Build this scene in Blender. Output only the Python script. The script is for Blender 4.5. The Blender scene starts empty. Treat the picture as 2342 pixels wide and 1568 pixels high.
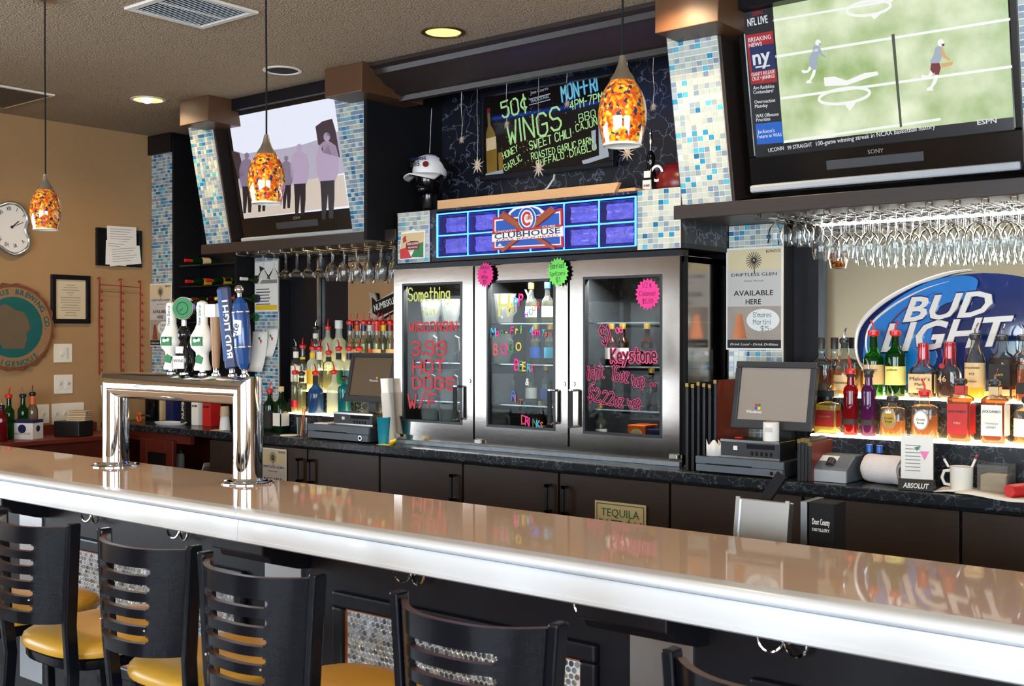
import bpy, math, random
from mathutils import Matrix, Vector
random.seed(7)
R = math.radians
PI = math.pi
SC = bpy.context.scene
COL = SC.collection
# ------------------------------------------------------------------ camera
FPX, YAW, CX, HV, CZ = 2590.0, R(38.9), 1171.0, 766.0, 1.62
cam = bpy.data.cameras.new('camera'); camo = bpy.data.objects.new('camera', cam); COL.objects.link(camo)
cam.sensor_fit = 'HORIZONTAL'; cam.sensor_width = 36.0; cam.lens = 36.0 * FPX / 2342.0
cam.clip_start = 0.05; cam.clip_end = 200
camo.location = (0, 0, CZ)
camo.rotation_euler = (R(90) - math.atan((784 - HV) / FPX), 0, YAW)
cam.dof.use_dof = True; cam.dof.focus_distance = 5.8; cam.dof.aperture_fstop = 11.0
SC.camera = camo
# ------------------------------------------------------------------ world, daylight, exposure
w = bpy.data.worlds.new('world'); SC.world = w; w.use_nodes = True
bg = w.node_tree.nodes['Background']; bg.inputs[0].default_value = (0.72, 0.84, 1.0, 1); bg.inputs[1].default_value = 3.0
def area(name, loc, rot, sx, sy, power, col):
    l = bpy.data.lights.new(name, 'AREA'); l.shape = 'RECTANGLE'; l.size = sx; l.size_y = sy; l.energy = power; l.color = col
    o = bpy.data.objects.new(name, l); COL.objects.link(o); o.location = loc; o.rotation_euler = rot; return o
DAY = (0.90, 0.95, 1.0)
area('daylight_left_window', (-7.30, -0.75, 1.32), (0, R(-90), 0), 1.45, 5.3, 150, DAY)
area('added_fill_right', (3.33, -1.2, 1.55), (0, R(90), 0), 1.7, 4.0, 210, DAY)  # added fill light, put in to brighten the left wall
area('daylight_front_window', (-0.2, -4.62, 1.52), (R(90), 0, 0), 5.9, 2.15, 430, DAY)
SC.view_settings.view_transform = 'Standard'; SC.view_settings.look = 'None'
SC.view_settings.exposure = 0.6; SC.view_settings.gamma = 1.0; SC.view_settings.use_curve_mapping = False
cy = SC.cycles
cy.max_bounces = 7; cy.transparent_max_bounces = 16; cy.transmission_bounces = 5; cy.glossy_bounces = 4; cy.diffuse_bounces = 3
cy.use_adaptive_sampling = True; cy.adaptive_threshold = .06; cy.adaptive_min_samples = 12
cy.caustics_reflective = False; cy.caustics_refractive = False; cy.sample_clamp_indirect = 4.0; cy.use_denoising = True
# ------------------------------------------------------------------ measuring: a pixel of the photograph + one known plane -> a point of the room
_d = (-math.sin(YAW), math.cos(YAW)); _r = (math.cos(YAW), math.sin(YAW))
def A(u, v, x=None, y=None, z=None):
    a = (u - CX) / FPX
    q = (_d[0] + a * _r[0], _d[1] + a * _r[1], -(v - HV) / FPX)
    k = y / q[1] if y is not None else (x / q[0] if x is not None else (z - CZ) / q[2])
    return Vector((q[0] * k, q[1] * k, CZ + q[2] * k))
def AX(u, y): return A(u, 766, y=y).x
# ------------------------------------------------------------------ mesh helpers
class MB:
    def __init__(s): s.v = []; s.f = []; s.m = []
    def add(s, vs, fs, mi=0):
        b = len(s.v); s.v += [tuple(p) for p in vs]; s.f += [tuple(i + b for i in f) for f in fs]; s.m += [mi] * len(fs); return s
    def box(s, x0, x1, y0, y1, z0, z1, mi=0):
        return s.add([(x0,y0,z0),(x1,y0,z0),(x1,y1,z0),(x0,y1,z0),(x0,y0,z1),(x1,y0,z1),(x1,y1,z1),(x0,y1,z1)],
                     [(3,2,1,0),(4,5,6,7),(0,1,5,4),(1,2,6,5),(2,3,7,6),(3,0,4,7)], mi)
    def obox(s, c, size, rot=(0,0,0), mi=0):
        Mx = Matrix.Rotation(rot[2],3,'Z') @ Matrix.Rotation(rot[1],3,'Y') @ Matrix.Rotation(rot[0],3,'X')
        h = [d/2 for d in size]
        vs = [Vector(c) + Mx @ Vector((sx*h[0], sy*h[1], sz*h[2])) for sz in (-1,1) for sx,sy in ((-1,-1),(1,-1),(1,1),(-1,1))]
        return s.add(vs, [(3,2,1,0),(4,5,6,7),(0,1,5,4),(1,2,6,5),(2,3,7,6),(3,0,4,7)], mi)
    def cyl(s, p0, p1, r0, r1=None, n=14, mi=0, caps=True):
        p0 = Vector(p0); p1 = Vector(p1); r1 = r0 if r1 is None else r1
        ax = (p1 - p0).normalized(); a = ax.orthogonal().normalized(); b = ax.cross(a)
        vs = []
        for p, r in ((p0, r0), (p1, r1)):
            vs += [p + a*math.cos(2*PI*i/n)*r + b*math.sin(2*PI*i/n)*r for i in range(n)]
        fs = [(i, (i+1) % n, n+(i+1) % n, n+i) for i in range(n)]
        if caps: fs += [tuple(range(n-1,-1,-1)), tuple(range(n, 2*n))]
        return s.add(vs, fs, mi)
    def tube(s, pts, r, n=8, mi=0, closed=False):
        pts = [Vector(p) for p in pts]; vs = []; N = len(pts)
        up = None
        for i, p in enumerate(pts):
            if closed: t = pts[(i+1) % N] - pts[i-1]
            else: t = pts[min(i+1, N-1)] - pts[max(i-1, 0)]
            t.normalize()
            if up is None: up = t.orthogonal().normalized()
            a = (up - t*up.dot(t)); a = a.normalized() if a.length > 1e-6 else t.orthogonal().normalized()
            up = a; b = t.cross(a); rr = r[i] if isinstance(r, (list, tuple)) else r
            vs += [p + a*math.cos(2*PI*k/n)*rr + b*math.sin(2*PI*k/n)*rr for k in range(n)]
        fs = []
        for i in range(N if closed else N-1):
            j = (i+1) % N
            fs += [(i*n+k, i*n+(k+1) % n, j*n+(k+1) % n, j*n+k) for k in range(n)]
        if not closed: fs += [tuple(range(n-1,-1,-1)), tuple(range((N-1)*n, N*n))]
        return s.add(vs, fs, mi)
    def lathe(s, prof, n=18, c=(0,0,0), mi=0, sx=1, sy=1, cap=True, sq=0, a0=0.0):
        # sq > 0: squarish section (superellipse)
        vs = []
        for r, z in prof:
            for i in range(n):
                t = 2*PI*(i+.5)/n + a0; cx_, sy_ = math.cos(t), math.sin(t)
                if sq: k = 1/ (abs(cx_)**sq + abs(sy_)**sq)**(1/sq); cx_ *= k; sy_ *= k
                vs.append((c[0]+cx_*r*sx, c[1]+sy_*r*sy, c[2]+z))
        fs = []
        for j in range(len(prof)-1):
            fs += [(j*n+i, j*n+(i+1) % n, (j+1)*n+(i+1) % n, (j+1)*n+i) for i in range(n)]
        if cap: fs += [tuple(range(n-1,-1,-1)), tuple(range((len(prof)-1)*n, len(prof)*n))]
        return s.add(vs, fs, mi)
    def prism(s, poly, y0, y1, mi=0):
        n = len(poly); vs = [(p[0], y0, p[1]) for p in poly] + [(p[0], y1, p[1]) for p in poly]
        ar = sum(poly[i][0]*poly[(i+1)%n][1]-poly[(i+1)%n][0]*poly[i][1] for i in range(n))
        fs = [tuple(range(n)), tuple(range(2*n-1, n-1, -1))] + [(i, n+i, n+(i+1)%n, (i+1)%n) for i in range(n)]
        if ar < 0: fs = [f[::-1] for f in fs]
        return s.add(vs, fs, mi)
    def ell(s, c, rx, ry, rz, nu=14, nv=9, mi=0):
        prof = [(max(math.sin(PI*j/nv), 1e-4), -math.cos(PI*j/nv)*rz) for j in range(nv+1)]
        return s.lathe(prof, nu, c, mi, rx, ry, cap=False)
    def stroke(s, pts, wd, y, mi=0):
        # flat felt-tip stroke in the X-Z plane
        for i, p in enumerate(pts):
            s.sc = getattr(s, 'sc', 0)+1; yo = y-1.2e-4-(s.sc % 4)*2.5e-5; yq = y-(s.sc % 3)*3e-5
            s.add([(p[0]+math.cos(PI*k/4+.4)*wd/2, yo, p[1]+math.sin(PI*k/4+.4)*wd/2) for k in range(8)], [tuple(range(8))], mi)
            if i:
                q = pts[i-1]; dx, dz = p[0]-q[0], p[1]-q[1]; L = math.hypot(dx, dz)
                if L < 1e-6: continue
                nx, nz = -dz/L*wd/2, dx/L*wd/2
                s.add([(q[0]-nx,yq,q[1]-nz),(p[0]-nx,yq,p[1]-nz),(p[0]+nx,yq,p[1]+nz),(q[0]+nx,yq,q[1]+nz)], [(0,1,2,3)], mi)
        return s
    def rot(s, Mx, i0=0):
        s.v[i0:] = [tuple(Mx @ Vector(p)) for p in s.v[i0:]]; return s
    def mesh(s, name, mats, smooth=False):
        me = bpy.data.meshes.new(name); me.from_pydata(s.v, [], s.f)
        for m in (mats if isinstance(mats, (list, tuple)) else [mats]): me.materials.append(M[m] if isinstance(m, str) else m)
        if any(s.m): me.polygons.foreach_set('material_index', s.m)
        if smooth:
            me.polygons.foreach_set('use_smooth', [True]*len(me.polygons)); me.set_sharp_from_angle(angle=R(40))
        me.update(); return me
    def build(s, name, mats, parent=None, smooth=False, loc=None, rot=None, bev=0, label=None):
        return put(name, s.mesh(name, mats, smooth), parent, loc, rot, bev, label)
def put(name, me, parent=None, loc=None, rot=None, bev=0, label=None):
    o = bpy.data.objects.new(name, me); COL.objects.link(o)
    if parent: o.parent = parent
    if loc is not None: o.location = loc
    if rot is not None: o.rotation_euler = rot
    if bev:
        b = o.modifiers.new('bevel', 'BEVEL'); b.width = bev; b.segments = 2; b.limit_method = 'ANGLE'
    if label: o['label'] = label
    return o
def bx(name, mats, parent, x0, x1, y0, y1, z0, z1, bev=0, label=None):
    return MB().box(x0,x1,y0,y1,z0,z1).build(name, mats, parent, bev=bev, label=label)
def tag(o, label, cat, group=None, kind=None):
    o['label'] = label; o['category'] = cat
    if group: o['group'] = group
    if kind: o['kind'] = kind
    return o
def T(name, label, cat, loc=(0,0,0), rot=(0,0,0), group=None):
    o = bpy.data.objects.new(name, None); COL.objects.link(o); o.location = loc; o.rotation_euler = rot
    o.empty_display_size = .05
    return tag(o, label, cat, group)
def struct(o, label=None):
    o['kind'] = 'structure'
    if label: o['label'] = label
    return o
def dup(root, loc, rot=None, label=None, scale=None):
    r = root.copy(); COL.objects.link(r); r.location = loc
    if rot is not None: r.rotation_euler = rot
    if label: r['label'] = label
    if scale: r.scale = scale
    for ch in list(root.children):
        c = ch.copy(); COL.objects.link(c); c.parent = r
        for g in list(ch.children):
            d = g.copy(); COL.objects.link(d); d.parent = c
    return r
# ------------------------------------------------------------------ materials
M = {}
def srgb(h):
    h = h.lstrip('#'); return tuple((lambda c: c/12.92 if c <= .04045 else ((c+.055)/1.055)**2.4)(int(h[i:i+2],16)/255) for i in (0,2,4)) + (1,)
def mk(name, col, rough=.5, metal=0, emit=0, var=None, bump=None, coat=0, spec=.5, sheen=0, stretch=None, ecol=None):
    m = bpy.data.materials.new(name); m.use_nodes = True; nt = m.node_tree; b = nt.nodes['Principled BSDF']
    c = srgb(col) if isinstance(col, str) else col
    b.inputs['Base Color'].default_value = c; b.inputs['Roughness'].default_value = rough; b.inputs['Metallic'].default_value = metal
    b.inputs['Specular IOR Level'].default_value = spec; b.inputs['Coat Weight'].default_value = coat; b.inputs['Coat Roughness'].default_value = .03
    if emit:
        b.inputs['Emission Color'].default_value = srgb(ecol) if ecol else c; b.inputs['Emission Strength'].default_value = emit
    if var or bump:
        tc = nt.nodes.new('ShaderNodeTexCoord'); mp = nt.nodes.new('ShaderNodeMapping'); nt.links.new(tc.outputs['Object'], mp.inputs[0])
        if stretch: mp.inputs['Scale'].default_value = stretch
    if var:
        n = nt.nodes.new('ShaderNodeTexNoise'); n.inputs['Scale'].default_value = var[0]; n.inputs['Detail'].default_value = 5
        nt.links.new(mp.outputs[0], n.inputs['Vector'])
        mx = nt.nodes.new('ShaderNodeMix'); mx.data_type = 'RGBA'; nt.links.new(n.outputs['Fac'], mx.inputs['Factor'])
        mx.inputs['A'].default_value = tuple(max(0, x*(1-var[1])) for x in c[:3])+(1,); mx.inputs['B'].default_value = tuple(min(1, x*(1+var[1])) for x in c[:3])+(1,)
        nt.links.new(mx.outputs['Result'], b.inputs['Base Color'])
    if bump:
        n2 = nt.nodes.new('ShaderNodeTexNoise'); n2.inputs['Scale'].default_value = bump[0]; n2.inputs['Detail'].default_value = 3
        nt.links.new(mp.outputs[0], n2.inputs['Vector'])
        bp = nt.nodes.new('ShaderNodeBump'); bp.inputs['Strength'].default_value = bump[1]; bp.inputs['Distance'].default_value = bump[2] if len(bump) > 2 else .005
        nt.links.new(n2.outputs['Fac'], bp.inputs['Height']); nt.links.new(bp.outputs[0], b.inputs['Normal'])
    M[name] = m; return m
def glassy(name, tint, gloss=.9, diff=None, dfac=0.0, trl=0.0, rough=0.0, flat=.03):
    # thin-walled glass: see-through tint, Fresnel reflection, optional milky share
    m = bpy.data.materials.new(name); m.use_nodes = True; nt = m.node_tree; nt.nodes.clear()
    out = nt.nodes.new('ShaderNodeOutputMaterial'); tr = nt.nodes.new('ShaderNodeBsdfTransparent'); tr.inputs[0].default_value = srgb(tint)
    base = tr.outputs[0]
    if dfac:
        di = nt.nodes.new('ShaderNodeBsdfDiffuse'); di.inputs[0].default_value = srgb(diff or tint)
        if trl:
            tl = nt.nodes.new('ShaderNodeBsdfTranslucent'); tl.inputs[0].default_value = srgb(diff or tint)
            mm = nt.nodes.new('ShaderNodeMixShader'); mm.inputs[0].default_value = trl; nt.links.new(di.outputs[0], mm.inputs[1]); nt.links.new(tl.outputs[0], mm.inputs[2]); ds = mm.outputs[0]
        else: ds = di.outputs[0]
        m1 = nt.nodes.new('ShaderNodeMixShader'); m1.inputs[0].default_value = dfac; nt.links.new(base, m1.inputs[1]); nt.links.new(ds, m1.inputs[2]); base = m1.outputs[0]
    gl = nt.nodes.new('ShaderNodeBsdfGlossy'); gl.inputs['Roughness'].default_value = rough
    fr = nt.nodes.new('ShaderNodeLayerWeight'); fr.inputs[0].default_value = .18
    ml = nt.nodes.new('ShaderNodeMath'); ml.operation = 'MULTIPLY_ADD'; ml.inputs[1].default_value = gloss; ml.inputs[2].default_value = flat
    nt.links.new(fr.outputs['Fresnel'], ml.inputs[0])
    m2 = nt.nodes.new('ShaderNodeMixShader'); nt.links.new(ml.outputs[0], m2.inputs[0]); nt.links.new(base, m2.inputs[1]); nt.links.new(gl.outputs[0], m2.inputs[2])
    nt.links.new(m2.outputs[0], out.inputs[0]); M[name] = m; return m
def nodes_of(name): nt = M[name].node_tree; return nt, nt.nodes, nt.nodes['Principled BSDF']
mk('black_paint', '#131217', .36, var=(30,.15), spec=.32); mk('black_matte', '#0d0c0e', .7, spec=.25, var=(20,.2)); mk('black_gloss', '#0b0b0d', .12, var=(9,.2)); mk('black_plastic', '#1b1b1d', .38, var=(40,.1))
mk('dark_wood', '#2f2622', .42, var=(14,.28), stretch=(1,8,8)); mk('cabinet_wood', '#37291f', .36, var=(10,.3), stretch=(1.2,8,14), bump=(60,.05)); mk('lit_wood', '#5a3c27', .4, var=(12,.2))
mk('mahogany', '#6e2a1c', .4, var=(12,.3)); mk('pine', '#d9a877', .5, var=(9,.12), stretch=(1,10,10)); mk('oak', '#9a7350', .5, var=(16,.25), stretch=(12,12,1.5))
mk('wall_tan', '#ae875c', .8, var=(3,.06), bump=(260,.25)); mk('wall_cream', '#ecdcba', .8, var=(3,.05), bump=(260,.2)); mk('wall_grey', '#7f8790', .7, var=(5,.06))
mk('floor_tile', '#4a3c33', .45, var=(4,.3)); mk('steel_dull', '#c4c6c9', .30, 1, var=(5,.1)); mk('chrome', '#e8eaee', .045, 1, var=(3,.02)); mk('wire_chrome', '#d0d0d2', .16, 1, var=(20,.05))
mk('brass_dim', '#a58a50', .3, 1, var=(20,.1)); mk('nickel', '#cbc7c0', .28, 1, var=(30,.06)); mk('galv', '#8d949a', .5, .6, var=(40,.3))
mk('bar_stone', '#ccb3a0', .035, var=(2.2,.04), spec=.32); mk('bar_white', '#ccd1d8', .28, var=(5,.025), coat=.2)
mk('vinyl_mustard', '#b98a2c', .36, var=(6,.06), bump=(90,.05)); mk('plywood_edge', '#3d271b', .35, var=(70,.3), stretch=(1,1,14)); mk('stool_black', '#0a0c12', .2, var=(8,.2), stretch=(2,2,26), spec=.26)
mk('white_plastic', '#e9e4da', .35, var=(8,.03)); mk('ivory', '#f0e7d6', .4, var=(8,.03)); mk('star_glitter', '#cdbcab', .4, var=(200,.4)); mk('bar_light', '#ffffff', .5, emit=.7); mk('paper', '#f2ece4', .75, var=(6,.03)); mk('paper_warm', '#d8c3a0', .75, var=(5,.06)); mk('paper_grey', '#cfc8c2', .7, var=(6,.05)); mk('ink', '#24211f', .7, var=(40,.1)); mk('ink_grey', '#8f8884', .7, var=(40,.1))
mk('red_wire', '#9e1c18', .4, var=(30,.1)); mk('red', '#c5201e', .35, var=(10,.1)); mk('pourer_red', '#d3201f', .3, var=(10,.08)); mk('dark_red', '#7b1d1e', .3, var=(8,.15)); mk('orange', '#e0601f', .45, var=(10,.1)); mk('yellow', '#eec52c', .45, var=(10,.06)); mk('yellow_pale', '#f1ea86', .6, var=(10,.05)); mk('green', '#1f7a45', .4, var=(10,.1)); mk('green_lime', '#74dd5a', .6, var=(10,.04)); mk('pink_hot', '#f42f8e', .6, var=(10,.04)); mk('pink', '#ef7bb0', .5, var=(10,.05))
mk('blue', '#1d57b8', .35, var=(10,.08)); mk('tap_blue', '#15427f', .25, var=(10,.1), coat=.4); mk('blue_dark', '#16244f', .35, var=(8,.12)); mk('blue_sky', '#4fb2dd', .5, var=(10,.05)); mk('teal', '#1f8fa8', .4, var=(10,.08)); mk('purple', '#8a45b5', .45, var=(10,.06)); mk('white', '#f2f0ec', .5, var=(10,.02)); mk('teal_dark', '#0f5d5a', .5, var=(10,.1)); mk('tan_label', '#dcc08f', .6, var=(20,.06)); mk('gold', '#c9a24a', .3, .8, var=(20,.1)); mk('silver', '#d3d5d8', .22, .9, var=(10,.05)); mk('grey_plastic', '#5d646c', .45, var=(20,.06)); mk('grey_light', '#a9adb2', .5, var=(20,.05)); mk('charcoal', '#2d2f33', .45, var=(20,.1)); mk('rubber', '#1a1a1a', .7, var=(20,.1)); mk('felt_navy', '#141f52', .5, var=(20,.1)); mk('cup_white', '#dfe3e8', .35, var=(10,.05)); mk('copper', '#b06a45', .35, .6, var=(20,.1)); mk('towel', '#e8dfdc', .9, var=(60,.06), bump=(300,.6)); mk('cloth_tan', '#c9ad8c', .9, var=(40,.06))
# popcorn ceiling
mk('ceiling_popcorn', '#b5a084', .9); nt, N, b = nodes_of('ceiling_popcorn')
tc = N.new('ShaderNodeTexCoord'); vo = N.new('ShaderNodeTexVoronoi'); vo.inputs['Scale'].default_value = 95; no = N.new('ShaderNodeTexNoise'); no.inputs['Scale'].default_value = 130; no.inputs['Detail'].default_value = 4
for x in (vo, no): nt.links.new(tc.outputs['Object'], x.inputs['Vector'])
mu = N.new('ShaderNodeMath'); mu.operation = 'SUBTRACT'; nt.links.new(no.outputs['Fac'], mu.inputs[0]); nt.links.new(vo.outputs['Distance'], mu.inputs[1])
bp = N.new('ShaderNodeBump'); bp.inputs['Strength'].default_value = 1; bp.inputs['Distance'].default_value = .012; nt.links.new(mu.outputs[0], bp.inputs['Height']); nt.links.new(bp.outputs[0], b.inputs['Normal'])
# black laminate with thin pale veins
def marble(name, base, vein, rough, scale):
    mk(name, base, rough); nt, N, b = nodes_of(name)
    tc = N.new('ShaderNodeTexCoord'); n = N.new('ShaderNodeTexNoise'); n.inputs['Scale'].default_value = scale*.9; n.inputs['Detail'].default_value = 6
    nt.links.new(tc.outputs['Object'], n.inputs['Vector'])
    mxv = N.new('ShaderNodeMix'); mxv.data_type = 'RGBA'; mxv.inputs['Factor'].default_value = .22; nt.links.new(tc.outputs['Object'], mxv.inputs['A']); nt.links.new(n.outputs['Color'], mxv.inputs['B'])
    vo = N.new('ShaderNodeTexVoronoi'); vo.feature = 'DISTANCE_TO_EDGE'; vo.inputs['Scale'].default_value = scale; nt.links.new(mxv.outputs['Result'], vo.inputs['Vector'])
    cr = N.new('ShaderNodeValToRGB'); cr.color_ramp.elements[0].position = 0; cr.color_ramp.elements[0].color = srgb(vein); cr.color_ramp.elements[1].position = .034; cr.color_ramp.elements[1].color = srgb(base)
    nt.links.new(vo.outputs['Distance'], cr.inputs[0])
    n3 = N.new('ShaderNodeTexNoise'); n3.inputs['Scale'].default_value = scale*.6; nt.links.new(tc.outputs['Object'], n3.inputs['Vector'])
    mx = N.new('ShaderNodeMix'); mx.data_type = 'RGBA'; nt.links.new(n3.outputs['Fac'], mx.inputs['Factor']); mx.inputs['A'].default_value = srgb(base); nt.links.new(cr.outputs[0], mx.inputs['B'])
    nt.links.new(mx.outputs['Result'], b.inputs['Base Color'])
marble('marble_wall', '#1b1d25', '#9a9fb2', .32, 10); marble('marble_counter', '#1c2025', '#7d868f', .24, 15)
# brushed stainless steel
mk('steel', '#b7ada4', .14, 1); nt, N, b = nodes_of('steel')
tc = N.new('ShaderNodeTexCoord'); mp = N.new('ShaderNodeMapping'); mp.inputs['Scale'].default_value = (3, 3, 260); n = N.new('ShaderNodeTexNoise'); n.inputs['Scale'].default_value = 3; n.inputs['Detail'].default_value = 3
nt.links.new(tc.outputs['Object'], mp.inputs[0]); nt.links.new(mp.outputs[0], n.inputs['Vector'])
bp = N.new('ShaderNodeBump'); bp.inputs['Strength'].default_value = .10; bp.inputs['Distance'].default_value = .0005; nt.links.new(n.outputs['Fac'], bp.inputs['Height']); nt.links.new(bp.outputs[0], b.inputs['Normal'])
# art-glass pendant: speckles of yellow, orange, red and navy
mk('art_glass', '#e08a20', .06, coat=1, emit=.04); nt, N, b = nodes_of('art_glass')
tc = N.new('ShaderNodeTexCoord'); n = N.new('ShaderNodeTexNoise'); n.inputs['Scale'].default_value = 120; n.inputs['Detail'].default_value = 3
nt.links.new(tc.outputs['Object'], n.inputs['Vector']); mxv = N.new('ShaderNodeMix'); mxv.data_type = 'RGBA'; mxv.inputs['Factor'].default_value = .010
nt.links.new(tc.outputs['Object'], mxv.inputs['A']); nt.links.new(n.outputs['Color'], mxv.inputs['B'])
vo = N.new('ShaderNodeTexVoronoi'); vo.inputs['Scale'].default_value = 122; nt.links.new(mxv.outputs['Result'], vo.inputs['Vector'])
sx = N.new('ShaderNodeSeparateColor'); nt.links.new(vo.outputs['Color'], sx.inputs[0])
cr = N.new('ShaderNodeValToRGB'); cr.color_ramp.interpolation = 'CONSTANT'; e = cr.color_ramp.elements
e[0].color = srgb('#d9541b'); e[1].position = .27; e[1].color = srgb('#e8a817')
for p, c_ in ((.5, '#dd7a1c'), (.68, '#c23a1b'), (.78, '#2b2c48'), (.91, '#f0d04a')): q = e.new(p); q.color = srgb(c_)
nt.links.new(sx.outputs[0], cr.inputs[0]); nt.links.new(cr.outputs[0], b.inputs['Base Color']); nt.links.new(cr.outputs[0], b.inputs['Emission Color'])
# mosaic tile colours
for i, c_ in enumerate(('#b9c2bb', '#a7b6b4', '#8fa0ae', '#7b93aa', '#c6cbc3')): mk('mosaic_pale_%d' % i, c_, .12, var=(120,.08), coat=.5)
for i, c_ in enumerate(('#2f8fb8', '#1f6f9f', '#56b3cf')): mk('mosaic_blue_%d' % i, c_, .1, var=(90,.5), stretch=(1,1,.25), coat=.6)
mk('grout', '#eee6d8', .85, var=(30,.05)); mk('grout_grey', '#dcdad6', .8, var=(30,.08))
for i, c_ in enumerate(('#c2c8d0', '#9aa0aa', '#d8dce2', '#7f848e', '#c9c0b2')): mk('penny_%d' % i, c_, .22, .9, var=(60,.12))
mk('mirror', '#e6e8e6', .012, 1, var=(1,.01))
glassy('glass_clear', '#f4f7f6', 1.0); glassy('glass_stem', '#fafcfc', 1.1, '#ffffff', .02, .5); glassy('glass_door', '#d2d6d4', .10, flat=.008); glassy('glass_window', '#f2f6f8', .6); glassy('plastic_clear', '#f4f6f6', .7, '#ffffff', .08, .5)
glassy('glass_bottle', '#e3ece8', 1.3, '#ffffff', .05, .5); glassy('glass_green', '#2f9a3c', 1.0, '#2f9a3c', .15, .6); glassy('glass_dkgreen', '#174a22', 1.0, '#1f5a2a', .3, .5); glassy('glass_frost', '#cfdcd6', .4, '#e6efe8', .62, .5, .25); glassy('glass_brown', '#5a2f14', 1.0, '#4a2410', .4, .5)
glassy('liquor_amber', '#e8983a', .3, '#f0a040', .4, .85); glassy('liquor_yellow', '#f8e060', .3, '#fae050', .5, .85); glassy('liquor_dark', '#8a3512', .3, '#7c3212', .45, .7); glassy('liquor_red', '#a81b2c', .5, '#b01f30', .6, .6); glassy('liquor_purple', '#7a2a78', .5, '#80307e', .6, .6); glassy('liquor_blue', '#5f8fc8', .5, '#5f8fc8', .35, .6); glassy('liquor_teal', '#2fa0b8', .5, '#2fa0b8', .5, .6); glassy('liquor_pale', '#ece6b8', .3, '#f2ebc0', .28, .7)
mk('led_warm', '#fff0cc', .5, emit=7); mk('led_blue', '#2f6cff', .4, emit=5); mk('lamp_white', '#fff6e6', .5, emit=6); mk('lamp_gold', '#ffca7a', .4, emit=1.2)
# ================================================================== the room
XL, XR, YF, YB, ZC = -7.174, 3.2, -4.5, 4.95, 3.055
struct(bx('floor', 'floor_tile', None, XL-.3, XR+.3, YF-.3, YB+.3, -.1, 0))
struct(bx('ceiling', 'ceiling_popcorn', None, XL-.3, XR+.3, YF-.3, YB+.3, ZC, ZC+.12))
def wall_open(name, mat, x0, x1, y0, y1, axis, o0, o1, s, h):
    # wall slab with one window opening o0..o1 along its axis, sill s, head h
    m = MB()
    if axis == 'y':
        m.box(x0,x1,y0,o0,0,ZC); m.box(x0,x1,o1,y1,0,ZC); m.box(x0,x1,o0,o1,0,s); m.box(x0,x1,o0,o1,h,ZC)
    else:
        m.box(x0,o0,y0,y1,0,ZC); m.box(o1,x1,y0,y1,0,ZC); m.box(o0,o1,y0,y1,0,s); m.box(o0,o1,y0,y1,h,ZC)
    return struct(m.build(name, mat))
wall_open('wall_left', 'wall_tan', XL-.2, XL, YF, YB+.2, 'y', -3.4, 1.9, .6, 2.05)
wall_open('wall_front', 'wall_cream', XL-.2, XR+.2, YF-.2, YF, 'x', -3.15, 2.75, .45, 2.6)
wall_open('wall_right', 'wall_tan', XR, XR+.2, YF, YB+.2, 'y', -3.2, .8, .7, 2.4)  # opening added for the right-hand fill light
struct(bx('wall_back', 'black_paint', None, XL, XR, YB, YB+.2, 0, ZC))
def window(n, axis, o0, o1, s, h, pos, k):
    e = bpy.data.objects.new('window_%d' % n, None); COL.objects.link(e); struct(e, 'unseen storefront window letting daylight into the room')
    f = MB(); st = (o1-o0)/k
    for i in range(k+1):
        p = o0 + i*st
        if axis == 'y': f.box(pos-.03,pos+.03,p-.03,p+.03,s,h)
        else: f.box(p-.03,p+.03,pos-.03,pos+.03,s,h)
    for z in (s, h-.05):
        if axis == 'y': f.box(pos-.03,pos+.03,o0,o1,z,z+.05)
        else: f.box(o0,o1,pos-.03,pos+.03,z,z+.05)
    f.build('window_frame', 'charcoal', e)
    for i in range(k):
        p = o0 + i*st
        if axis == 'y': bx('pane', 'glass_window', e, pos-.004,pos+.004,p+.03,p+st-.03,s+.05,h-.05)
        else: bx('pane', 'glass_window', e, p+.03,p+st-.03,pos-.004,pos+.004,s+.05,h-.05)
window(1, 'y', -3.4, 1.9, .6, 2.05, XL-.06, 4); window(2, 'x', -3.15, 2.75, .45, 2.6, YF-.06, 4)
window(3, 'y', -3.2, .8, .7, 2.4, XR+.06, 3)  # added window, goes with the fill light for the left wall
struct(bx('trim_1', 'wall_grey', None, -6.9, -6.2, YF, YF+.12, 0, ZC), 'grey door casing on the front wall')
struct(bx('trim_2', 'wall_tan', None, -5.75, -3.3, YF, YF+.03, 0, 1.62), 'tan panelled dado on the front wall')
# ================================================================== bar counter
BX0, BX1 = -6.3, 1.6
bar = T('bar_counter', 'long bar with glossy beige top, white bullnose edge and black panelled front', 'bar counter', (0,0,0))
def yzprism(m, poly, x0, x1, mi=0):
    n = len(poly); vs = [(x0,p[0],p[1]) for p in poly] + [(x1,p[0],p[1]) for p in poly]
    return m.add(vs, [tuple(range(n)), tuple(range(2*n-1,n-1,-1))] + [(i,n+i,n+(i+1)%n,(i+1)%n) for i in range(n)], mi)
seam = A(592, 1160, z=1.07).x
joints = [BX0, seam-2.44, seam, seam+2.44, BX1]
for i in range(4):
    a, b_ = joints[i]+.0008, joints[i+1]-.0008
    yzprism(MB(), [(2.275,1.032),(2.79,1.032),(2.79,1.07),(2.275,1.07)], a, b_).build('top_slab', 'bar_stone', bar)
    arc = [(2.234-.024*math.cos(R(t)), 1.0555+.0147*math.sin(R(t))) for t in range(-80, 91, 17)]
    yzprism(MB(), [(2.2749,1.032)] + [(2.236,1.036)] + arc + [(2.2749,1.0702)], a, b_).build('bullnose_trim', 'bar_white', bar, True)
    yzprism(MB(), [(2.226,1.040),(2.222,1.02),(2.222,.986),(2.219,.984),(2.219,.975),(2.225,.970),(2.27,.970),(2.27,1.034),(2.236,1.040)], a, b_).build('apron_board', 'bar_white', bar, True)
BF = 2.47
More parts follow.
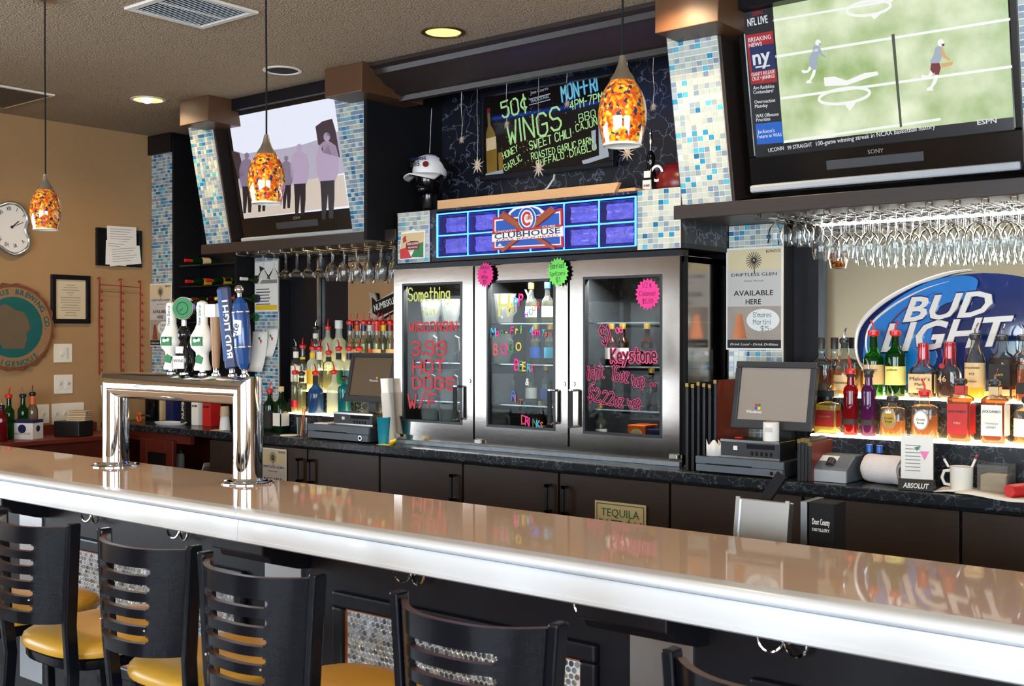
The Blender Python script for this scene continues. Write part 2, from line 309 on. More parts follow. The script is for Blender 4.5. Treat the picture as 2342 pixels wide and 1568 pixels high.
bx('front_panel', 'black_paint', bar, BX0, BX1, BF, BF+.06, 0, 1.03)
bx('under_shelf', 'black_matte', bar, BX0, BX1, BF+.06, 2.77, .6, .64)
PENNY = [MB().lathe([(.0083,0),(.0083,.0022),(.0074,.003)], 10).rot(Matrix.Rotation(R(90),4,'X')).mesh('penny_tile', 'penny_%d' % i) for i in range(5)]
def penny_panel(x0, x1, z0, z1, single):
    fr = MB()
    for a, b_, c_, d_ in ((x0-.05,x1+.05,z1,z1+.05),(x0-.05,x1+.05,z0-.05,z0),(x0-.05,x0,z0,z1),(x1,x1+.05,z0,z1)): fr.box(a,b_,BF-.024,BF,c_,d_)
    fr.build('panel_frame', 'black_paint', bar, bev=.008)
    ed = MB()
    for a, b_, c_, d_ in ((x0,x1,z1-.006,z1),(x0,x1,z0,z0+.006),(x0,x0+.006,z0,z1),(x1-.006,x1,z0,z1)): ed.box(a,b_,BF-.012,BF,c_,d_)
    ed.build('panel_edging', 'copper', bar)
    bx('grout_bed', 'grout_grey', bar, x0+.006, x1-.006, BF-.005, BF, z0+.006, z1-.006)
    pt = .0192; n = 0; rest = [MB() for _ in range(5)]
    r = 0; z = z1-.006-pt*.6
    while z > z0+.012:
        x = x0+.006+pt*.6 + (pt/2 if r % 2 else 0)
        while x < x1-.014:
            k = random.choices(range(5), (5,4,4,3,2))[0]; tl = Matrix.Rotation(random.uniform(-.09,.09),4,'X') @ Matrix.Rotation(random.uniform(-.09,.09),4,'Z')
            if n < single and x < x0+.42:
                o = put('penny_tile', PENNY[k], bar, (x, BF-.005, z), (random.uniform(-.05,.05), 0, random.uniform(-.05,.05))); n += 1
            else:
                i0 = len(rest[k].v); rest[k].lathe([(.0083,0),(.0083,.0022),(.0074,.003)], 8)
                rest[k].rot(Matrix.Translation((x,BF-.005,z)) @ tl @ Matrix.Rotation(R(90),4,'X'), i0)
            x += pt
        z -= pt*.866; r += 1
    for k in range(5):
        o = rest[k].build('penny_tile_field', 'penny_%d' % k, bar); o['kind'] = 'stuff'
penny_panel(-4.34, -3.22, .34, .755, 0)
penny_panel(-2.665, -1.745, .34, .755, 300)
penny_panel(-1.20, -.25, .34, .755, 0)
for xc in (-4.62, -2.97, -1.50, .03):
    yzprism(MB(), [(BF,.975),(2.27,.975),(2.27,.925),(2.30,.915),(2.31,.895),(2.42,.862),(BF,.855)], xc-.13, xc+.13).build('corbel', 'black_paint', bar, bev=.004)
    bx('kick_plate', 'steel_dull', bar, xc-.095, xc+.09, BF-.008, BF, .15, .85, label='dull stainless plate below a corbel')
def hook(x):
    h = MB(); y = 2.455
    h.box(x-.012, x+.012, y, y+.015, .90, .965)
    for s in (-1, 1):
        h.tube([(x, y, .925)] + [(x+s*(.002+.03*(1-math.cos(R(t)))), y-.012-.012*math.sin(R(t/2)), .915-.035*math.sin(R(t))) for t in range(0, 181, 20)], .0045, 8)
        h.ell((x+s*.062, y-.024, .922), .007, .007, .007, 8, 6)
    h.build('purse_hook', 'chrome', bar, True)
for u in (216, 418, 636, 948, 1370, 1800): hook(AX(u, 2.455))
# paper on the bar front at the far left
pm = tag(bx('wall_notice', 'paper', None, -4.98, -4.86, BF-.006, BF-.002, .70, .97), 'white notice on the bar front behind the leftmost stool', 'notice')
# ================================================================== bar stools
def stool(name, label, xc, yb, z0=0, rz=0):
    t = T(name, label, 'bar stool', (xc, yb, 0), (0,0,rz), 'black and mustard stools along the bar')
    RAD, TH = .272, .016
    amax = math.asin(.185/RAD)
    def hw(z): return 1 - (1.08-z)*.42
    def pt(tt, z, off):
        P_, SAG = 2.7, .082; at_ = abs(tt); y_ = -SAG*(1-at_**P_); dy = SAG*P_*at_**(P_-1)*(1 if tt > 0 else -1)/.185
        L_ = math.hypot(1, dy); return ((tt*.185+dy/L_*off)*hw(z), y_-off/L_, z)
    pm = MB()
    def cbox(t0, t1, za, zb):
        ns = max(2, int((t1-t0)*9)); vs = []
        for i in range(ns+1):
            tt = t0+(t1-t0)*i/ns
            vs += [pt(tt,za,TH/2), pt(tt,zb,TH/2), pt(tt,zb,-TH/2), pt(tt,za,-TH/2)]
        f0 = []; f1 = []
        for i in range(ns):
            a = i*4; b = a+4
            f0 += [(a,b,b+1,a+1), (b+3,a+3,a+2,b+2)]; f1 += [(a+1,b+1,b+2,a+2), (a,a+3,b+3,b)]
        f0 += [(0,1,2,3), (ns*4+3,ns*4+2,ns*4+1,ns*4)]
        base = len(pm.v); pm.add(vs, f0, 0); pm.f += [tuple(i+base for i in f) for f in f1]; pm.m += [1]*len(f1)
    ztop, zbot, n = 1.08, .805, 5; sl, web = .0205, .0225
    zz = ztop-.048; cbox(-1, 1, zz, ztop)
    for k in range(n):
        g = .62; sub = 5
        for j in range(sub):
            za = zz - sl*(j+1)/sub; zb = zz - sl*j/sub; c_ = abs((j+.5)/sub*2-1); gg = g + .10*math.sqrt(1-c_*c_) - .1
            cbox(-1, -gg, za, zb); cbox(gg, 1, za, zb)
        zz -= sl
        e = zz-web if k < n-1 else zbot
        cbox(-1, 1, e, zz); zz = e
    pm.build('backrest', ['stool_black', 'plywood_edge'], t, True)
    for s in (-1, 1):
        def px(z): return s*(.192*hw(z)+.012)
        m = MB()
        prof = [(1.092,0),(.80,0),(.66,.012),(0,-.03)]
        vs = []
        for z, dy in prof:
            x = px(max(z,.7)) + (s*.03*(1-z/.7) if z < .7 else 0)
            vs += [(x-.012,dy-.017,z),(x+.012,dy-.017,z),(x+.012,dy+.02,z),(x-.012,dy+.02,z)]
        fs = [(0,1,2,3), (15,14,13,12)]
        for i in range(3): fs += [(i*4+k,i*4+4+k,i*4+4+(k+1)%4,i*4+(k+1)%4) for k in range(4)]
        m.add(vs, fs).build('back_post', 'stool_black', t, bev=.005)
        m = MB(); m.add([(s*.165+a,.43+b_,.66) for a,b_ in ((-.014,-.014),(.014,-.014),(.014,.014),(-.014,.014))]+[(s*.195+a,.47+b_,0) for a,b_ in ((-.014,-.014),(.014,-.014),(.014,.014),(-.014,.014))],
              [(0,1,2,3),(7,6,5,4)]+[(k,4+k,4+(k+1)%4,(k+1)%4) for k in range(4)]).build('front_leg', 'stool_black', t, bev=.003)
        MB().cyl((s*.185,-.02,.3),(s*.185,.455,.3),.011,n=8).build('side_rail', 'stool_black', t, True)
    MB().cyl((-.185,.455,.3),(.185,.455,.3),.012,n=8).build('foot_rail', 'stool_black', t, True)
    c = (0,.245,.0)
    sprof = [(.205,.655),(.208,.66),(.208,.682),(.20,.686)]
    MB().lathe(sprof, 36, c, sq=3.2, sx=.98, sy=1.08).build('seat_base', 'stool_black', t, True)
    cush = [(.20,.686),(.218,.692),(.222,.705),(.216,.722),(.195,.735),(.15,.743),(.08,.746),(.001,.747)]
    MB().lathe(cush, 40, c, sq=3.0, sx=.99, sy=1.08, cap=False).build('seat_cushion', 'vinyl_mustard', t, True)
    for s in (-1,1): MB().ell((s*.10, pt(.55,.86,TH/2)[1]+.0, .875), .004,.004,.004,8,5).build('bolt', 'chrome', t)
    return t
YS = 1.69
for i, (xc, dy, lb) in enumerate(((-3.70, .0, 'bar stool cut off by the left edge, only its mustard seat showing'),
      (-3.155, .005, 'leftmost fully backed black bar stool with mustard seat'),
      (-2.612, .02, 'black slatted bar stool, second back from the left'),
      (-2.115, -.01, 'black slatted bar stool in front of the left corbel'),
      (-1.444, -.02, 'black slatted bar stool before the middle penny-tile panel'),
      (-.785, -.035, 'bar stool in the bottom right, only the corner of its back showing'))):
    stool('bar_stool', lb, xc, YS+dy)
# ================================================================== chrome tap tower
TY, TZ, TR = 2.665, 1.412, .0545
xa, xb = AX(264, TY), AX(566, TY)
tower = T('tap_tower', 'polished chrome two-legged beer tap tower standing on the bar', 'tap tower', (0,0,0))
N_ = 40
def ring(c, ax, f):
    out = []
    for i in range(N_):
        t = 2*PI*i/N_; out.append(f(math.cos(t)*TR, math.sin(t)*TR))
    return out
for x, sg in ((xa, 1), (xb, -1)):
    m = MB(); lo = ring(0,0,lambda a,b_: (x+a, TY+b_, 1.07)); hi = ring(0,0,lambda a,b_: (x+a, TY+b_, TZ-sg*a))
    m.add(lo+hi, [(i,(i+1)%N_,N_+(i+1)%N_,N_+i) for i in range(N_)]); m.build('post', 'chrome', tower, True)
    MB().lathe([(.098,0),(.098,.004),(.09,.009),(.060,.011),(.0548,.02)], 40, (x,TY,1.07)).build('flange', 'chrome', tower, True)
    for k in range(4):
        t = PI/4+k*PI/2; MB().ell((x+math.cos(t)*.08, TY+math.sin(t)*.08, 1.08), .007,.007,.005,8,5).build('bolt', 'chrome', tower)
m = MB(); lo = ring(0,0,lambda a,b_: (xa-a, TY+b_, TZ+a)); hi = ring(0,0,lambda a,b_: (xb+a, TY+b_, TZ+a))
m.add(lo+hi, [(i,(i+1)%N_,N_+(i+1)%N_,N_+i) for i in range(N_)]); m.build('crossbar', 'chrome', tower, True)
# ================================================================== mosaic tiles
TILE_M = ['mosaic_pale_%d' % i for i in range(5)] + ['mosaic_blue_%d' % i for i in range(3)]
def mosaic(parent, x0, x1, z0, z1, pitch, y, single, cool=False):
    """glass mosaic facing -Y in the parent's local space: grout bed + tiles (each its own part when single)."""
    bx('grout_bed', 'grout', parent, x0, x1, y, y+.01, z0, z1)
    nx = max(1, round((x1-x0)/pitch)); nz = max(1, round((z1-z0)/(pitch*.87))); px, pz = (x1-x0)/nx, (z1-z0)/nz
    hx, hz = px/2-.0019, pz/2-.0019
    if single: ms = [MB().box(-hx,hx,-.003,.001,-hz,hz).mesh('mosaic_tile', k) for k in TILE_M]
    fld = [MB() for _ in TILE_M]
    for i in range(nx):
        for j in range(nz):
            k = random.choices(range(8), (4,5,7,7,3,2,2.6,1.4) if cool else (8,6,4,2.5,8,1.3,.8,1.3))[0]; cx_, cz_ = x0+(i+.5)*px, z0+(j+.5)*pz  # cool mix: grey-blue tiles, with cooler light put into their colour
            if single: put('mosaic_tile', ms[k], parent, (cx_, y, cz_), (random.uniform(-.02,.02), 0, random.uniform(-.02,.02)))
            else: fld[k].box(cx_-hx,cx_+hx,y-.003,y+.001,cz_-hz,cz_+hz)
    if not single:
        for k, f in zip(TILE_M, fld):
            if f.v: o = f.build('mosaic_field', k, parent); o['kind'] = 'stuff'
# ================================================================== TV cabinets hung from the ceiling
TILT = math.atan2(.145, .76)
def pilaster(cab, xc, wd, single, zb=2.205, yb=4.455, L=.765):
    e = bpy.data.objects.new('pilaster', None); COL.objects.link(e); e.parent = cab; e.location = (xc, yb, zb); e.rotation_euler = (TILT, 0, 0)
    bx('pilaster_board', 'dark_wood', e, -wd/2-.008, wd/2+.014, .008, .24, 0, L+.06)
    mosaic(e, -wd/2, wd/2, 0, L, .0285, 0, single, not single)
    return e
def tv_cabinet(name, label, pil, shelf, singles, caps):
    cab = T(name, label, 'cabinet', (0,0,0))
    x0, x1 = shelf
    bx('shelf_board', 'dark_wood', cab, x0, x1, 4.435, YB, 2.140, 2.203, bev=.003)
    for (xc, wd), sg in zip(pil, singles): pilaster(cab, xc, wd, sg)
    for a, b_ in caps: bx('cap_block', 'lit_wood', cab, a, b_, 4.13, 4.6, 2.90, ZC, bev=.004)
    bx('fascia', 'black_paint', cab, pil[0][0], pil[-1][0], 4.30, 4.36, 2.985, ZC)
    bx('back_board', 'black_matte', cab, pil[0][0], pil[-1][0], 4.86, 4.90, 2.2, ZC)
    return cab
LP = [((AX(428,4.30)+AX(478,4.30))/2, .235), ((AX(762,4.30)+AX(826,4.30))/2, .235)]
RP = [((AX(1520,4.30)+AX(1632,4.30))/2, .245), (-1.03, .245)]
capL = [(AX(412,4.13), AX(477,4.13)), (AX(743,4.13), AX(828,4.13))]
capR = [(AX(1497,4.13), AX(1642,4.13)), (-1.17,-.89)]
tv_cabinet('television_cabinet', 'dark wood television cabinet with leaning tiled pilasters above the left glass rack', LP, (AX(460,4.435), AX(905,4.435)), (False, False), capL)
tv_cabinet('television_cabinet', 'dark wood television cabinet with leaning tiled pilasters above the right glass rack', RP, (AX(1540,4.435), -.6), (True, False), capR)
# ================================================================== televisions
def emis(name, col, s=1.0):
    if name not in M: mk(name, '#050505', .25, emit=s*.66, ecol=col, var=(6,.1))
    return name
def tv(label, x0, x1, zlo, wscr):
    """hinged at the screen's lower left corner; local x right, z up, facing -Y"""
    t = T('television', label, 'television', (x0, 4.475, zlo), (TILT, 0, 0), 'wall televisions')
    W = x1-x0; H = wscr
    bz = MB()
    bz.box(-.035,W+.035,-.002,.09,-.16,0); bz.box(-.035,W+.035,-.002,.09,H,H+.045); bz.box(-.035,0,-.002,.09,0,H); bz.box(W,W+.035,-.002,.09,0,H); bz.box(-.035,W+.035,.02,.10,-.16,H+.045)
    bz.build('bezel', 'black_gloss', t, bev=.006)
    sb = MB().box(-.025,W+.025,-.035,.02,-.150,-.118).build('speaker_bar', 'grey_light', t, bev=.008)
    bx('sensor_strip', 'charcoal', t, W*.30, W*.68, -.006, 0, -.085, -.045, bev=.003)
    txt('maker_name', 'SONY', t, (W*.5, -.0045, -.035), .017, 'silver', cx=True)
    return t, W, H
FONTC = {}
def txt(name, body, parent, loc, h, mat, cx=False, wmax=None, depth=.0006, bold=0, shear=0, rot=(0,0,0), label=None, sx=None):
    """printed lettering facing -Y, cap height h, baseline at loc"""
    cu = bpy.data.curves.new('t', 'FONT'); cu.body = body; cu.size = h/.69; cu.extrude = depth; cu.offset = bold*h; cu.shear = shear; cu.resolution_u = 2
    ob = bpy.data.objects.new('t', cu)
    me = bpy.data.meshes.new_from_object(ob); bpy.data.objects.remove(ob); bpy.data.curves.remove(cu)
    if len(me.vertices):
        xs = [v.co.x for v in me.vertices]; wd = max(xs)-min(xs); k = (wmax/wd) if wmax else 1
        if sx: k = sx
        off = (min(xs)+wd/2)*k if cx else min(xs)*k
        me.transform(Matrix.Translation((-off,0,0)) @ Matrix.Diagonal((k,1,1,1)))
        me.transform(Matrix.Rotation(R(90),4,'X'))
    me.materials.clear(); me.materials.append(M[mat]); me.name = name
    return put(name, me, parent, loc, rot, label=label)
def on(t, u, v, yl=0.0):
    """pixel -> local (x, z) on the plane local y = yl of thing t (loc + XYZ rotation)"""
    Mx = Matrix.Translation(t.location) @ t.rotation_euler.to_matrix().to_4x4(); inv = Mx.inverted()
    a = (u-CX)/FPX; o = inv @ Vector((0,0,CZ)); q = inv.to_3x3() @ Vector((_d[0]+a*_r[0], _d[1]+a*_r[1], -(v-HV)/FPX))
    k = (yl-o.y)/q.y; return (o.x+q.x*k, o.z+q.z*k)
def poly(t, pts, y0, y1, mat, name, label=None, par=None):
    return MB().prism([on(t,u,v,y0) for u,v in pts], y0, y1).build(name, mat, par or t, label=label)
def typed(t, body, p0, p1, hpx, mat, yl, name='lettering', bold=0, shear=0, par=None, fit=True, depth=.0006):
    a = on(t,*p0,yl); b = on(t,*p1,yl); L = math.hypot(b[0]-a[0], b[1]-a[1]); ang = math.atan2(b[1]-a[1], b[0]-a[0])
    tp = on(t,p0[0],p0[1]-hpx,yl); h = math.hypot(tp[0]-a[0], tp[1]-a[1])
    return txt(name, body, par or t, (a[0], yl, a[1]), h, mat, wmax=L if fit else None, bold=bold, shear=shear, rot=(0,-ang,0), depth=depth)
STROKES = {'A':'002640 1232','B':'000636453303 3342413000','C':'4536160501103041','D':'00062644422000','E':'46060040 0333','F':'460600 0333','G':'45361605011030414323','H':'0600 4640 0343','I':'0600','J':'4641301001','K':'0600 460340','L':'060040','M':'0006234640','N':'00064046','O':'160501103041453616','P':'00063645443303','Q':'160501103041453616 2240','R':'00063645443303 2340','S':'453616050413334241301001','T':'0646 2620','U':'060110304146','V':'062046','W':'0610233046','X':'0640 0046','Y':'062346 2320','Z':'06460040',
 '0':'160501103041453616','1':'051610','2':'05163645440040','3':'051636454433 1333424130 301001','4':'30360242','5':'4606043443413010 1001','6':'3616040110304142331302','7':'064610','8':'130405163645443313 130201103041423313','9':'4313040516364541301001','$':'453616050413334241301001 272a','c/':'3425140302112031 262a',
 'a':'341403011030 3430','b':'06002031332404','c':'341403011030','d':'36301001031434','e':'023233241403011030','f':'36261510 0424','g':'341403021131 343a2b0b','h':'0600 0314243330','i':'0400 0506','j':'141a0b 1516','k':'0600 340230','l':'0600','m':'0004 03142320 23344340','n':'0004 0314243330','o':'140301102031332414','p':'040b 0424333120 2000','q':'34140301 103034 343b','r':'0004 021424','s':'34140312223120 2000','t':'16112030 0434','u':'04011031 3430','v':'042044','w':'0410223044','x':'0430 0034','y':'0422 440b','z':'04340030','-':'0323','.':'0001','/':'0037','\'':'0605','+':'0323 1412','#':'1015 3035 0242 0444','&':'30060625041031','"':'0605 2625','~':'03142334','!':'0602 0001'}
def hand(t, body, p0, p1, hpx, mat, yl, wd=.006, name='lettering', par=None, under=None, jit=.25):
    """felt-tip handwriting along a baseline given in pixels"""
    a = Vector(on(t,*p0,yl)); b = Vector(on(t,*p1,yl)); L = (b-a).length; e = (b-a)/L; up = Vector((-e.y, e.x))
    tp = Vector(on(t,p0[0],p0[1]-hpx,yl)); h = (tp-a).length
    chars = []; i = 0
    while i < len(body):
        if body[i:i+2] == 'c/': chars.append('c/'); i += 2
        else: chars.append(body[i]); i += 1
    pos = 0; lay = []
    for ch in chars:
        if ch == ' ': pos += 3; continue
        ps = [[(int(s[k]), 'ba'.find(s[k+1])-2 if s[k+1] in 'ab' else int(s[k+1])) for k in range(0,len(s),2)] for s in STROKES[ch].split()]
        wdt = max(p[0] for q in ps for p in q); lay.append((pos, ps)); pos += wdt+1.6
    k = L/max(pos-1.6, .5); m = MB(); m2 = MB()
    rnd = random.Random(body)
    for x0, ps in lay:
        dy = rnd.uniform(-jit, jit)
        for q in ps:
            pts = [a + e*((x0+px)*k) + up*((py+dy)*h/6) for px, py in q]
            pts = [(p.x, p.y) for p in pts]
            m.stroke(pts, wd, yl)
            if under: m2.stroke(pts, wd*under[1], yl+.0006)
    o = m.build(name, mat, par or t)
    if under: m2.build('lettering_outline', under[0], par or t)
    return o
# ---------------------------------------------------------------- TV pictures
for nm, c_, s in (('tv_grass','#9fb578',1.3),('tv_white','#f4f6f2',1.0),('tv_side','#20242c',.8),('tv_red','#a8242b',.9),('tv_navy','#1d2b5c',.9),('tv_blue','#1660c4',1.0),('tv_tick','#15171f',.8),('tv_text','#d9dde2',1.0),('tv_skin','#a9b6c6',.9),('tv_maroon','#7a2a33',.9),('tv_line','#55604e',.7),('tv_sky','#e6e9f8',1.0),('tv_haze','#b9b3c6',.9),('tv_tree','#4a3a45',.7),('tv_shirt','#b7a4c0',.9),('tv_shirt2','#8d7f98',.8),('tv_trouser','#2c2430',.6),('tv_sand','#d9cabc',.9),('tv_orange','#e0b070',.9)): emis(nm, c_, s)
nt, N, b = nodes_of('tv_grass')
tc = N.new('ShaderNodeTexCoord'); n = N.new('ShaderNodeTexNoise'); n.inputs['Scale'].default_value = 5; n.inputs['Detail'].default_value = 6; nt.links.new(tc.outputs['Object'], n.inputs['Vector'])
cr = N.new('ShaderNodeValToRGB'); cr.color_ramp.elements[0].position = .3; cr.color_ramp.elements[0].color = srgb('#7f9a58'); cr.color_ramp.elements[1].position = .72; cr.color_ramp.elements[1].color = srgb('#d5dcc0'); nt.links.new(n.outputs['Fac'], cr.inputs[0]); nt.links.new(cr.outputs[0], b.inputs['Emission Color'])
zr = A(1728, 360, y=4.475).z
tR, W, H = tv('flat television showing a green sports field, above the right glass rack', AX(1728,4.475), AX(2318,4.475), zr, .612)
bx('screen', 'tv_grass', tR, 0, W, -.001, .002, 0, H)
Y1, Y2, Y3 = -.0018, -.0026, -.0034
def q4(t, pts, mat, y, name='screen_picture'): return poly(t, pts, y, y+.0006, mat, name)
sbx = on(tR,1780,190,Y1)[0]; tkz = on(tR,1862,320,Y1)[1]
bx('screen_picture', 'tv_side', tR, 0, sbx, Y1, Y1+.0006, tkz, H); bx('screen_picture', 'tv_tick', tR, 0, W, Y1, Y1+.0006, 0, tkz)
q4(tR, ((1705,82),(1766,72),(1776,188),(1717,194)), 'tv_red', Y2); q4(tR, ((1713,108),(1769,100),(1774,158),(1719,166)), 'tv_navy', Y3)
q4(tR, ((1727,284),(1786,278),(1792,326),(1731,331)), 'tv_blue', Y2)
typed(tR, 'NFL LIVE', (1709,62), (1755,53), 17, 'tv_text', Y2, bold=.02); typed(tR, 'ESPN', (1721,38), (1743,33), 8, 'tv_red', Y2)
typed(tR, 'BREAKING', (1711,98), (1762,90), 10, 'tv_text', Y3); typed(tR, 'NEWS', (1712,110), (1742,105), 9, 'tv_text', Y3, bold=.01)
typed(tR, 'ny', (1722,150), (1762,142), 34, 'tv_text', Y3-.0008, bold=.03); q4(tR, ((1727,153),(1760,149),(1760,152),(1727,157)), 'tv_text', Y3-.0008)
typed(tR, 'GIANTS RELEASE', (1718,176), (1771,168), 8, 'tv_text', Y3); typed(tR, 'CRUZ + JENNINGS', (1720,186), (1771,178), 8, 'tv_text', Y3)
for s_, u, v, u2 in (('Are Redskins',1722,206,1770),('Contenders?',1722,216,1768),('Overreaction',1725,238,1772),('Monday',1726,248,1755),('WAS Offseason',1728,270,1780),('Priorities',1729,279,1761),('Jackson\'s',1732,306,1771),('Future in WAS',1732,317,1787)):
    typed(tR, s_, (u,v), (u2,v-(u2-u)*.10), 8, 'tv_text', Y3)
typed(tR, 'UCONN', (1757,349), (1792,343), 9, 'tv_text', Y2); typed(tR, '99 STRAIGHT', (1801,343), (1857,335), 9, 'tv_text', Y2); typed(tR, '100-game winning streak in NCAA basketball history', (1866,334), (2138,294), 10, 'tv_text', Y2); typed(tR, 'ESPN', (2234,286), (2278,281), 11, 'tv_text', Y2, bold=.02)
for p0, p1, wd in (((1766,46),(2040,0),5),((1770,128),(2309,42),6),((1784,223),(2313,150),6),((1790,322),(2150,270),6)):
    q4(tR, (p0,p1,(p1[0],p1[1]+wd),(p0[0],p0[1]+wd)), 'tv_white', Y1)
def oval(t, c, a, b_, wd, mat, y, sl=-.13):
    m = MB(); n = 26; P_ = [on(t, c[0]+math.cos(2*PI*i/n)*a, c[1]+math.sin(2*PI*i/n)*b_+math.cos(2*PI*i/n)*a*sl, y) for i in range(n+1)]
    m.stroke(P_, wd, y); return m.build('screen_picture', mat, t)
oval(tR, (1985,20), 50, 16, .011, 'tv_white', Y1); oval(tR, (1930,220), 58, 17, .012, 'tv_white', Y1); q4(tR, ((1930,238),(1958,234),(1942,255)), 'tv_white', Y1); q4(tR, ((1883,178),(1908,176),(1935,185),(1975,168),(2005,164),(2008,172),(1980,180),(1935,196),(1885,198)), 'tv_white', Y1); q4(tR, ((1988,36),(2014,32),(1998,46)), 'tv_white', Y1)
q4(tR, ((2037,80),(2044,78),(2062,290),(2057,292)), 'tv_line', Y2)
def player(t, u, v, s, leg):
    C_ = lambda pts: [(u+dx*s, v+dy*s) for dx, dy in pts]
    q4(t, C_(((-3,-13),(6,-17),(14,-12),(16,2),(10,12),(6,24),(-13,26),(-15,18),(-8,6))), 'tv_skin', Y1)
    q4(t, C_(((10,-10),(16,-6),(20,6),(30,14),(28,18),(15,11),(9,0))), 'tv_orange' if leg == 'tv_maroon' else 'tv_skin', Y2)
    q4(t, C_(((-13,24),(6,23),(9,34),(4,52),(-4,52),(-6,44),(-9,50),(-15,38))), leg, Y2)
    q4(t, C_(((-4,50),(4,50),(0,66),(-10,80),(-8,86),(-24,86),(-22,80),(-14,76),(-8,62))), 'tv_white', Y3)
    q4(t, C_(((-14,40),(-8,48),(-18,58),(-30,60),(-36,54),(-34,50),(-20,52))), 'tv_white', Y3)
    q4(t, [(u+math.cos(a*PI/7)*7.5*s+9*s, v+math.sin(a*PI/7)*8.5*s-23*s) for a in range(14)], 'tv_white', Y2)
    q4(t, C_(((10,-20),(17,-22),(17,-16),(12,-15))), leg, Y3)
def player_old(t, u, v, s, leg):
    q4(t, [(u+dx*s,v+dy*s) for dx,dy in ((-2,-10),(8,-16),(16,-12),(14,10),(4,24),(-14,26),(-12,12))], 'tv_skin', Y1)
    q4(t, [(u+dx*s,v+dy*s) for dx,dy in ((-14,24),(4,23),(6,42),(-2,58),(-12,44))], leg, Y2)
    q4(t, [(u+dx*s,v+dy*s) for dx,dy in ((-6,50),(2,56),(-14,80),(-26,86),(-18,72))], 'tv_skin', Y3)
    q4(t, [(u+math.cos(a*PI/5)*8*s+8*s, v+math.sin(a*PI/5)*9*s-24*s) for a in range(10)], 'tv_white', Y2)
player(tR, 2141, 122, 1.0, 'tv_maroon'); player(tR, 1862, 118, .85, 'tv_skin'); q4(tR, ((2150,146),(2178,142),(2176,150),(2152,156)), 'tv_orange', Y3)
zl = A(560, 500, y=4.475).z
tL, W, H = tv('flat television showing people standing outdoors, above the left glass rack', AX(559,4.475), AX(559,4.475)+1.0, zl, .625)
bx('screen', 'tv_sky', tL, 0, W, -.001, .002, 0, H)
q4(tL, ((548,430),(786,400),(797,470),(560,500)), 'tv_sand', Y1)
q4(tL, ((536,345),(560,352),(600,346),(650,340),(690,332),(735,318),(775,300),(790,395),(700,412),(548,432)), 'tv_haze', Y1)
q4(tL, ((722,290),(738,278),(760,272),(768,300),(778,360),(740,350),(728,330)), 'tv_tree', Y2); q4(tL, ((530,345),(548,350),(560,400),(545,410)), 'tv_tree', Y2)
def person_pic(u, v, s, sh):
    q4(tL, [(u+dx*s,v+dy*s) for dx,dy in ((-7,-22),(0,-25),(7,-22),(18,-14),(24,10),(22,40),(16,58),(-14,60),(-20,36),(-22,10),(-16,-14))], sh, Y2)
    q4(tL, [(u+dx*s,v+dy*s) for dx,dy in ((-13,56),(15,54),(15,90),(12,130),(4,130),(2,80),(-3,132),(-10,132),(-11,90))], 'tv_trouser', Y3)
    q4(tL, [(u+math.cos(a*PI/5)*7*s, v+math.sin(a*PI/5)*9*s-32*s) for a in range(10)], sh, Y2)
person_pic(565, 382, .8, 'tv_shirt2'); person_pic(685, 368, .95, 'tv_shirt'); person_pic(748, 350, 1.15, 'tv_shirt'); person_pic(655, 385, .7, 'tv_shirt2'); person_pic(598, 392, .7, 'tv_shirt')
for t_ in (tR, tL):   # desk foot resting on the cabinet shelf
    Wt = 1.0
    MB().box(.35,.75,-.01,.14,-.16,-.13).build('foot', 'black_gloss', t_)
# ================================================================== back counter and base cabinets
CF, CT = 4.33, 1.02; fxx0 = AX(899,4.5)-.01
ctr = T('back_counter', 'black marbled laminate counter top running along the back bar', 'counter', (0,0,0))
bx('counter_slab', 'marble_counter', ctr, XL+.005, 1.6, CF, YB-.01, CT-.045, CT, bev=.006)
struct(bx('trim_5', 'marble_counter', None, -5.87, fxx0, YB-.04, YB-.012, CT+.002, CT+.18), 'black marbled backsplash'); struct(bx('trim_6', 'marble_counter', None, -2.26, 1.6, YB-.04, YB-.012, CT+.002, CT+.18), 'black marbled backsplash')
def basecab(label, doors, x0, x1, handles):
    c = T('base_cabinet', label, 'cabinet', (x0, 4.40, 0), group='dark base cabinets under the back counter')
    bx('carcass', 'black_matte', c, 0, x1-x0, .02, .50, .0, CT-.05)
    for (a, b_), hs in zip(doors, handles):
        d = bx('door', 'cabinet_wood', c, a-x0+.006, b_-x0-.006, -.005, .018, .10, CT-.065, bev=.003)
        if hs:
            hx = (b_-x0-.05) if hs > 0 else (a-x0+.05)
            m = MB().box(hx-.008,hx+.008,-.045,-.035,.76,.90); m.box(hx-.008,hx+.008,-.045,-.005,.885,.90); m.box(hx-.008,hx+.008,-.045,-.005,.76,.775)
            m.build('handle', 'black_plastic', d)
E_ = [AX(u,4.395) for u in (478,603,703,868,1058,1278,1532)]
basecab('dark base cabinet between the open shelf and the poster', [(E_[0],E_[1])], E_[0], E_[1], [0])
basecab('dark base cabinet behind the right leg of the tap tower', [(E_[1],E_[2]),(E_[2],E_[3])], E_[1], E_[3], [1,-1])
basecab('dark base cabinet below the left cooler door', [(E_[3],E_[4]),(E_[4],E_[5])], E_[3], E_[5], [1,1])
basecab('dark base cabinet with the tequila sign on its door', [(E_[5],E_[6])], E_[5], E_[6], [-1])
xm = AX(2198,4.395)
basecab('wide dark base cabinet below the right till', [(E_[6],(E_[6]+xm)/2),((E_[6]+xm)/2,xm)], E_[6], xm, [0,0])
basecab('dark base cabinet at the right edge of the picture', [(xm,-.6)], xm, -.6, [0])
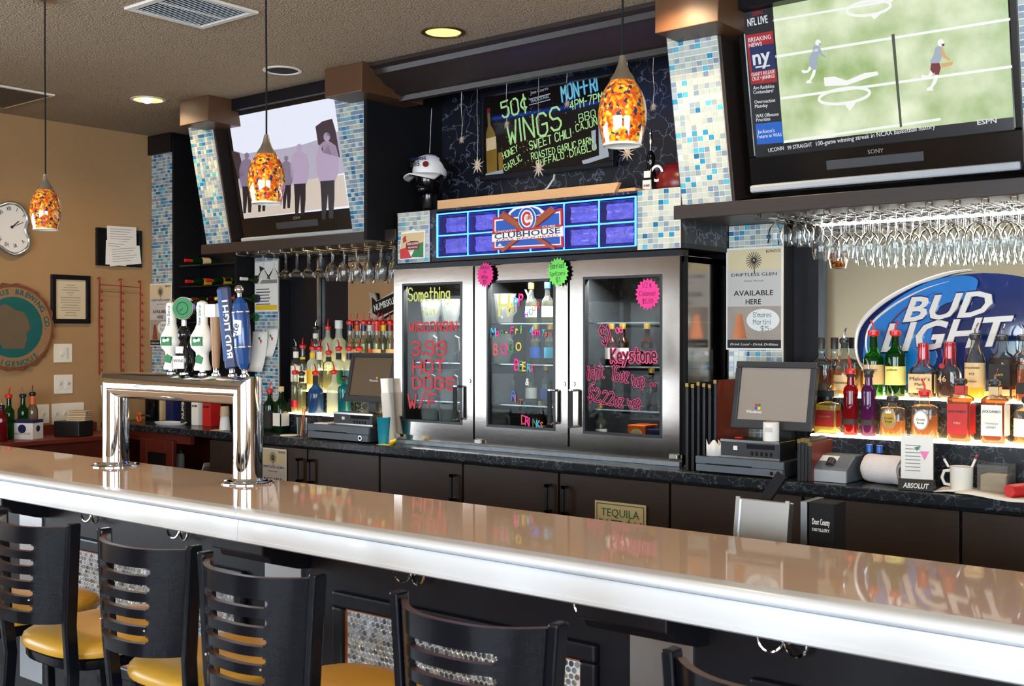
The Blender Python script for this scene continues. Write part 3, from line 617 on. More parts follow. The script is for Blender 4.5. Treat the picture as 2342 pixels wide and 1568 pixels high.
# mahogany side unit below the counter's left end
su = T('side_cabinet', 'reddish mahogany open cabinet under the left end of the back counter', 'cabinet', (XL+.01, 4.36, 0))
bx('back_panel', 'mahogany', su, 0, .95, .45, .50, 0, .97); bx('side_panel', 'mahogany', su, 0, .03, .03, .45, 0, .97); bx('rail', 'mahogany', su, 0, .95, .03, .06, .91, .97)
m = MB(); m.box(.42,.50,0,.03,0,.93); m.box(.72,.80,0,.03,0,.93); m.box(.5,.72,0,.03,.84,.93); m.box(.5,.72,0,.03,0,.09); m.build('door_frame', 'mahogany', su, bev=.004); bx('door_panel', 'black_matte', su, .5, .72, .012, .02, .09, .84)
# ================================================================== tiled wall columns and dark wall panels
def column(label, x0, x1, yf, z1, single, cap=None):
    c = T('tiled_column', label, 'column', ((x0+x1)/2, yf, CT)); w_ = (x1-x0)/2
    bx('core', 'black_paint', c, -w_-.012, w_+.012, .01, YB-.002-yf, 0, z1-CT+(.0 if cap is None else .02))
    mosaic(c, -w_, w_, 0, z1-CT, .0275, 0, single, not single)
    if cap: bx('cap', 'black_paint', c, -w_-.03, w_+.02, -.03, YB-.002-yf, z1-CT, cap-CT, bev=.004)
column('tall blue mosaic column in the corner beside the tan wall', AX(348,4.74), AX(395,4.74), 4.74, A(370,353,y=4.74).z, False, ZC-.003)
column('blue mosaic column with notices, behind the left glass rack', AX(583,4.86), AX(636,4.86), 4.86, 2.138, False)
column('blue mosaic column behind the right till screen', AX(1667,4.86), AX(1790,4.86), 4.86, 2.138, True)
def mirrorp(name, label, u0, u1, x1=None):
    x0 = AX(u0, 4.935); x1 = x1 or AX(u1, 4.935)
    o = bx(name, 'mirror', None, x0, x1, 4.932, 4.946, 1.22, 2.135); return tag(o, label, 'mirror')
mirrorp('wall_mirror', 'wall mirror behind the clear bottles of the left back bar', 797, 905)
mirrorp('wall_mirror', 'long wall mirror behind the whiskey bottles of the right back bar', 1872, 0, 1.4)
tag(bx('chrome_strip', 'wire_chrome', None, AX(726,4.93), AX(730,4.93), 4.925, 4.945, 1.05, 2.135), 'thin chrome strip on the black wall left of the mirror', 'trim strip')
# ================================================================== alcove above the cooler
struct(bx('wall_alcove', 'marble_wall', None, AX(838,4.9), AX(1556,4.9), 4.905, 4.935, 2.0, ZC), 'black marbled alcove wall')
cr_ = MB(); prof = [(4.18,ZC),(4.18,3.035),(4.215,3.025),(4.225,3.0),(4.27,2.985),(4.30,2.955),(4.36,2.945),(4.38,2.925),(4.42,2.92),(4.43,2.895),(4.47,2.895),(4.47,ZC)]
yzprism(cr_, prof[::-1], capL[1][1]-.02, capR[0][0]+.02); struct(cr_.build('trim_3', 'dark_wood', None, True), 'stepped dark crown moulding above the alcove')
tag(bx('light_strip', 'led_blue', None, AX(900,4.5), AX(1500,4.5), 4.475, 4.485, 2.905, 2.915), 'blue light strip tucked behind the crown moulding', 'light')
struct(bx('trim_4', 'black_matte', None, LP[1][0]+.135, LP[1][0]+.16, 4.3, YB, 2.14, ZC), 'black side wall of the alcove')
# ================================================================== header with glass blocks over the cooler
HZ0, HZ1, HY = 2.013, 2.29, 4.452
hx0, hx1 = AX(908,HY), AX(1566,HY)
hd = T('back_bar_header', 'black marbled header box holding the glass-block light panel above the cooler', 'header', ((hx0+hx1)/2, HY, HZ0))
o_ = hd.location.x
g0, g1 = AX(1001,HY)-o_, AX(1452,HY)-o_; hh = HZ1-HZ0
bx('top_board', 'marble_wall', hd, hx0-o_, hx1-o_, 0, .44, hh-.012, hh); bx('bottom_board', 'black_paint', hd, hx0-o_, hx1-o_, 0, .44, 0, .022)
for a, b_ in ((hx0-o_, g0-.008), (g1+.008, hx1-o_)): bx('end_box', 'marble_wall', hd, a, b_, .002, .44, .022, hh-.012)
bx('back_panel', 'black_matte', hd, g0-.008, g1+.008, .40, .43, .022, hh-.012)
mosaic(hd, AX(914,HY)-o_, AX(984,HY)-o_, .0, hh-.004, .0285, -.012, True); mosaic(hd, AX(1461,HY)-o_, AX(1558,HY)-o_, .0, hh-.004, .0285, -.012, True)
mk('block_glow', '#b4acdf', .12, emit=.10, ecol='#6a5af0', var=(16,.75), bump=(22,1,.03), stretch=(1,1,2.5), coat=.8); glassy('block_glass', '#dcdcff', .9, '#9a96f4', .16, .6)
zb0, zb1 = .024, hh-.03; bw = (g1-g0)/6; bh = (zb1-zb0)/2
for i in range(6):
    for j in range(2):
        x = g0+i*bw; z = zb0+j*bh
        bl = bx('glass_block', 'block_glass', hd, x+.004, x+bw-.004, .004, .085, z+.004, z+bh-.004, bev=.006)
        m = MB(); nn = 9
        vs = [(x+.03+(bw-.06)*a/nn, .03+.006*math.sin(a*1.7+j+i)+.005*math.sin(b*2.3+i*2), z+.018+(bh-.036)*b/4) for b in range(5) for a in range(nn+1)]
        m.add(vs, [(b*(nn+1)+a, b*(nn+1)+a+1, (b+1)*(nn+1)+a+1, (b+1)*(nn+1)+a) for b in range(4) for a in range(nn)]).build('block_core', 'block_glow', bl, True)
fr = MB(); fr.box(g0-.006,g1+.006,-.003,.006,zb0-.005,zb0); fr.box(g0-.006,g1+.006,-.003,.006,zb1,zb1+.006); fr.box(g0-.006,g0,-.003,.006,zb0,zb1); fr.box(g1,g1+.006,-.003,.006,zb0,zb1)
fr.build('light_strip', 'led_blue', hd, label='glowing blue light strip around the glass blocks')
m = MB()
for i in range(1,6): m.box(g0+i*bw-.003,g0+i*bw+.003,.006,.012,zb0,zb1)
m.box(g0,g1,.006,.012,zb0+bh-.003,zb0+bh+.003); m.build('light_joint', 'led_blue', hd)
lb = bpy.data.lights.new('block_light', 'AREA'); lb.shape = 'RECTANGLE'; lb.size = 1.1; lb.size_y = .2; lb.energy = 2.5; lb.color = (.25,.3,1); lo = bpy.data.objects.new('block_light', lb); COL.objects.link(lo); lo.parent = hd; lo.location = (0,.2,.15); lo.rotation_euler = (R(90),0,0)
# pine boards on the header
pb = T('pine_board', 'long pale pine board lying on the glass-block header', 'board', (o_, HY, HZ1))
a = AX(1003,HY+.03)-o_; b_ = AX(1418,HY+.03)-o_
m = MB(); m.prism([(a,0),(b_-.03,0),(b_,.05),(a+.0,.05)], .02, .045); m.build('front_board', 'pine', pb, bev=.002)
bx('back_board', 'pine', pb, a+.02, AX(1455,HY+.06)-o_, .05, .20, .0, .022)
# ---------------------------------------------------------------- baseball sign on the blocks
sg = T('baseball_sign', 'painted cut-out baseball sign with crossed bats hung on the blue glass blocks', 'sign', (AX(1207,HY-.02), HY-.022, A(1207,525,y=HY-.022).z))
def P(pts, y0, y1, mat, nm, lab=None): return poly(sg, pts, y0, y1, mat, nm, lab)
P(((1127,498),(1285,478),(1287,565),(1127,572)), .0, .012, 'red', 'base_plate'); P(((1131,503),(1281,483),(1283,560),(1131,567)), -.002, .001, 'white', 'white_border'); P(((1134,506),(1278,487),(1280,557),(1134,564)), -.004, -.001, 'blue', 'blue_panel')
def circ(c, a, b_, n=28): return [(c[0]+math.cos(2*PI*i/n)*a, c[1]+math.sin(2*PI*i/n)*b_) for i in range(n)]
P([(1163,487),(1172,478),(1190,472),(1212,470),(1230,474),(1243,483),(1244,492),(1163,500)], -.003, .01, 'white', 'arch'); P([(1168,488),(1180,479),(1200,475),(1218,474),(1232,480),(1238,490),(1168,497)], -.005, -.002, 'blue', 'arch')
def bat(p0, p1, w0, w1, mat, y0, y1, nm):
    dx, dy = p1[0]-p0[0], p1[1]-p0[1]; L = math.hypot(dx,dy); nx, ny = -dy/L, dx/L
    P([(p0[0]+nx*w0,p0[1]+ny*w0),(p0[0]-nx*w0,p0[1]-ny*w0),(p0[0]+dx*.4-nx*w0*.9,p0[1]+dy*.4-ny*w0*.9),(p1[0]-nx*w1,p1[1]-ny*w1),(p1[0]+nx*w1,p1[1]+ny*w1),(p0[0]+dx*.4+nx*w0*.9,p0[1]+dy*.4+ny*w0*.9)], y0, y1, mat, nm)
mk('bat_wood', '#9a4f26', .35, var=(30,.25))
for p0, p1 in (((1146,489),(1268,569)), ((1265,478),(1147,575))):
    bat(p0, p1, 8.5, 3.5, 'red', -.008, -.004, 'bat_outline'); bat(p0, p1, 6.5, 2.2, 'bat_wood', -.013, -.006, 'bat')
for c_, r1, r2, mt, y in (((1205,500),20,27,'white',-.016),((1205,500),18.5,25,'blue',-.017),((1205,500),14,20,'white',-.018)): P(circ(c_,r1,r2), y, y+.006, mt, 'roundel')
m = MB(); m.stroke([on(sg,1205+math.cos(R(t))*9,500-math.sin(R(t))*13.5,-.0195) for t in range(50,311,20)], .013, -.0195); m.build('letter', 'red', sg)
typed(sg, 'UBS', (1203,503), (1216,501), 9, 'red', -.0195, bold=.02)
P(((1125,530),(1284,513),(1284,518),(1125,536)), -.020, -.012, 'red', 'red_band'); P(((1125,535),(1286,517),(1287,540),(1125,553)), -.020, -.012, 'white', 'white_band')
typed(sg, 'CHICAGO', (1133,533), (1180,528), 4.5, 'white', -.0212); typed(sg, 'CUBS', (1240,521), (1270,518), 4.5, 'white', -.0212)
typed(sg, 'CLUBHOUSE', (1131,547), (1281,533), 12.5, 'blue_dark', -.0212, bold=.012); typed(sg, 'PASS REQUIRED', (1136,552), (1276,540), 4.2, 'red', -.0212)
P(((1138,562),(1143,556),(1148,561),(1143,563)), -.006, -.003, 'white', 'base_marker')
# ---------------------------------------------------------------- tin beer sign on the left tiles
wsn = T('tin_sign', 'small red and white picture sign on the left header tiles', 'sign', (AX(945,HY-.02), HY-.02, A(945,560,y=HY-.02).z))
def P(pts, y0, y1, mat, nm, lab=None): return poly(wsn, pts, y0, y1, mat, nm, lab)
P(((918,531),(938,528),(945,523),(953,528),(972,526),(971,590),(914,594)), -.001, .004, 'white', 'plate'); P(((919,535),(970,530),(969,560),(945,572),(915,592)), -.002, 0, 'tan_label', 'landscape'); P(((952,560),(968,553),(968,588),(940,588)), -.0026, -.001, 'green', 'field'); P(((915,570),(930,566),(941,590),(915,592)), -.0028, -.001, 'red', 'barn'); P(((921,545),(928,538),(930,552),(922,556)), -.0028, -.001, 'red', 'barn')
P(((929,556),(940,551),(955,551),(960,556),(957,570),(932,572),(928,565)), -.0038, -.002, 'dark_red', 'badge')
typed(wsn, 'WISCONSIN', (931,561), (958,558), 5, 'white', -.0045); typed(wsn, 'RED PALE ALE', (934,568), (955,566), 3.2, 'white', -.0045)
# ================================================================== three-door glass cooler
FY = 4.5
fx = [AX(u,FY) for u in (899,1084,1301,1557)]
fz0, fz1 = 1.072, 1.985
fo = Vector(((fx[0]+fx[3])/2, FY, CT)); cool = T('glass_door_cooler', 'stainless three-door glass cooler standing on the back counter', 'cooler', fo)
X0, X3 = fx[0]-fo.x, fx[3]-fo.x
bx('side_wall', 'steel', cool, X3-.025, X3, .04, .44, 0, fz1-CT, bev=.002); bx('side_wall', 'steel', cool, X0, X0+.025, .04, .44, 0, fz1-CT, bev=.002)
bx('top_wall', 'steel', cool, X0, X3, .03, .44, fz1-CT-.03, fz1-CT); bx('base_wall', 'steel', cool, X0, X3, .012, .44, .004, .052); bx('back_wall', 'charcoal', cool, X0, X3, .42, .44, 0, fz1-CT)
bx('base_rail', 'galv', cool, X0+.03, X3, -.012, .012, .0, .022, bev=.002, label='galvanised rail along the cooler base')
bx('divider', 'charcoal', cool, fx[1]-fo.x-.02, fx[1]-fo.x+.02, .045, .42, .05, .93); bx('divider', 'charcoal', cool, fx[2]-fo.x-.02, fx[2]-fo.x+.02, .045, .42, .05, .93)
bx('gap_shade_strip', 'black_matte', cool, X0+.02, X3-.02, .036, .042, .05, .06)
for k_ in (0,1,2,3): bx('gap_shade_strip', 'black_matte', cool, fx[k_]-fo.x-.012, fx[k_]-fo.x+.012, .012 if 0<k_<3 else .03, .044, .052, fz1-CT-.002)  # black strips put in for the shade in the door gaps
bx('top_rail', 'black_paint', cool, X0+.01, X3+.01, -.01, .05, fz1-CT, fz1-CT+.025)
for z in (.24, .45, .66):
    m = MB(); m.box(X0+.03,X3-.03,.05,.055,z-.004,z+.002); m.box(X0+.03,X3-.03,.40,.405,z-.004,z+.002)
    k = int((X3-X0)/.03)
    for i in range(k): xx = X0+.04+i*.03; m.box(xx-.0015,xx+.0015,.05,.40,z-.001,z+.002)
    m.build('wire_shelf', 'wire_chrome', cool)
glassW = [((920.5,647),(1057,645),(921,962),(1055,972)), ((1113,640.5),(1270,637.5),(1111.5,974),(1268,986.5)), ((1334,633),(1514.5,626.5),(1333,991),(1512,1002.5))]
DOORS = []
for i in range(3):
    a, b_ = fx[i]+.0065-fo.x, fx[i+1]-.0065-fo.x
    g = glassW[i]; ga = AX(g[0][0],FY)-fo.x; gb = AX(g[1][0],FY)-fo.x
    zt = (A(*g[0],y=FY).z + A(*g[1],y=FY).z)/2-CT; zb = (A(*g[2],y=FY).z + A(*g[3],y=FY).z)/2-CT
    z0, z1 = fz0-CT, fz1-CT-.004
    m = MB(); m.box(a,b_,0,.035,zt,z1); m.box(a,b_,0,.035,z0,zb); m.box(a,ga,0,.035,zb,zt); m.box(gb,b_,0,.035,zb,zt)
    d = m.build('door', 'steel', cool); DOORS.append((d, ga, gb, zb, zt))
    m = MB(); q = .012
    m.box(ga,gb,-.003,.03,zt-q,zt); m.box(ga,gb,-.003,.03,zb,zb+q); m.box(ga,ga+q,-.003,.03,zb+q,zt-q); m.box(gb-q,gb,-.003,.03,zb+q,zt-q)
    m.build('gasket', 'black_plastic', d); bx('pane', 'glass_door', d, ga+q, gb-q, .012, .016, zb+q, zt-q)
    bx('hinge', 'nickel', d, a+.005 if i < 2 else b_-.05, a+.05 if i < 2 else b_-.005, -.012, .0, z0-.02, z0+.004, bev=.003)
    hu, v0, v1 = ((1052,884,958),(1268,893,968),(1316,893,976))[i]
    hx = AX(hu,FY)-fo.x; za = A(hu,v0,y=FY-.03).z-CT; zc = A(hu,v1,y=FY-.03).z-CT
    MB().cyl((hx,-.04,zc),(hx,-.04,za),.0115,n=12).build('handle', 'rubber', d, True)
    m = MB()
    for z in (za,zc): m.cyl((hx,-.04,z-.006),(hx,-.04,z+.006),.0105,n=10); m.cyl((hx,-.04,z),(hx+(.02 if i<2 else -.0),0.0,z),.006,n=8)
    m.build('handle_mount', 'chrome', d, True)
    lu, lv = ((1073,871),(1289,878),(1311,878))[i]; lx, lz = on(cool,lu,lv,0)
    m = MB().cyl((lx,0,lz),(lx,-.006,lz),.012,n=16); m.cyl((lx,-.006,lz),(lx,-.009,lz),.006,n=10); m.build('lock', 'chrome', d, True)
# ---- writing on the panes
d1, d2, d3 = (x[0] for x in DOORS); GY = .0105
def hw(d, s_, p0, p1, h, mat, wd, under=None): return hand(cool, s_, p0, p1, h, mat, GY, wd, par=d, under=under)
mk('chalk_yellow', '#e9f07a', .6, var=(10,.05)); mk('chalk_red', '#d8303a', .5, var=(10,.1)); mk('chalk_pink', '#f0437e', .5, var=(10,.08)); mk('chalk_green', '#b9e890', .5, var=(10,.05)); mk('chalk_blue', '#2f9be0', .5, var=(10,.05)); mk('chalk_black', '#140d10', .6, var=(10,.05))
hw(d1, 'Something', (934,688), (1028,686), 28, 'chalk_yellow', .008); hw(d1, 'from', (968,722), (998,721), 20, 'chalk_yellow', .004)
for s_, p0, p1, h, wd in (('WISCONSIN',(937,757),(1044,756),19,.010),('3.99',(942,811),(1018,812),30,.013),('HOT',(945,853),(1016,853),28,.014),('DOGS',(945,888),(1040,890),25,.013),('W/F',(934,931),(998,932),30,.012)): hw(d1, s_, p0, p1, h, 'chalk_red', wd)
PKO = ('chalk_pink', 1.8)
hw(d3, '$1', (1378,788), (1398,782), 38, 'chalk_black', .007, PKO); hw(d3, '00', (1410,762), (1424,758), 12, 'chalk_pink', .006); hw(d3, 'Keystone', (1398,828), (1500,826), 30, 'chalk_black', .0085, ('chalk_pink', 2.1)); hw(d3, 'light', (1345,868), (1382,864), 30, 'chalk_black', .006, PKO); hw(d3, '16oz', (1399,868), (1436,874), 32, 'chalk_black', .0065, PKO); hw(d3, 'tap', (1447,884), (1474,880), 26, 'chalk_black', .0065, PKO); hw(d3, 'or', (1486,884), (1503,884), 12, 'chalk_black', .004, PKO); hw(d3, '$2.22oz', (1345,914), (1424,930), 28, 'chalk_black', .0065, PKO); hw(d3, 'tap', (1440,936), (1466,926), 24, 'chalk_black', .006, PKO)
# die-cut letters on the middle door
def cut(s_, cols, p0, p1, h0, h1):
    n = len(s_)
    for i, (ch, c_) in enumerate(zip(s_, cols)):
        if ch == ' ': continue
        t_ = i/max(n-1,1); u = p0[0]+(p1[0]-p0[0])*t_; v = p0[1]+(p1[1]-p0[1])*t_; h = h0+(h1-h0)*t_
        x, z = on(cool,u,v,GY); z2 = on(cool,u,v-h,GY)[1]
        txt('letter', ch, d2, (x,GY-.0012*(i%3),z), z2-z, c_, bold=.02, sx=.78, rot=(0,random.uniform(-.1,.1)+.05,0))
cut('H', ('yellow_pale',), (1139,722), (1139,722), 50, 50); cut('APPY', ('yellow','blue_sky','pink_hot','paper'), (1163,712), (1198,692), 22, 30); cut('HOUR', ('purple','blue_sky','orange','red'), (1199,727), (1228,704), 16, 14)
cut('Mon-Fri', ('blue_sky','pink_hot','green','yellow','pink_hot','yellow','green_lime'), (1122,770), (1190,762), 20, 18); cut('4pm-7pm', ('blue_sky','pink_hot','pink_hot','purple','blue_sky','orange','red'), (1211,766), (1254,768), 20, 11); cut('BOGO', ('red','pink_hot','green','yellow'), (1128,812), (1179,802), 27, 20); cut('BEERS', ('pink_hot','green','yellow','blue_sky','pink_hot'), (1176,847), (1214,850), 27, 16); cut('&', ('white',), (1201,880), (1201,880), 16, 16); cut('RITZ', ('blue','orange','red','green'), (1169,916), (1196,930), 24, 10); cut('DRINKS', ('red','pink_hot','pink_hot','green','blue_sky','orange'), (1192,970), (1236,980), 22, 16)
# ---------------------------------------------------------------- star price tags
def star_tag(label, u, v, rx, rz, mat, lines, rotz, yoff=-.02):
    p = A(u, v, y=FY+yoff); t = T('price_tag', label, 'price tag', (p.x, p.y, p.z), (0, rotz, 0), 'star-shaped paper price tags')
    n = 20; pts = []
    for i in range(2*n):
        r = 1 if i % 2 == 0 else .83; a_ = PI*i/n; pts.append((math.cos(a_)*rx*r, math.sin(a_)*rz*r))
    MB().prism(pts, -.0006, .0006).build('card', mat, t)
    for s_, x0, x1, z, h in lines:
        m = MB(); n0 = len(m.v)
        hand_local(t, s_, x0*rx, x1*rx, z*rz, h*rz, 'ink', -.0012, .0022)
    return t
def hand_local(t, body, x0, x1, z, h, mat, yl, wd, par=None):
    pos = 0; lay = []
    for ch in body:
        if ch == ' ': pos += 3; continue
        ps = [[(int(s[k]), 'ba'.find(s[k+1])-2 if s[k+1] in 'ab' else int(s[k+1])) for k in range(0,len(s),2)] for s in STROKES[ch].split()]
        lay.append((pos, ps)); pos += max(p[0] for q in ps for p in q)+1.6
    k = (x1-x0)/max(pos-1.6,.5); m = MB()
    for p0, ps in lay:
        for q in ps: m.stroke([(x0+(p0+a)*k, z+b*h/6) for a, b in q], wd, yl)
    return m.build('lettering', mat, par or t)
star_tag('hot pink star price tag between the left and middle cooler doors', 1110, 628, .058, .066, 'pink_hot', (('Bucket',-.6,.45,.45,.28),('-O-',-.3,.2,.12,.2),('Wine',-.4,.3,-.3,.28),('$9',-.2,.15,-.68,.26)), .08)
star_tag('lime green star price tag between the middle and right cooler doors', 1276, 622, .066, .073, 'green_lime', (('Barefoot',-.65,.6,.25,.36),('Spritzers',-.75,.65,-.22,.26),('$1',-.2,.15,-.66,.3)), -.05)
star_tag('hot pink star price tag on the glass of the right cooler door', 1481, 672, .068, .074, 'pink_hot', (('1/2 #',-.4,.3,.4,.3),('Calamari',-.65,.65,-.1,.28),('$5.99',-.4,.45,-.58,.26)), 0, -.004)
# ================================================================== pendants
def pendant(label, u, vb):
    p = A(u, vb, y=2.5); zb = p.z
    t = T('pendant_lamp', label, 'pendant lamp', (p.x, 2.5, zb), group='speckled art-glass pendants over the bar')
    prof = [(.050,0),(.0575,.03),(.0635,.062),(.0645,.085),(.060,.115),(.050,.142),(.037,.163),(.025,.178)]
    g = MB().lathe(prof, 32, cap=False).build('glass_shade', 'art_glass', t, True)
    MB().lathe([(.0475,.001),(.055,.03),(.061,.062),(.062,.085),(.057,.115),(.047,.142),(.034,.163)], 28, cap=False).build('shade_lining', 'white_plastic', g, True)
    MB().lathe([(.0505,-.002),(.0515,.0),(.051,.004),(.0475,.004),(.047,-.002)], 28, cap=False).build('shade_rim', 'white_plastic', g, True)
    MB().lathe([(.0335,.168),(.030,.178),(.020,.192),(.012,.212),(.0075,.235),(.005,.236)], 24).build('metal_cone', 'nickel', t, True)
    MB().ell((0,0,.09),.02,.02,.03,12,8).build('bulb', 'white_plastic', t, True)
    H_ = ZC-zb
    MB().tube([(0,0,.23),(.001,0,.23+(H_-.23)*.3),(-.002,0,.23+(H_-.23)*.65),(0,0,H_-.02)], .0032, 8).build('cord', 'black_matte', t, True)
    MB().lathe([(.055,H_-.001),(.052,H_-.018),(.012,H_-.026)], 24).build('canopy', 'nickel', t, True)
pendant('speckled amber glass pendant lamp hanging beside the melted clock', 105, 525)
pendant('speckled amber glass pendant lamp hanging in front of the left television', 610, 465)
pendant('speckled amber glass pendant lamp hanging in front of the wings menu board', 1423, 333)
# ================================================================== ceiling fittings
def downlight(label, x, y, lit, power=0, group='recessed ceiling downlights'):
    t = T('downlight', label, 'downlight', (x, y, ZC), group=group)
    MB().lathe([(.105,0),(.105,-.004),(.088,-.006),(.084,0)], 32, cap=False).build('trim_ring', 'ivory' if lit < 2 else 'brass_dim', t, True)
    mat = 'lamp_gold' if lit else 'black_matte'  # an unlit can's shaded hollow is put in as a flat black disc
    MB().lathe([(.084,-.001),(.07,-.0022),(.001,-.0024)], 28, cap=False).build('reflector', mat, t, True)
    if lit == 1: MB().ell((0,-.01,-.006),.034,.034,.02,14,8).build('bulb', 'lamp_white', t, True)
    if power:
        l = bpy.data.lights.new('spot', 'SPOT'); l.energy = power; l.color = (1,.72,.42); l.spot_size = R(160); l.spot_blend = .8; l.shadow_soft_size = .05
        o = bpy.data.objects.new('spot', l); COL.objects.link(o); o.parent = t; o.location = (0,0,-.03)
downlight('lit recessed downlight nearest the tan wall', -6.063, 3.985, 1, 30)
downlight('unlit dark recessed downlight above the left television', -4.831, 4.005, 0)
downlight('gold recessed downlight above the alcove moulding', -3.63, 3.98, 2, 5)
downlight('lit recessed downlight above the right television cabinet', -2.43, 3.98, 1, 30)
for i, (x, y) in enumerate(((-5.6,.9),(-3.4,.6),(-1.2,.2),(1.2,.6),(-4.6,-2.2),(-1.6,-2.4),(1.6,-2.2))):  # unseen downlights added to raise the room's ambient light
    downlight(('added fill downlight over the leftmost stools','added fill downlight over the stools in front of the tower','added fill downlight over the right stools','added fill downlight over the right end of the room','added fill downlight by the left window','added fill downlight in the middle of the dining room','added fill downlight by the front window')[i], x, y, 1, 70, 'added dining room fill lights')
def vent(label, pts, slats):
    P_ = [A(u,v,z=ZC) for u,v in pts]; c = sum(P_, Vector())/4
    t = T('ceiling_vent', label, 'vent', (c.x, c.y, ZC))
    x0, x1 = -.205, .205; y0, y1 = -.205, .205
    m = MB(); f = .03
    m.box(x0,x1,y0,y0+f,-.012,0); m.box(x0,x1,y1-f,y1,-.012,0); m.box(x0,x0+f,y0+f,y1-f,-.012,0); m.box(x1-f,x1,y0+f,y1-f,-.012,0); m.box(-.004,.004,y0+f,y1-f,-.011,0)
    m.build('frame', 'white_plastic' if slats else 'grey_light', t, bev=.002)
    bx('duct_opening', 'black_matte', t, x0+f, x1-f, y0+f, y1-f, -.002, -.0005)
    if slats:
        sm = [MB().obox((0,0,0),(x1-f-.006,.0095,.0022),(R(35),0,0)).mesh('slat', 'grey_light')]
        n = 22
        for s in (0,1):
            for i in range(n): put('slat', sm[0], t, ((x0+f)/2+.0 if s == 0 else (x1-f)/2, y0+f+(i+.5)*(y1-y0-2*f)/n, -.007))
    return t
v_ = vent('white slatted ceiling vent near the top edge of the picture', ((280,22),(485,62),(590,25),(400,-25)), True)
v_.rotation_euler = (0,0,0)
t = T('ceiling_vent', 'dark ceiling return grille at the left edge of the picture', 'vent', (-6.66, 3.40, ZC)); bx('frame', 'ivory', t, -.30, .30, -.30, .15, -.012, -.001, bev=.003); bx('grille', 'charcoal', t, -.275, .275, -.275, .125, -.014, -.011)
# ================================================================== left wall
def wthing(name, label, cat, u, v, off=.0, group=None):
    p = A(u, v, x=XL); return T(name, label, cat, (XL+off, p.y, p.z), (0,0,R(90)), group)
ck = wthing('wall_clock', 'silver melting clock with roman numerals on the tan wall', 'clock', 28, 520)
outl = [(-30,545),(-42,515),(-36,487),(-15,470),(0,466),(18,460),(37,462),(52,472),(63,490),(66,505),(61,524),(65,539),(70,551),(66,570),(50,582),(34,586),(15,579),(0,568),(-15,560)]
def smooth_poly(ps, k=3):
    out = []; n = len(ps)
    for i in range(n):
        p0, p1, p2, p3 = ps[i-1], ps[i], ps[(i+1)%n], ps[(i+2)%n]
        for j in range(k):
            t_ = j/k; out.append(tuple(.5*((2*p1[c])+(-p0[c]+p2[c])*t_+(2*p0[c]-5*p1[c]+4*p2[c]-p3[c])*t_*t_+(-p0[c]+3*p1[c]-3*p2[c]+p3[c])*t_**3) for c in (0,1)))
    return out
ol = smooth_poly([on(ck,u,v,-.03) for u,v in outl]); cxz = (sum(p[0] for p in ol)/len(ol), sum(p[1] for p in ol)/len(ol))
def shr(k): return [(cxz[0]+(p[0]-cxz[0])*k, cxz[1]+(p[1]-cxz[1])*k) for p in ol]
MB().prism(shr(.95), -.03, .0).build('case', 'silver', ck, True)
MB().tube([(p[0],-.03,p[1]) for p in shr(.93)], .014, 10, closed=True).build('rim', 'silver', ck, True)
MB().prism(shr(.86), -.036, -.03).build('dial', 'paper', ck)
cc = on(ck, 28, 519, -.037)
for k, s_ in enumerate(('XII','I','II','III','IIII','V','VI','VII','VIII','IX','X','XI')):
    a_ = R(90-k*30+12); rr = .098
    txt('numeral', s_, ck, (cc[0]+math.cos(a_)*rr, -.0375, cc[1]+math.sin(a_)*rr*1.1), .026, 'ink', cx=True, rot=(0,PI/2-a_,0), sx=.7)
m = MB(); m.stroke([cc,(cc[0]+.075,cc[1]+.035)], .004, -.039); m.stroke([cc,(cc[0]+.045,cc[1]+.04)], .007, -.0385); m.build('hands', 'ink', ck); MB().cyl((cc[0],-.036,cc[1]),(cc[0],-.042,cc[1]),.009,n=14).build('hub', 'ink', ck)
bs = wthing('barrel_sign', 'round wooden barrel-end sign with a teal ring on the tan wall', 'sign', 25, 748)
RS = .283
n = 60; bark = [(math.cos(2*PI*i/n)*(RS+.006*math.sin(i*2.3)+.004*math.sin(i*5.1)), math.sin(2*PI*i/n)*(RS+.006*math.sin(i*2.3)+.005*math.cos(i*4.4))) for i in range(n)]
mk('bark', '#7a4526', .6, var=(30,.4), bump=(50,.6)); mk('brown_grey', '#6b5a44', .6, var=(14,.15))
MB().prism(bark, -.03, 0).build('wood_disc', 'bark', bs)
MB().prism([(math.cos(2*PI*i/48)*RS*.92, math.sin(2*PI*i/48)*RS*.92) for i in range(48)], -.032, -.03).build('face', 'oak', bs)
MB().prism([(math.cos(2*PI*i/48)*RS*.70, math.sin(2*PI*i/48)*RS*.70) for i in range(48)], -.034, -.031).build('teal_disc', 'teal_dark', bs)
st = [(-.12,.13),(-.05,.15),(.02,.11),(.07,.10),(.10,.05),(.11,.0),(.085,-.03),(.09,-.08),(.07,-.14),(-.07,-.14),(-.10,-.08),(-.13,-.05),(-.15,.0),(-.15,.06)]
MB().prism(st, -.036, -.033).build('state_shape', 'brown_grey', bs); MB().prism([(.085,-.04),(.11,-.02),(.125,.03),(.105,.0)], -.036, -.033).build('state_shape', 'brown_grey', bs)
for body, a0, st_ in (('PRATIUS BREWING CO.', 152, -8.6), ('INDIGENOUS', 222, 9.6)):
    for i, ch in enumerate(body):
        if ch == ' ': continue
        a_ = a0+st_*i; rr = RS*.76 if st_ < 0 else RS*.90
        th = a_-90 if st_ < 0 else a_+90
        txt('letter', ch, bs, (math.cos(R(a_))*rr, -.0335, math.sin(R(a_))*rr), .034, 'teal_dark', cx=True, rot=(0,-R(th),0), bold=.03)
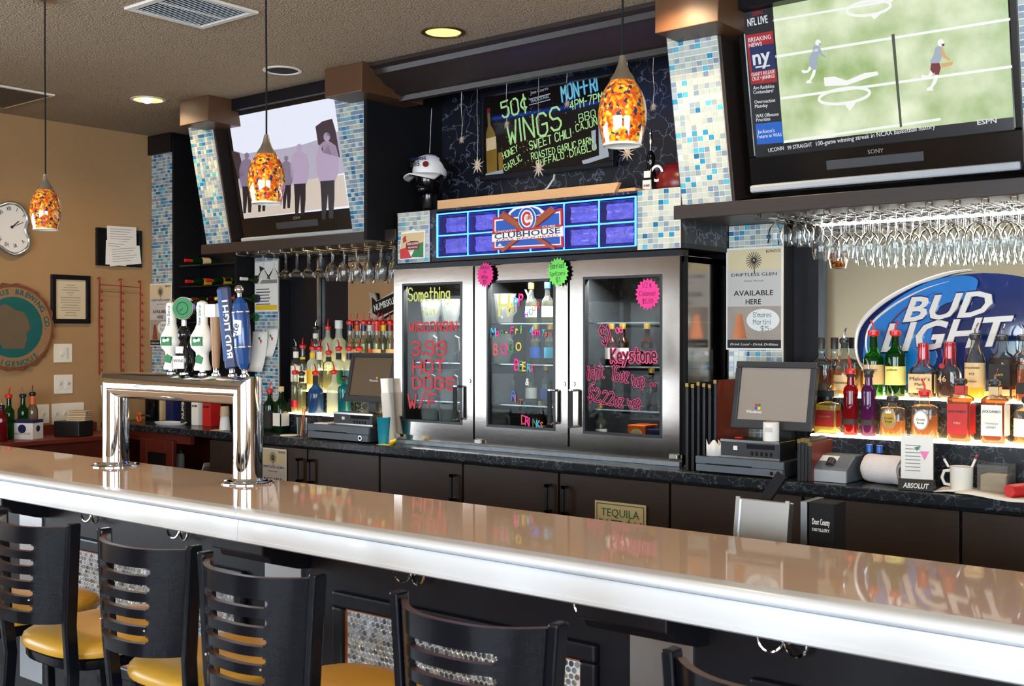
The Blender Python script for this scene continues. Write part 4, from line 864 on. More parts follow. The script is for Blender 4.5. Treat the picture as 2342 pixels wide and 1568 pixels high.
def frame(label, uv0, uv1, fw, mat, inner):
    a = A(*uv0, x=XL); b_ = A(*uv1, x=XL); t = T('picture_frame', label, 'frame', (XL+.001, (a.y+b_.y)/2, (a.z+b_.z)/2), (0,0,R(90)))
    w_, h_ = abs(b_.y-a.y)/2, abs(a.z-b_.z)/2
    m = MB(); m.box(-w_,w_,-.022,0,h_-fw,h_); m.box(-w_,w_,-.022,0,-h_,-h_+fw); m.box(-w_,-w_+fw,-.022,0,-h_+fw,h_-fw); m.box(w_-fw,w_,-.022,0,-h_+fw,h_-fw); m.build('moulding', mat, t, bev=.004)
    bx('picture', inner, t, -w_+fw, w_-fw, -.008, -.001, -h_+fw, h_-fw); return t, w_, h_
t, w_, h_ = frame('black frame stuffed with loose white papers on the tan wall', (218,520), (322,612), .028, 'black_paint', 'black_matte')
for i, (x, z, ww, hh_, r_) in enumerate(((.012,.075,.115,.15,-.02),(-.035,-.03,.08,.15,.03),(.03,-.045,.125,.11,-.12))):
    p = bx('loose_paper', 'paper', t, -ww, ww, -.0008, .0008, -hh_/2-.02, hh_/2); p.location = (x, -.026-.003*i, z); p.rotation_euler = (0, r_, 0)
    m = MB()
    for k in range(6): m.box(-ww*.8, ww*(.75-.2*(k%3)), -.0014, -.0009, hh_*.35-k*.017, hh_*.35-k*.017+.003)
    m.build('print_line', 'ink_grey', p)
t, w_, h_ = frame('black framed certificate above the light switches', (115,627), (204,740), .032, 'black_paint', 'paper_warm')
m = MB()
for k in range(13):
    ww = (.35,.55,.7,.3,.2,.8,.78,.8,.6,.8,.75,.4,.5)[k]*(w_-.05); m.box(-ww,ww,-.0092,-.0082,h_-.07-k*.017,h_-.066-k*.017)
m.build('print_line', 'ink_grey', t)
# red wire racks
t = wthing('wire_rack', 'red wire chip rack with three clip rods on the tan wall', 'rack', 275, 740)
L0 = on(t,228,632,-.03); L1 = on(t,277,636,-.03); L2 = on(t,321,640,-.03)
for k, p in enumerate((L0,L1,L2)):
    m = MB(); m.tube([(p[0],-.004,p[1]-.012),(p[0],-.03,p[1]-.005),(p[0],-.035,p[1]-.02),(p[0],-.03,p[1]-.3),(p[0],-.03,p[1]-.68)], .0045, 6)
    for i in range(10): m.tube([(p[0],-.03,p[1]-.10-i*.06),(p[0]+.012,-.045,p[1]-.115-i*.06),(p[0]+.004,-.05,p[1]-.095-i*.06)], .003, 5)
    m.build('clip_rod', 'red_wire', t, True)
MB().tube([(L0[0],-.03,L0[1]-.055),(L2[0],-.03,L2[1]-.055)], .0025, 6).build('cross_wire', 'red_wire', t); MB().tube([(L0[0],-.03,L0[1]-.10),(L2[0],-.03,L2[1]-.10)], .0015, 6).build('cross_wire', 'nickel', t)
def plate(label, u0, v0, u1, v1, kind):
    a = A(u0, v0, x=XL); b_ = A(u1, v1, x=XL); t = T('switch_plate', label, 'switch plate', (XL, (a.y+b_.y)/2, (a.z+b_.z)/2), (0,0,R(90)), 'cream wall plates by the bar end')
    w_, h_ = abs(b_.y-a.y)/2, abs(a.z-b_.z)/2; bx('plate', 'ivory', t, -w_, w_, -.007, 0, -h_, h_, bev=.002)
    if kind == 'knob': bx('slider_slot', 'paper_grey', t, w_*.35, w_*.6, -.009, -.006, -h_*.6, h_*.6); MB().cyl((-w_*.15,-.007,-.002),(-w_*.15,-.016,-.002),.014,n=16).build('knob', 'ivory', t, True)
    elif kind == 'double':
        for s in (-1,1): bx('rocker', 'white_plastic', t, s*w_*.42-.016, s*w_*.42+.016, -.010, -.006, -.03, .03); MB().obox((s*w_*.42,-.014,.004),(.008,.014,.018),(R(25),0,0)).build('toggle', 'paper_grey', t)
    else:
        for i in range(kind): MB().obox((-w_+(i+.5)*2*w_/kind,-.012,.0),(.009,.016,.022),(R(25),0,0)).build('toggle', 'white_plastic' if i < 3 else 'charcoal', t)
plate('cream dimmer plate below the framed certificate', 122, 786, 164, 828, 'knob'); plate('cream double switch plate below the dimmer', 123, 857, 165, 899, 'double'); plate('single cream switch plate beside the four-gang plate', 84, 925, 111, 967, 1); plate('wide cream four-gang switch plate above the side cabinet', 117, 923, 191, 966, 4)
# ================================================================== alcove things
MY = 4.84
mb = T('menu_board', 'black framed write-on menu board in the alcove with green lettering about wings', 'menu board', (AX(1250,MY), MY, A(1250,290,y=MY).z))
tl, tr_, br, bl_ = on(mb,1096,220), on(mb,1407,154), on(mb,1404,373), on(mb,1105,421)
x0, x1 = (tl[0]+bl_[0])/2, (tr_[0]+br[0])/2; z1, z0 = (tl[1]+tr_[1])/2, (bl_[1]+br[1])/2
m = MB(); f = .028
m.box(x0,x1,-.015,.02,z1-f,z1); m.box(x0,x1,-.015,.02,z0,z0+f); m.box(x0,x0+f,-.015,.02,z0+f,z1-f); m.box(x1-f,x1,-.015,.02,z0+f,z1-f); m.build('frame', 'black_paint', mb, bev=.004)
mk('board_face', '#191310', .1, var=(4,.5)); bx('writing_surface', 'board_face', mb, x0+f, x1-f, -.002, .015, z0+f, z1-f)
YG = -.0035
def hb(s_, p0, p1, h, mat='chalk_green', wd=.005, under=None): return hand(mb, s_, p0, p1, h, mat, YG, wd, under=under)
hb('50c/', (1150,272), (1205,252), 36, wd=.011); hb('WINGS', (1163,332), (1284,296), 50, wd=.012)
hb('MON-FRI', (1286,232), (1366,206), 34, 'chalk_blue', .013); hand(mb, 'MON-FRI', (1286,232), (1366,206), 34, 'chalk_green', YG-.0008, .004); hb('4PM-7PM', (1304,252), (1378,232), 20, wd=.006); hb('BBQ', (1325,280), (1362,268), 18)
hb('CAJUN', (1318,302), (1366,286), 16); hb('SWEET CHILI', (1212,343), (1306,314), 19, wd=.006); hb('ROASTED GARLIC PARM', (1216,366), (1356,328), 15); hb('HONEY', (1152,364), (1185,346), 15); hb('GARLIC', (1156,392), (1194,366), 15); hb('BUFFALO', (1228,382), (1290,362), 14); hb('DIABLO', (1304,360), (1364,342), 16)
hb('.', (1206,344),(1208,343), 8); hb('.', (1208,368),(1210,367), 8); hb('.', (1298,358),(1300,357), 8); hb('.', (1316,280),(1318,279), 8); hb('.', (1311,304),(1313,303), 8)
typed(mb, 'Jose Cuervo', (1213,217), (1254,206), 8, 'grey_light', YG, bold=.01); typed(mb, 'TRADICIONAL', (1213,236), (1256,224), 7, 'grey_light', YG, bold=.01)
q4(mb, ((1209,227),(1258,214),(1259,216),(1209,229)), 'grey_light', YG, 'printed_scroll'); q4(mb, ((1210,240),(1259,227),(1259,229),(1210,242)), 'grey_light', YG, 'printed_scroll')
q4(mb, ((1114,250),(1120,249),(1122,286),(1132,305),(1136,330),(1137,395),(1114,402),(1111,330),(1112,305),(1116,288)), 'gold', YG+.0008, 'printed_bottle'); q4(mb, ((1112,318),(1134,312),(1135,340),(1113,346)), 'tan_label', YG, 'printed_bottle'); q4(mb, ((1114,249),(1121,247),(1121,258),(1114,260)), 'dark_red', YG, 'printed_bottle')
q4(mb, ((1139,350),(1149,347),(1151,390),(1141,394)), 'gold', YG, 'printed_glass'); q4(mb, ((1110,398),(1150,388),(1152,398),(1112,408)), 'grey_light', YG-.0003, 'printed_ice'); q4(mb, ((1352,300),(1362,297),(1363,340),(1354,343)), 'grey_light', YG, 'printed_glass'); q4(mb, ((1368,268),(1378,265),(1392,355),(1370,362)), 'grey_light', YG+.0005, 'printed_bottle'); q4(mb, ((1330,368),(1394,348),(1394,358),(1334,377)), 'grey_light', YG-.0003, 'printed_ice')
m = MB(); rn = random.Random(3)
for i in range(90):
    x = rn.gauss(x0+.32,.13); z = rn.uniform(z0+.05,z1-.07)
    if x0+.04 < x < x1-.04: s = rn.uniform(.0015,.0035); m.box(x-s,x+s,YG-.0003,YG,z-s,z+s)
m.build('printed_confetti', 'gold', mb)
# hanging stars on threads
def star(label, u, v, r, y, vt):
    p = A(u, v, y=y); t = T('hanging_star', label, 'ornament', p, (0,0,random.uniform(-.3,.3)), 'glitter stars hanging in the alcove')
    pts = []
    for i in range(20):
        rr = r*(1 if i % 4 == 0 else .78) if i % 2 == 0 else r*.28
        pts.append((math.sin(PI*i/10)*rr, math.cos(PI*i/10)*rr))
    m = MB(); n = len(pts); m.add([(a,0,b_) for a,b_ in pts]+[(0,-.012,0),(0,.012,0)], [(i,(i+1)%n,n) for i in range(n)]+[((i+1)%n,i,n+1) for i in range(n)]); m.build('star', 'star_glitter', t)
    zt = 2.893-p.z; MB().tube([(0,0,r*.9),(.004,0,zt*.35),(-.003,0,zt*.7),(0,0,zt)], .0014, 5).build('thread', 'silver', t)
for k, (lb, u, v, r, y) in enumerate((('glitter star hanging nearest the white hat', 1056, 320, 0.026, 4.455),('large glitter star hanging at the lower left corner of the menu board', 1092, 378, 0.055, 4.455),('small glitter star hanging over the menu board beside the word about wings', 1159, 285, 0.026, 4.455),('large glitter star hanging over the bottom of the menu board', 1232, 385, 0.056, 4.455),('small glitter star hanging below the weekday lettering', 1297, 238, 0.028, 4.455),('large glitter star hanging below the right pendant', 1434, 350, 0.048, 4.455),('small glitter star hanging right of the right pendant', 1494, 245, 0.024, 4.455))): star(lb, u, v, r, y, 0)
p = A(983, 350, y=4.7); t = T('silver_thread', 'thin silver thread hanging above the white hat', 'thread', p); MB().tube([(0,0,0),(.012,0,.2),(.016,0,2.9-p.z)], .0018, 5).build('strand', 'silver', t)
# mannequin head and cap
hp = A(980, 478, y=4.62); hz = 2.292
hdm = T('mannequin_head', 'glossy black mannequin head at the left end of the alcove ledge', 'mannequin head', (hp.x, 4.62, hz), (0,0,R(4)))
m = MB(); m.lathe([(.07,0),(.068,.012),(.05,.03),(.046,.09),(.05,.11)], 20); m.ell((0,.01,.20),.072,.088,.11,20,14); m.ell((0,-.05,.135),.04,.04,.035,14,10)
m.prism([(-.001,0),(0,0),(0,.001)],0,.001)
m.build('head', 'black_gloss', hdm, True); m = MB(); m.add([(-.014,-.075,.165),(.014,-.075,.165),(0,-.102,.168),(-.005,-.076,.205),(.005,-.076,.205)], [(0,2,3),(2,1,4),(2,4,3),(0,1,2)]); m.build('nose', 'black_gloss', hdm, True)
for s in (-1,1): MB().ell((s*.073,.01,.18),.01,.018,.028,8,6).build('ear', 'black_gloss', hdm, True)
cp = T('baseball_hat', 'white champions baseball hat on the black mannequin head', 'hat', (hp.x, 4.62, hz+.215), (R(-4),0,R(4)))
MB().lathe([(.088,0),(.092,.02),(.088,.06),(.068,.095),(.035,.114),(.001,.118)], 24, (0,.01,0), sy=1.14, cap=False).build('crown', ['white','black_matte'], cp, True)
m = MB(); vs = []; nn = 14
for i in range(nn+1):
    a_ = -PI/2*1.0 + PI*i/nn - PI/2
    a_ = PI + PI*i/nn
    vs += [(math.cos(a_)*.09, math.sin(a_)*.095+.01, .004), (math.cos(a_)*.092, -.06+math.sin(a_)*.11, -.018-.02*abs(math.cos(a_)))]
m.add(vs, [(2*i,2*i+1,2*i+3,2*i+2) for i in range(nn)]); b_o = m.build('brim', 'white', cp, True); so = b_o.modifiers.new('s','SOLIDIFY'); so.thickness = .004
txt('lettering', 'CHAMPIONS', cp, (0,-.092,.068), .018, 'felt_navy', cx=True, bold=.03, wmax=.11, rot=(R(18),0,0)); txt('lettering', '2015', cp, (-.02,-.098,.036), .024, 'ink', cx=True, bold=.02, rot=(R(5),0,0))
MB().cyl((.045,-.082,.045),(.047,-.086,.046),.017,n=14).build('emblem', 'dark_red', cp)
MB().ell((0,.04,.06),.094,.09,.062,16,10).build('back_panel', 'black_matte', cp, True)
# bottle-shaped tap handle, red bowl cap, cable on the ledge
bq = A(1488, 425, y=4.66); t = T('display_handle', 'black and white bottle-shaped tap handle standing on the alcove ledge', 'tap handle', (bq.x, 4.66, 2.292))
s_ = (A(1488,345,y=4.66).z-2.292)/.19
MB().lathe([(.024*s_,0),(.028*s_,.02*s_),(.029*s_,.07*s_),(.02*s_,.105*s_),(.014*s_,.125*s_),(.019*s_,.14*s_),(.02*s_,.16*s_),(.014*s_,.18*s_),(.005*s_,.19*s_)], 22).build('body', 'black_gloss', t, True)
MB().cyl((0,0,.19*s_),(0,0,.21*s_),.006,n=10).build('ferrule', 'nickel', t, True); MB().lathe([(.003,.21*s_),(.008,.23*s_),(.010,.25*s_),(.006,.27*s_),(.002,.285*s_)],10).build('chrome_tip', 'chrome', t, True)
bx('label', 'white', t, -.022*s_, .018*s_, -.030*s_, -.024*s_, .012*s_, .062*s_); bx('label', 'white', t, -.016*s_, .014*s_, -.0295*s_, -.02*s_, .072*s_, .10*s_)
txt('lettering', 'THE NAKED', t, (-.002*s_,-.031*s_,.034*s_), .009*s_, 'ink', cx=True, wmax=.03*s_)
hq = A(1545, 420, y=4.72); t = T('football_helmet', 'dark red football helmet partly hidden behind the tiled pilaster', 'helmet', (hq.x, 4.75, 2.292))
MB().lathe([(.10,0),(.118,.04),(.115,.09),(.085,.135),(.04,.155),(.001,.158)], 24, cap=False).build('shell', 'dark_red', t, True); m = MB(); m.stroke([(math.cos(2*PI*i/20)*.03-.06, math.sin(2*PI*i/20)*.035+.10) for i in range(21)], .012, -.105); m.build('team_letter', 'white', t)
t = T('power_cable', 'white cable running down from the menu board to the pine board', 'cable', (0,0,0))
MB().tube([A(1268,400,y=4.80),A(1266,410,y=4.76),A(1252,430,y=4.72),A(1238,444,y=4.66),A(1225,452,y=4.62)], .0055, 8).build('cord', 'white', t, True)
# ================================================================== hanging glass racks
def rev(prof, wall=.0016):
    return prof
def glass_mesh(kind):
    m = MB()
    if kind == 'wine': pr = [(.034,0),(.033,-.003),(.006,-.008),(.0035,-.02),(.0035,-.075),(.006,-.082),(.024,-.095),(.036,-.115),(.039,-.135),(.036,-.165),(.031,-.19)]
    elif kind == 'balloon': pr = [(.036,0),(.035,-.003),(.006,-.008),(.004,-.02),(.004,-.065),(.007,-.072),(.030,-.088),(.042,-.115),(.0445,-.14),(.041,-.17),(.035,-.195)]
    elif kind == 'tulip': pr = [(.030,0),(.029,-.003),(.006,-.008),(.005,-.02),(.009,-.028),(.024,-.045),(.030,-.065),(.028,-.085),(.034,-.11)]
    elif kind == 'martini': pr = [(.034,0),(.033,-.003),(.005,-.008),(.0035,-.02),(.0035,-.09),(.006,-.096),(.047,-.16)]
    else: pr = [(.032,0),(.031,-.003),(.005,-.008),(.0035,-.02),(.0035,-.10),(.006,-.106),(.020,-.115),(.022,-.125),(.044,-.135),(.046,-.15)]
    m.lathe(pr, 20, cap=False); n = len(pr)
    return m.mesh('hanging_glass', 'glass_stem', True)
GM = {k: glass_mesh(k) for k in ('wine','balloon','tulip','martini','marg')}
rackz = 2.128
def rack(label, x0, n, pitch, y0, y1):
    t = T('glass_rack', label, 'glass rack', (x0, y0, rackz))
    for i in range(n+1):
        m = MB(); x = i*pitch
        for s in (-1,1):
            m.tube([(x+s*.012,-.012,.010),(x+s*.012,-.006,-.004),(x+s*.012,.02,-.006),(x+s*.012,y1-y0,-.006)], .0026, 6)
        m.tube([(x-.012,0,-.004),(x-.012,0,.011),(x+.012,0,.011),(x+.012,0,-.004)], .0022, 5); m.build('rail_pair', 'wire_chrome', t, True)
    return t
LN, LPt = 13, .105; lx0 = AX(545,4.46)
rack('chrome wire stemware rack under the left television shelf', lx0, LN, LPt, 4.46, 4.90)
RN, RPt = 14, .105; rx0 = AX(1738,4.50)
rack('chrome wire stemware rack under the right television shelf', rx0, RN, RPt, 4.48, 4.865)
WORD = {'wine':'wine glass','balloon':'large wine glass','tulip':'short tulip glass','martini':'martini glass','marg':'margarita glass'}
ORD = ['front','second','third','back']; NTH = ['first','second','third','fourth','fifth','sixth','seventh','eighth','ninth','tenth','eleventh','twelfth','thirteenth','fourteenth']
def hang(kind, x, y, grp, i=0, j=0):
    o = put('hanging_glass', GM[kind], None, (x, y, rackz+.0005), (0,0,random.uniform(0,1)))
    tag(o, '%s in %s row of %s rack, %s lane from left' % (WORD[kind], ORD[j], grp, NTH[i]), 'glass', '%ses in the %s rack' % (WORD[kind], grp))
rn = random.Random(5)
for i in range(LN):
    x = lx0+(i+.5)*LPt
    kind = ('','martini','martini','marg','marg','marg','marg','wine','wine','wine','wine','wine','wine')[i]
    if not kind: continue
    for j in range(1 if i in (1,) else (2 if i < 3 else 4)):
        hang(kind, x, 4.53+j*.099+rn.uniform(-.002,.002), 'left', i, j)
for i in range(RN):
    x = rx0+(i+.5)*RPt
    kind = 'tulip' if i < 2 else ('wine' if i < 6 else 'balloon')
    if i >= 12: continue
    for j in range(4): hang(kind, x, 4.54+j*.10+rn.uniform(-.004,.004), 'right', i, j)
# under-shelf light above the right rack
t = T('shelf_light', 'slim white light bar at the back of the right glass rack', 'light', (-1.45, 4.908, 2.128))
bx('housing', 'white_plastic', t, -.75, .9, -.02, .02, .0, .010); bx('diffuser', 'bar_light', t, -.73, .88, -.018, .0, -.008, .0)
l = area('shelf_light_lamp', (0,0,0), (R(-25),0,0), 1.6, .03, 4, (1,.96,.9)); l.parent = t; l.location = (.07,-.012,-.012)
# ================================================================== stepped bottle displays
def steps(label, x0, x1, tiers, strip=True):
    t = T('bottle_steps', label, 'display steps', (x0, tiers[0][0], CT+.001)); w_ = x1-x0
    y0 = tiers[0][0]
    for i, (y, z) in enumerate(tiers):
        yb = tiers[i+1][0] if i+1 < len(tiers) else 4.905
        bx('step', 'marble_counter', t, 0, w_, y-y0, yb-y0, 0, z-CT-.009)
        bx('lit_glass', 'led_top', t, 0, w_, y-y0+.004, yb-y0-.001, z-CT-.009, z-CT-.001)
        if strip: bx('light_strip', 'led_warm', t, 0, w_, y-y0-.003, y-y0+.003, z-CT-.009, z-CT-.003)
    return t
mk('led_top', '#f6e6c0', .3, emit=6, ecol='#ffdc9a', var=(8,.1))
TR1, TR2 = (4.585, 1.197), (4.735, 1.357)
steps('stepped black bottle display with lit edges right of the cooler', AX(1855,4.59), .9, (TR1, TR2))
TL = ((4.60,1.14),(4.706,1.275),(4.81,1.405))
steps('stepped bottle display with lit shelves left of the cooler', AX(652,4.58), fx[0]-.012, TL, False)
# ================================================================== bottles
def sprof(r, hb, ht, rn_, shoulder='round'):
    if shoulder == 'round': sh = [(r,hb),(r*.97,hb+(ht-hb)*.10),(r*.82,hb+(ht-hb)*.22),(r*.52,hb+(ht-hb)*.33),(rn_*1.15,hb+(ht-hb)*.46)]
    elif shoulder == 'slope': sh = [(r,hb),(r*.86,hb+(ht-hb)*.22),(r*.6,hb+(ht-hb)*.42),(rn_*1.2,hb+(ht-hb)*.6)]
    else: sh = [(r,hb),(r*.98,hb+(ht-hb)*.06),(r*.75,hb+(ht-hb)*.18),(rn_*1.3,hb+(ht-hb)*.26)]
    return [(r*.93,0),(r,.006)] + sh + [(rn_,ht-.012),(rn_*1.12,ht-.010),(rn_*1.12,ht)]
BCACHE = {}
def cached(key, fn):
    if key not in BCACHE: BCACHE[key] = fn()
    return BCACHE[key]
def bottle(label, x, y, z, r=.037, hb=.17, ht=.26, rn_=.0135, glass='glass_bottle', liq=None, fill=.6, labels=(), top='red', sq=0, sh='round', spin=0, flat=1, group=None):
    z = z+.0006
    t = T('liquor_bottle', label, 'bottle', (x, y, z), (0,0,spin), group)
    k = (round(r,4),hb,ht,rn_,sq,sh,flat)
    pr = sprof(r,hb,ht,rn_,sh); N2 = 20 if not sq else 24
    def lath(ps): 
        m = MB(); nb = [p for p in ps if p[1] <= hb+.001]; nk = [p for p in ps if p[1] > hb-.001]
        if sq:
            m.lathe(nb, N2, sq=sq, cap=False); m.lathe([nb[-1]]+[], N2) if 0 else None
            # blend to a round neck
            vs_prev = None
            full = []
            for rr, zz in ps:
                q = sq if zz <= hb+.001 else max(2, sq*(1-(zz-hb)/((ht-hb)*.4)))
                full.append((rr,zz,q))
            m = MB(); vs = []
            for rr, zz, q in full:
                for i in range(N2):
                    a_ = 2*PI*(i+.5)/N2; c_, s_ = math.cos(a_), math.sin(a_); kk = 1/(abs(c_)**q+abs(s_)**q)**(1/q); vs.append((c_*kk*rr, s_*kk*rr*flat, zz))
            n_ = len(full); fs = [(j*N2+i, j*N2+(i+1)%N2, (j+1)*N2+(i+1)%N2, (j+1)*N2+i) for j in range(n_-1) for i in range(N2)]
            fs.append(tuple(range(N2-1,-1,-1))); m.add(vs, fs)
        else: m.lathe(ps, N2, cap=False, sy=flat); m.add([(p[0]*.0,0,0) for p in ()], [])
        return m
    put('glass', cached(('g',glass)+k, lambda: lath(pr).mesh('glass', glass, True)), t)
    if liq:
        zf = ht*fill; lp = []
        for i, (rr, zz) in enumerate(pr):
            if zz > zf:
                r0, z0_ = pr[i-1]; q = (zf-z0_)/max(zz-z0_,1e-5); lp.append(((r0+(rr-r0)*q)*.93, zf)); break
            lp.append((rr*.93, zz+.004 if i < 2 else zz))
        def lm():
            m = lath(lp) if not sq else lath(lp); m.lathe([(lp[-1][0],zf),(.0005,zf+.0002)], N2, cap=False, sy=flat, sq=sq if sq and zf<hb else 0); return m.mesh('liquid', liq, True)
        put('liquid', cached(('l',liq,fill)+k, lm), t)
    for lbz in labels:
        z0_, z1_, mat = lbz[:3]; rr = r*1.012
        def lbm(z0_=z0_, z1_=z1_, mat=mat, rr=rr):
            m = MB()
            rc = rr if z0_ < hb else rn_*1.35
            if sq:
                m.box(-rc*.86,rc*.86,-rc*flat-.0008,-rc*flat+.0006,z0_,z1_); m.box(rc-.0006,rc+.0008,-rc*.8*flat,rc*.8*flat,z0_,z1_)
            else:
                n_ = 14; vs = []
                for i in range(n_+1):
                    a_ = R(-200+i*(220/n_)); vs += [(math.cos(a_)*rc, math.sin(a_)*rc*flat, z0_), (math.cos(a_)*rc, math.sin(a_)*rc*flat, z1_)]
                m.add(vs, [(2*i,2*i+2,2*i+3,2*i+1) for i in range(n_)])
            return m.mesh('label', mat, True)
        lo_ = put('label', cached(('b',z0_,z1_,mat)+k, lbm), t)
        if len(lbz) > 3:
            for s_, zt, hh_, mt in lbz[3]: txt('lettering', s_, lo_, (0,-rr*flat-.0015,zt), hh_, mt, cx=True, wmax=min(rr*1.5, hh_*len(s_)*.8))
    if top.startswith('red') or top.startswith('black') or top.startswith('steel'):
        mat = {'red':'pourer_red','black':'black_plastic','steel':'black_plastic'}[top.split('_')[0]]
        def pm():
            m = MB(); m.lathe([(rn_*1.25,ht-.012),(rn_*1.3,ht-.008),(rn_*1.55,ht-.006),(rn_*1.6,ht+.008),(rn_*1.3,ht+.013),(.004,ht+.016)], 16)
            return m.mesh('pourer_collar', mat, True)
        put('pourer_collar', cached(('p',mat)+k, pm), t)
        sm = 'pourer_red' if top == 'red' else 'wire_chrome'
        put('pour_spout', cached(('s',sm)+k, lambda: MB().tube([(0,0,ht+.01),(0,0,ht+.03),(-.006,0,ht+.045),(-.014,0,ht+.058)], [.005,.0042,.0036,.003], 8).mesh('pour_spout', sm, True)), t, rot=(0,0,random.choice((0,0,.5,2.6,3.4))))
    else:
        hc = .03 if '+' not in top else .05; mat = top.strip('+')
        put('cap', cached(('c',mat,hc)+k, lambda: MB().lathe([(rn_*1.3,ht-.014),(rn_*1.32,ht+hc-.016),(rn_*1.2,ht+hc-.013)], 18).mesh('cap', mat, True)), t)
    return t
def bt(label, u, y, z, **k): return bottle(label, AX(u,y), y, z, **k)
z2, z1_ = TR2[1], TR1[1]; YU, YL = 4.80, 4.66
GW = 'whiskey bottles on the lit right steps'
bt('round amber bourbon flask beside the right till screen', 1879, YU, z2, r=.047, hb=.13, ht=.215, liq='liquor_amber', fill=.5, top='dark_wood+', flat=.7, group=GW, labels=((.02,.05,'ink'),))
bt('amber bourbon flask half hidden behind the cognac bottle', 1909, YU+.03, z2, r=.044, hb=.13, ht=.215, liq='liquor_amber', fill=.5, top='dark_wood+', flat=.7, group=GW)
bt('cognac bottle with gold neck and cream label on the upper step', 1931, YU-.02, z2, r=.044, hb=.10, ht=.235, liq='liquor_amber', fill=.42, top='steel', sh='slope', group=GW, labels=((.018,.088,'tan_label',(('Hennessy',.05,.014,'ink'),)),))
bt('green scotch bottle with wide tan label and red pourer', 1998, YU, z2, r=.043, hb=.15, ht=.27, rn_=.016, glass='glass_green', top='red', sh='round', group=GW, labels=((.05,.135,'tan_label',(('GLENLIVET',.105,.011,'ink'),)),))
bt('green whiskey bottle with slim cream label and red pourer', 2048, YU, z2, r=.042, hb=.17, ht=.27, rn_=.015, glass='glass_green', liq='glass_dkgreen', fill=.5, top='red', group=GW, labels=((.05,.13,'yellow_pale',(('JAMESON',.11,.008,'ink'),)),))
bt('squat bourbon bottle with dripping red wax and cream label', 2112, YU, z2, r=.056, hb=.105, ht=.21, rn_=.017, liq='liquor_dark', fill=.5, top='red_wax+', sq=4, flat=.75, group=GW, labels=((.02,.10,'tan_label',(("Maker's",.075,.015,'ink'),('Mark',.055,.013,'ink'),('WHISKY',.036,.006,'ink'))),)) if 0 else None
mk('wax', '#b3202a', .25, var=(20,.1), coat=.4)
def wax(t, rn_, ht, seed):
    m = MB(); q = random.Random(seed); m.lathe([(rn_*1.35,ht-.05),(rn_*1.4,ht-.03),(rn_*1.3,ht+.005),(rn_*1.32,ht+.016),(rn_*.9,ht+.02)], 16)
    for i in range(7):
        a_ = i*.9; m.tube([(math.cos(a_)*rn_*1.3,math.sin(a_)*rn_*1.3,ht-.045),(math.cos(a_)*rn_*1.5,math.sin(a_)*rn_*1.5,ht-.06-q.uniform(0,.03))],.0032,6)
    m.build('wax_seal', 'wax', t, True)
b1 = bt('squat bourbon bottle with dripping red wax and cream label', 2112, YU, z2, r=.056, hb=.105, ht=.21, rn_=.017, liq='liquor_dark', fill=.5, top='wax', sq=4, flat=.75, group=GW, labels=((.02,.10,'tan_label',(("Maker's",.072,.015,'ink'),('Mark',.05,.013,'ink'),('WHISKY',.034,.006,'ink'))),)); wax(b1, .017, .21, 1)
b1 = bt('red-waxed bourbon bottle marked with the number 46', 2172, YU, z2, r=.046, hb=.115, ht=.215, rn_=.017, liq='liquor_dark', fill=.52, top='wax', sq=4, flat=.75, group=GW); wax(b1, .017, .215, 2); txt('lettering', '46', b1, (-.02,-.046*.75-.002,.07), .024, 'tan_label', cx=True); MB().cyl((-.018,-.038,.135),(-.018,-.044,.135),.011,n=16).build('wax_stamp', 'wax', b1)
bt('clear bottle with tall tan paper label and dark cork on the upper step', 2230, YU, z2, r=.040, hb=.155, ht=.255, rn_=.0145, liq='liquor_yellow', fill=.2, top='black_plastic+', sh='slope', group=GW, labels=((.05,.15,'tan_label',(('WOLLERSHEIM',.125,.008,'ink'),('RYE',.1,.009,'ink'),('WHISKEY',.07,.007,'ink'))),))
bt('dark red whiskey bottle with black label at the right edge of the upper step', 2292, YU, z2, r=.046, hb=.165, ht=.25, rn_=.016, glass='glass_bottle', liq='liquor_dark', fill=.68, top='black_plastic+', sq=4, flat=.85, group=GW, labels=((.06,.145,'ink',(('BLACK',.10,.008,'gold'),)),(.02,.045,'tan_label')))
bt('amber bottle behind the black-labelled one on the upper step', 2338, YU+.055, z2, r=.032, hb=.17, ht=.25, liq='liquor_amber', fill=.6, top='black_plastic', group=GW)
bt('square amber bottle cut by the right edge on the upper step', 2352, YU-.02, z2, r=.04, hb=.14, ht=.2, liq='liquor_amber', fill=.62, top='gold', sq=4, group=GW, labels=((.03,.075,'ink'),))
b1 = bt('square yellow liqueur bottle with flat black stopper', 1893, YL, z1_, r=.050, hb=.125, ht=.15, rn_=.015, liq='liquor_yellow', fill=.78, top='black_plastic', sq=6, flat=.7, group=GW, labels=((.03,.10,'dark_red',(('DISARONNO',.07,.008,'gold'),)),)); bx('stopper', 'black_plastic', b1, -.04, .04, -.026, .026, .158, .184)
bt('slim dark red vodka bottle with red pourer on the lower step', 1946, YL-.01, z1_, r=.0305, hb=.185, ht=.265, rn_=.0135, glass='liquor_red', liq='liquor_red', fill=.66, top='red', sh='round', group=GW, labels=((.045,.068,'ink'),(.245,.262,'ink')))
bt('slim purple vodka bottle with black pourer on the lower step', 1987, YL-.01, z1_, r=.0305, hb=.185, ht=.265, rn_=.0135, glass='liquor_purple', liq='liquor_purple', fill=.66, top='steel', sh='round', group=GW, labels=((.045,.068,'ink'),(.245,.262,'ink')))
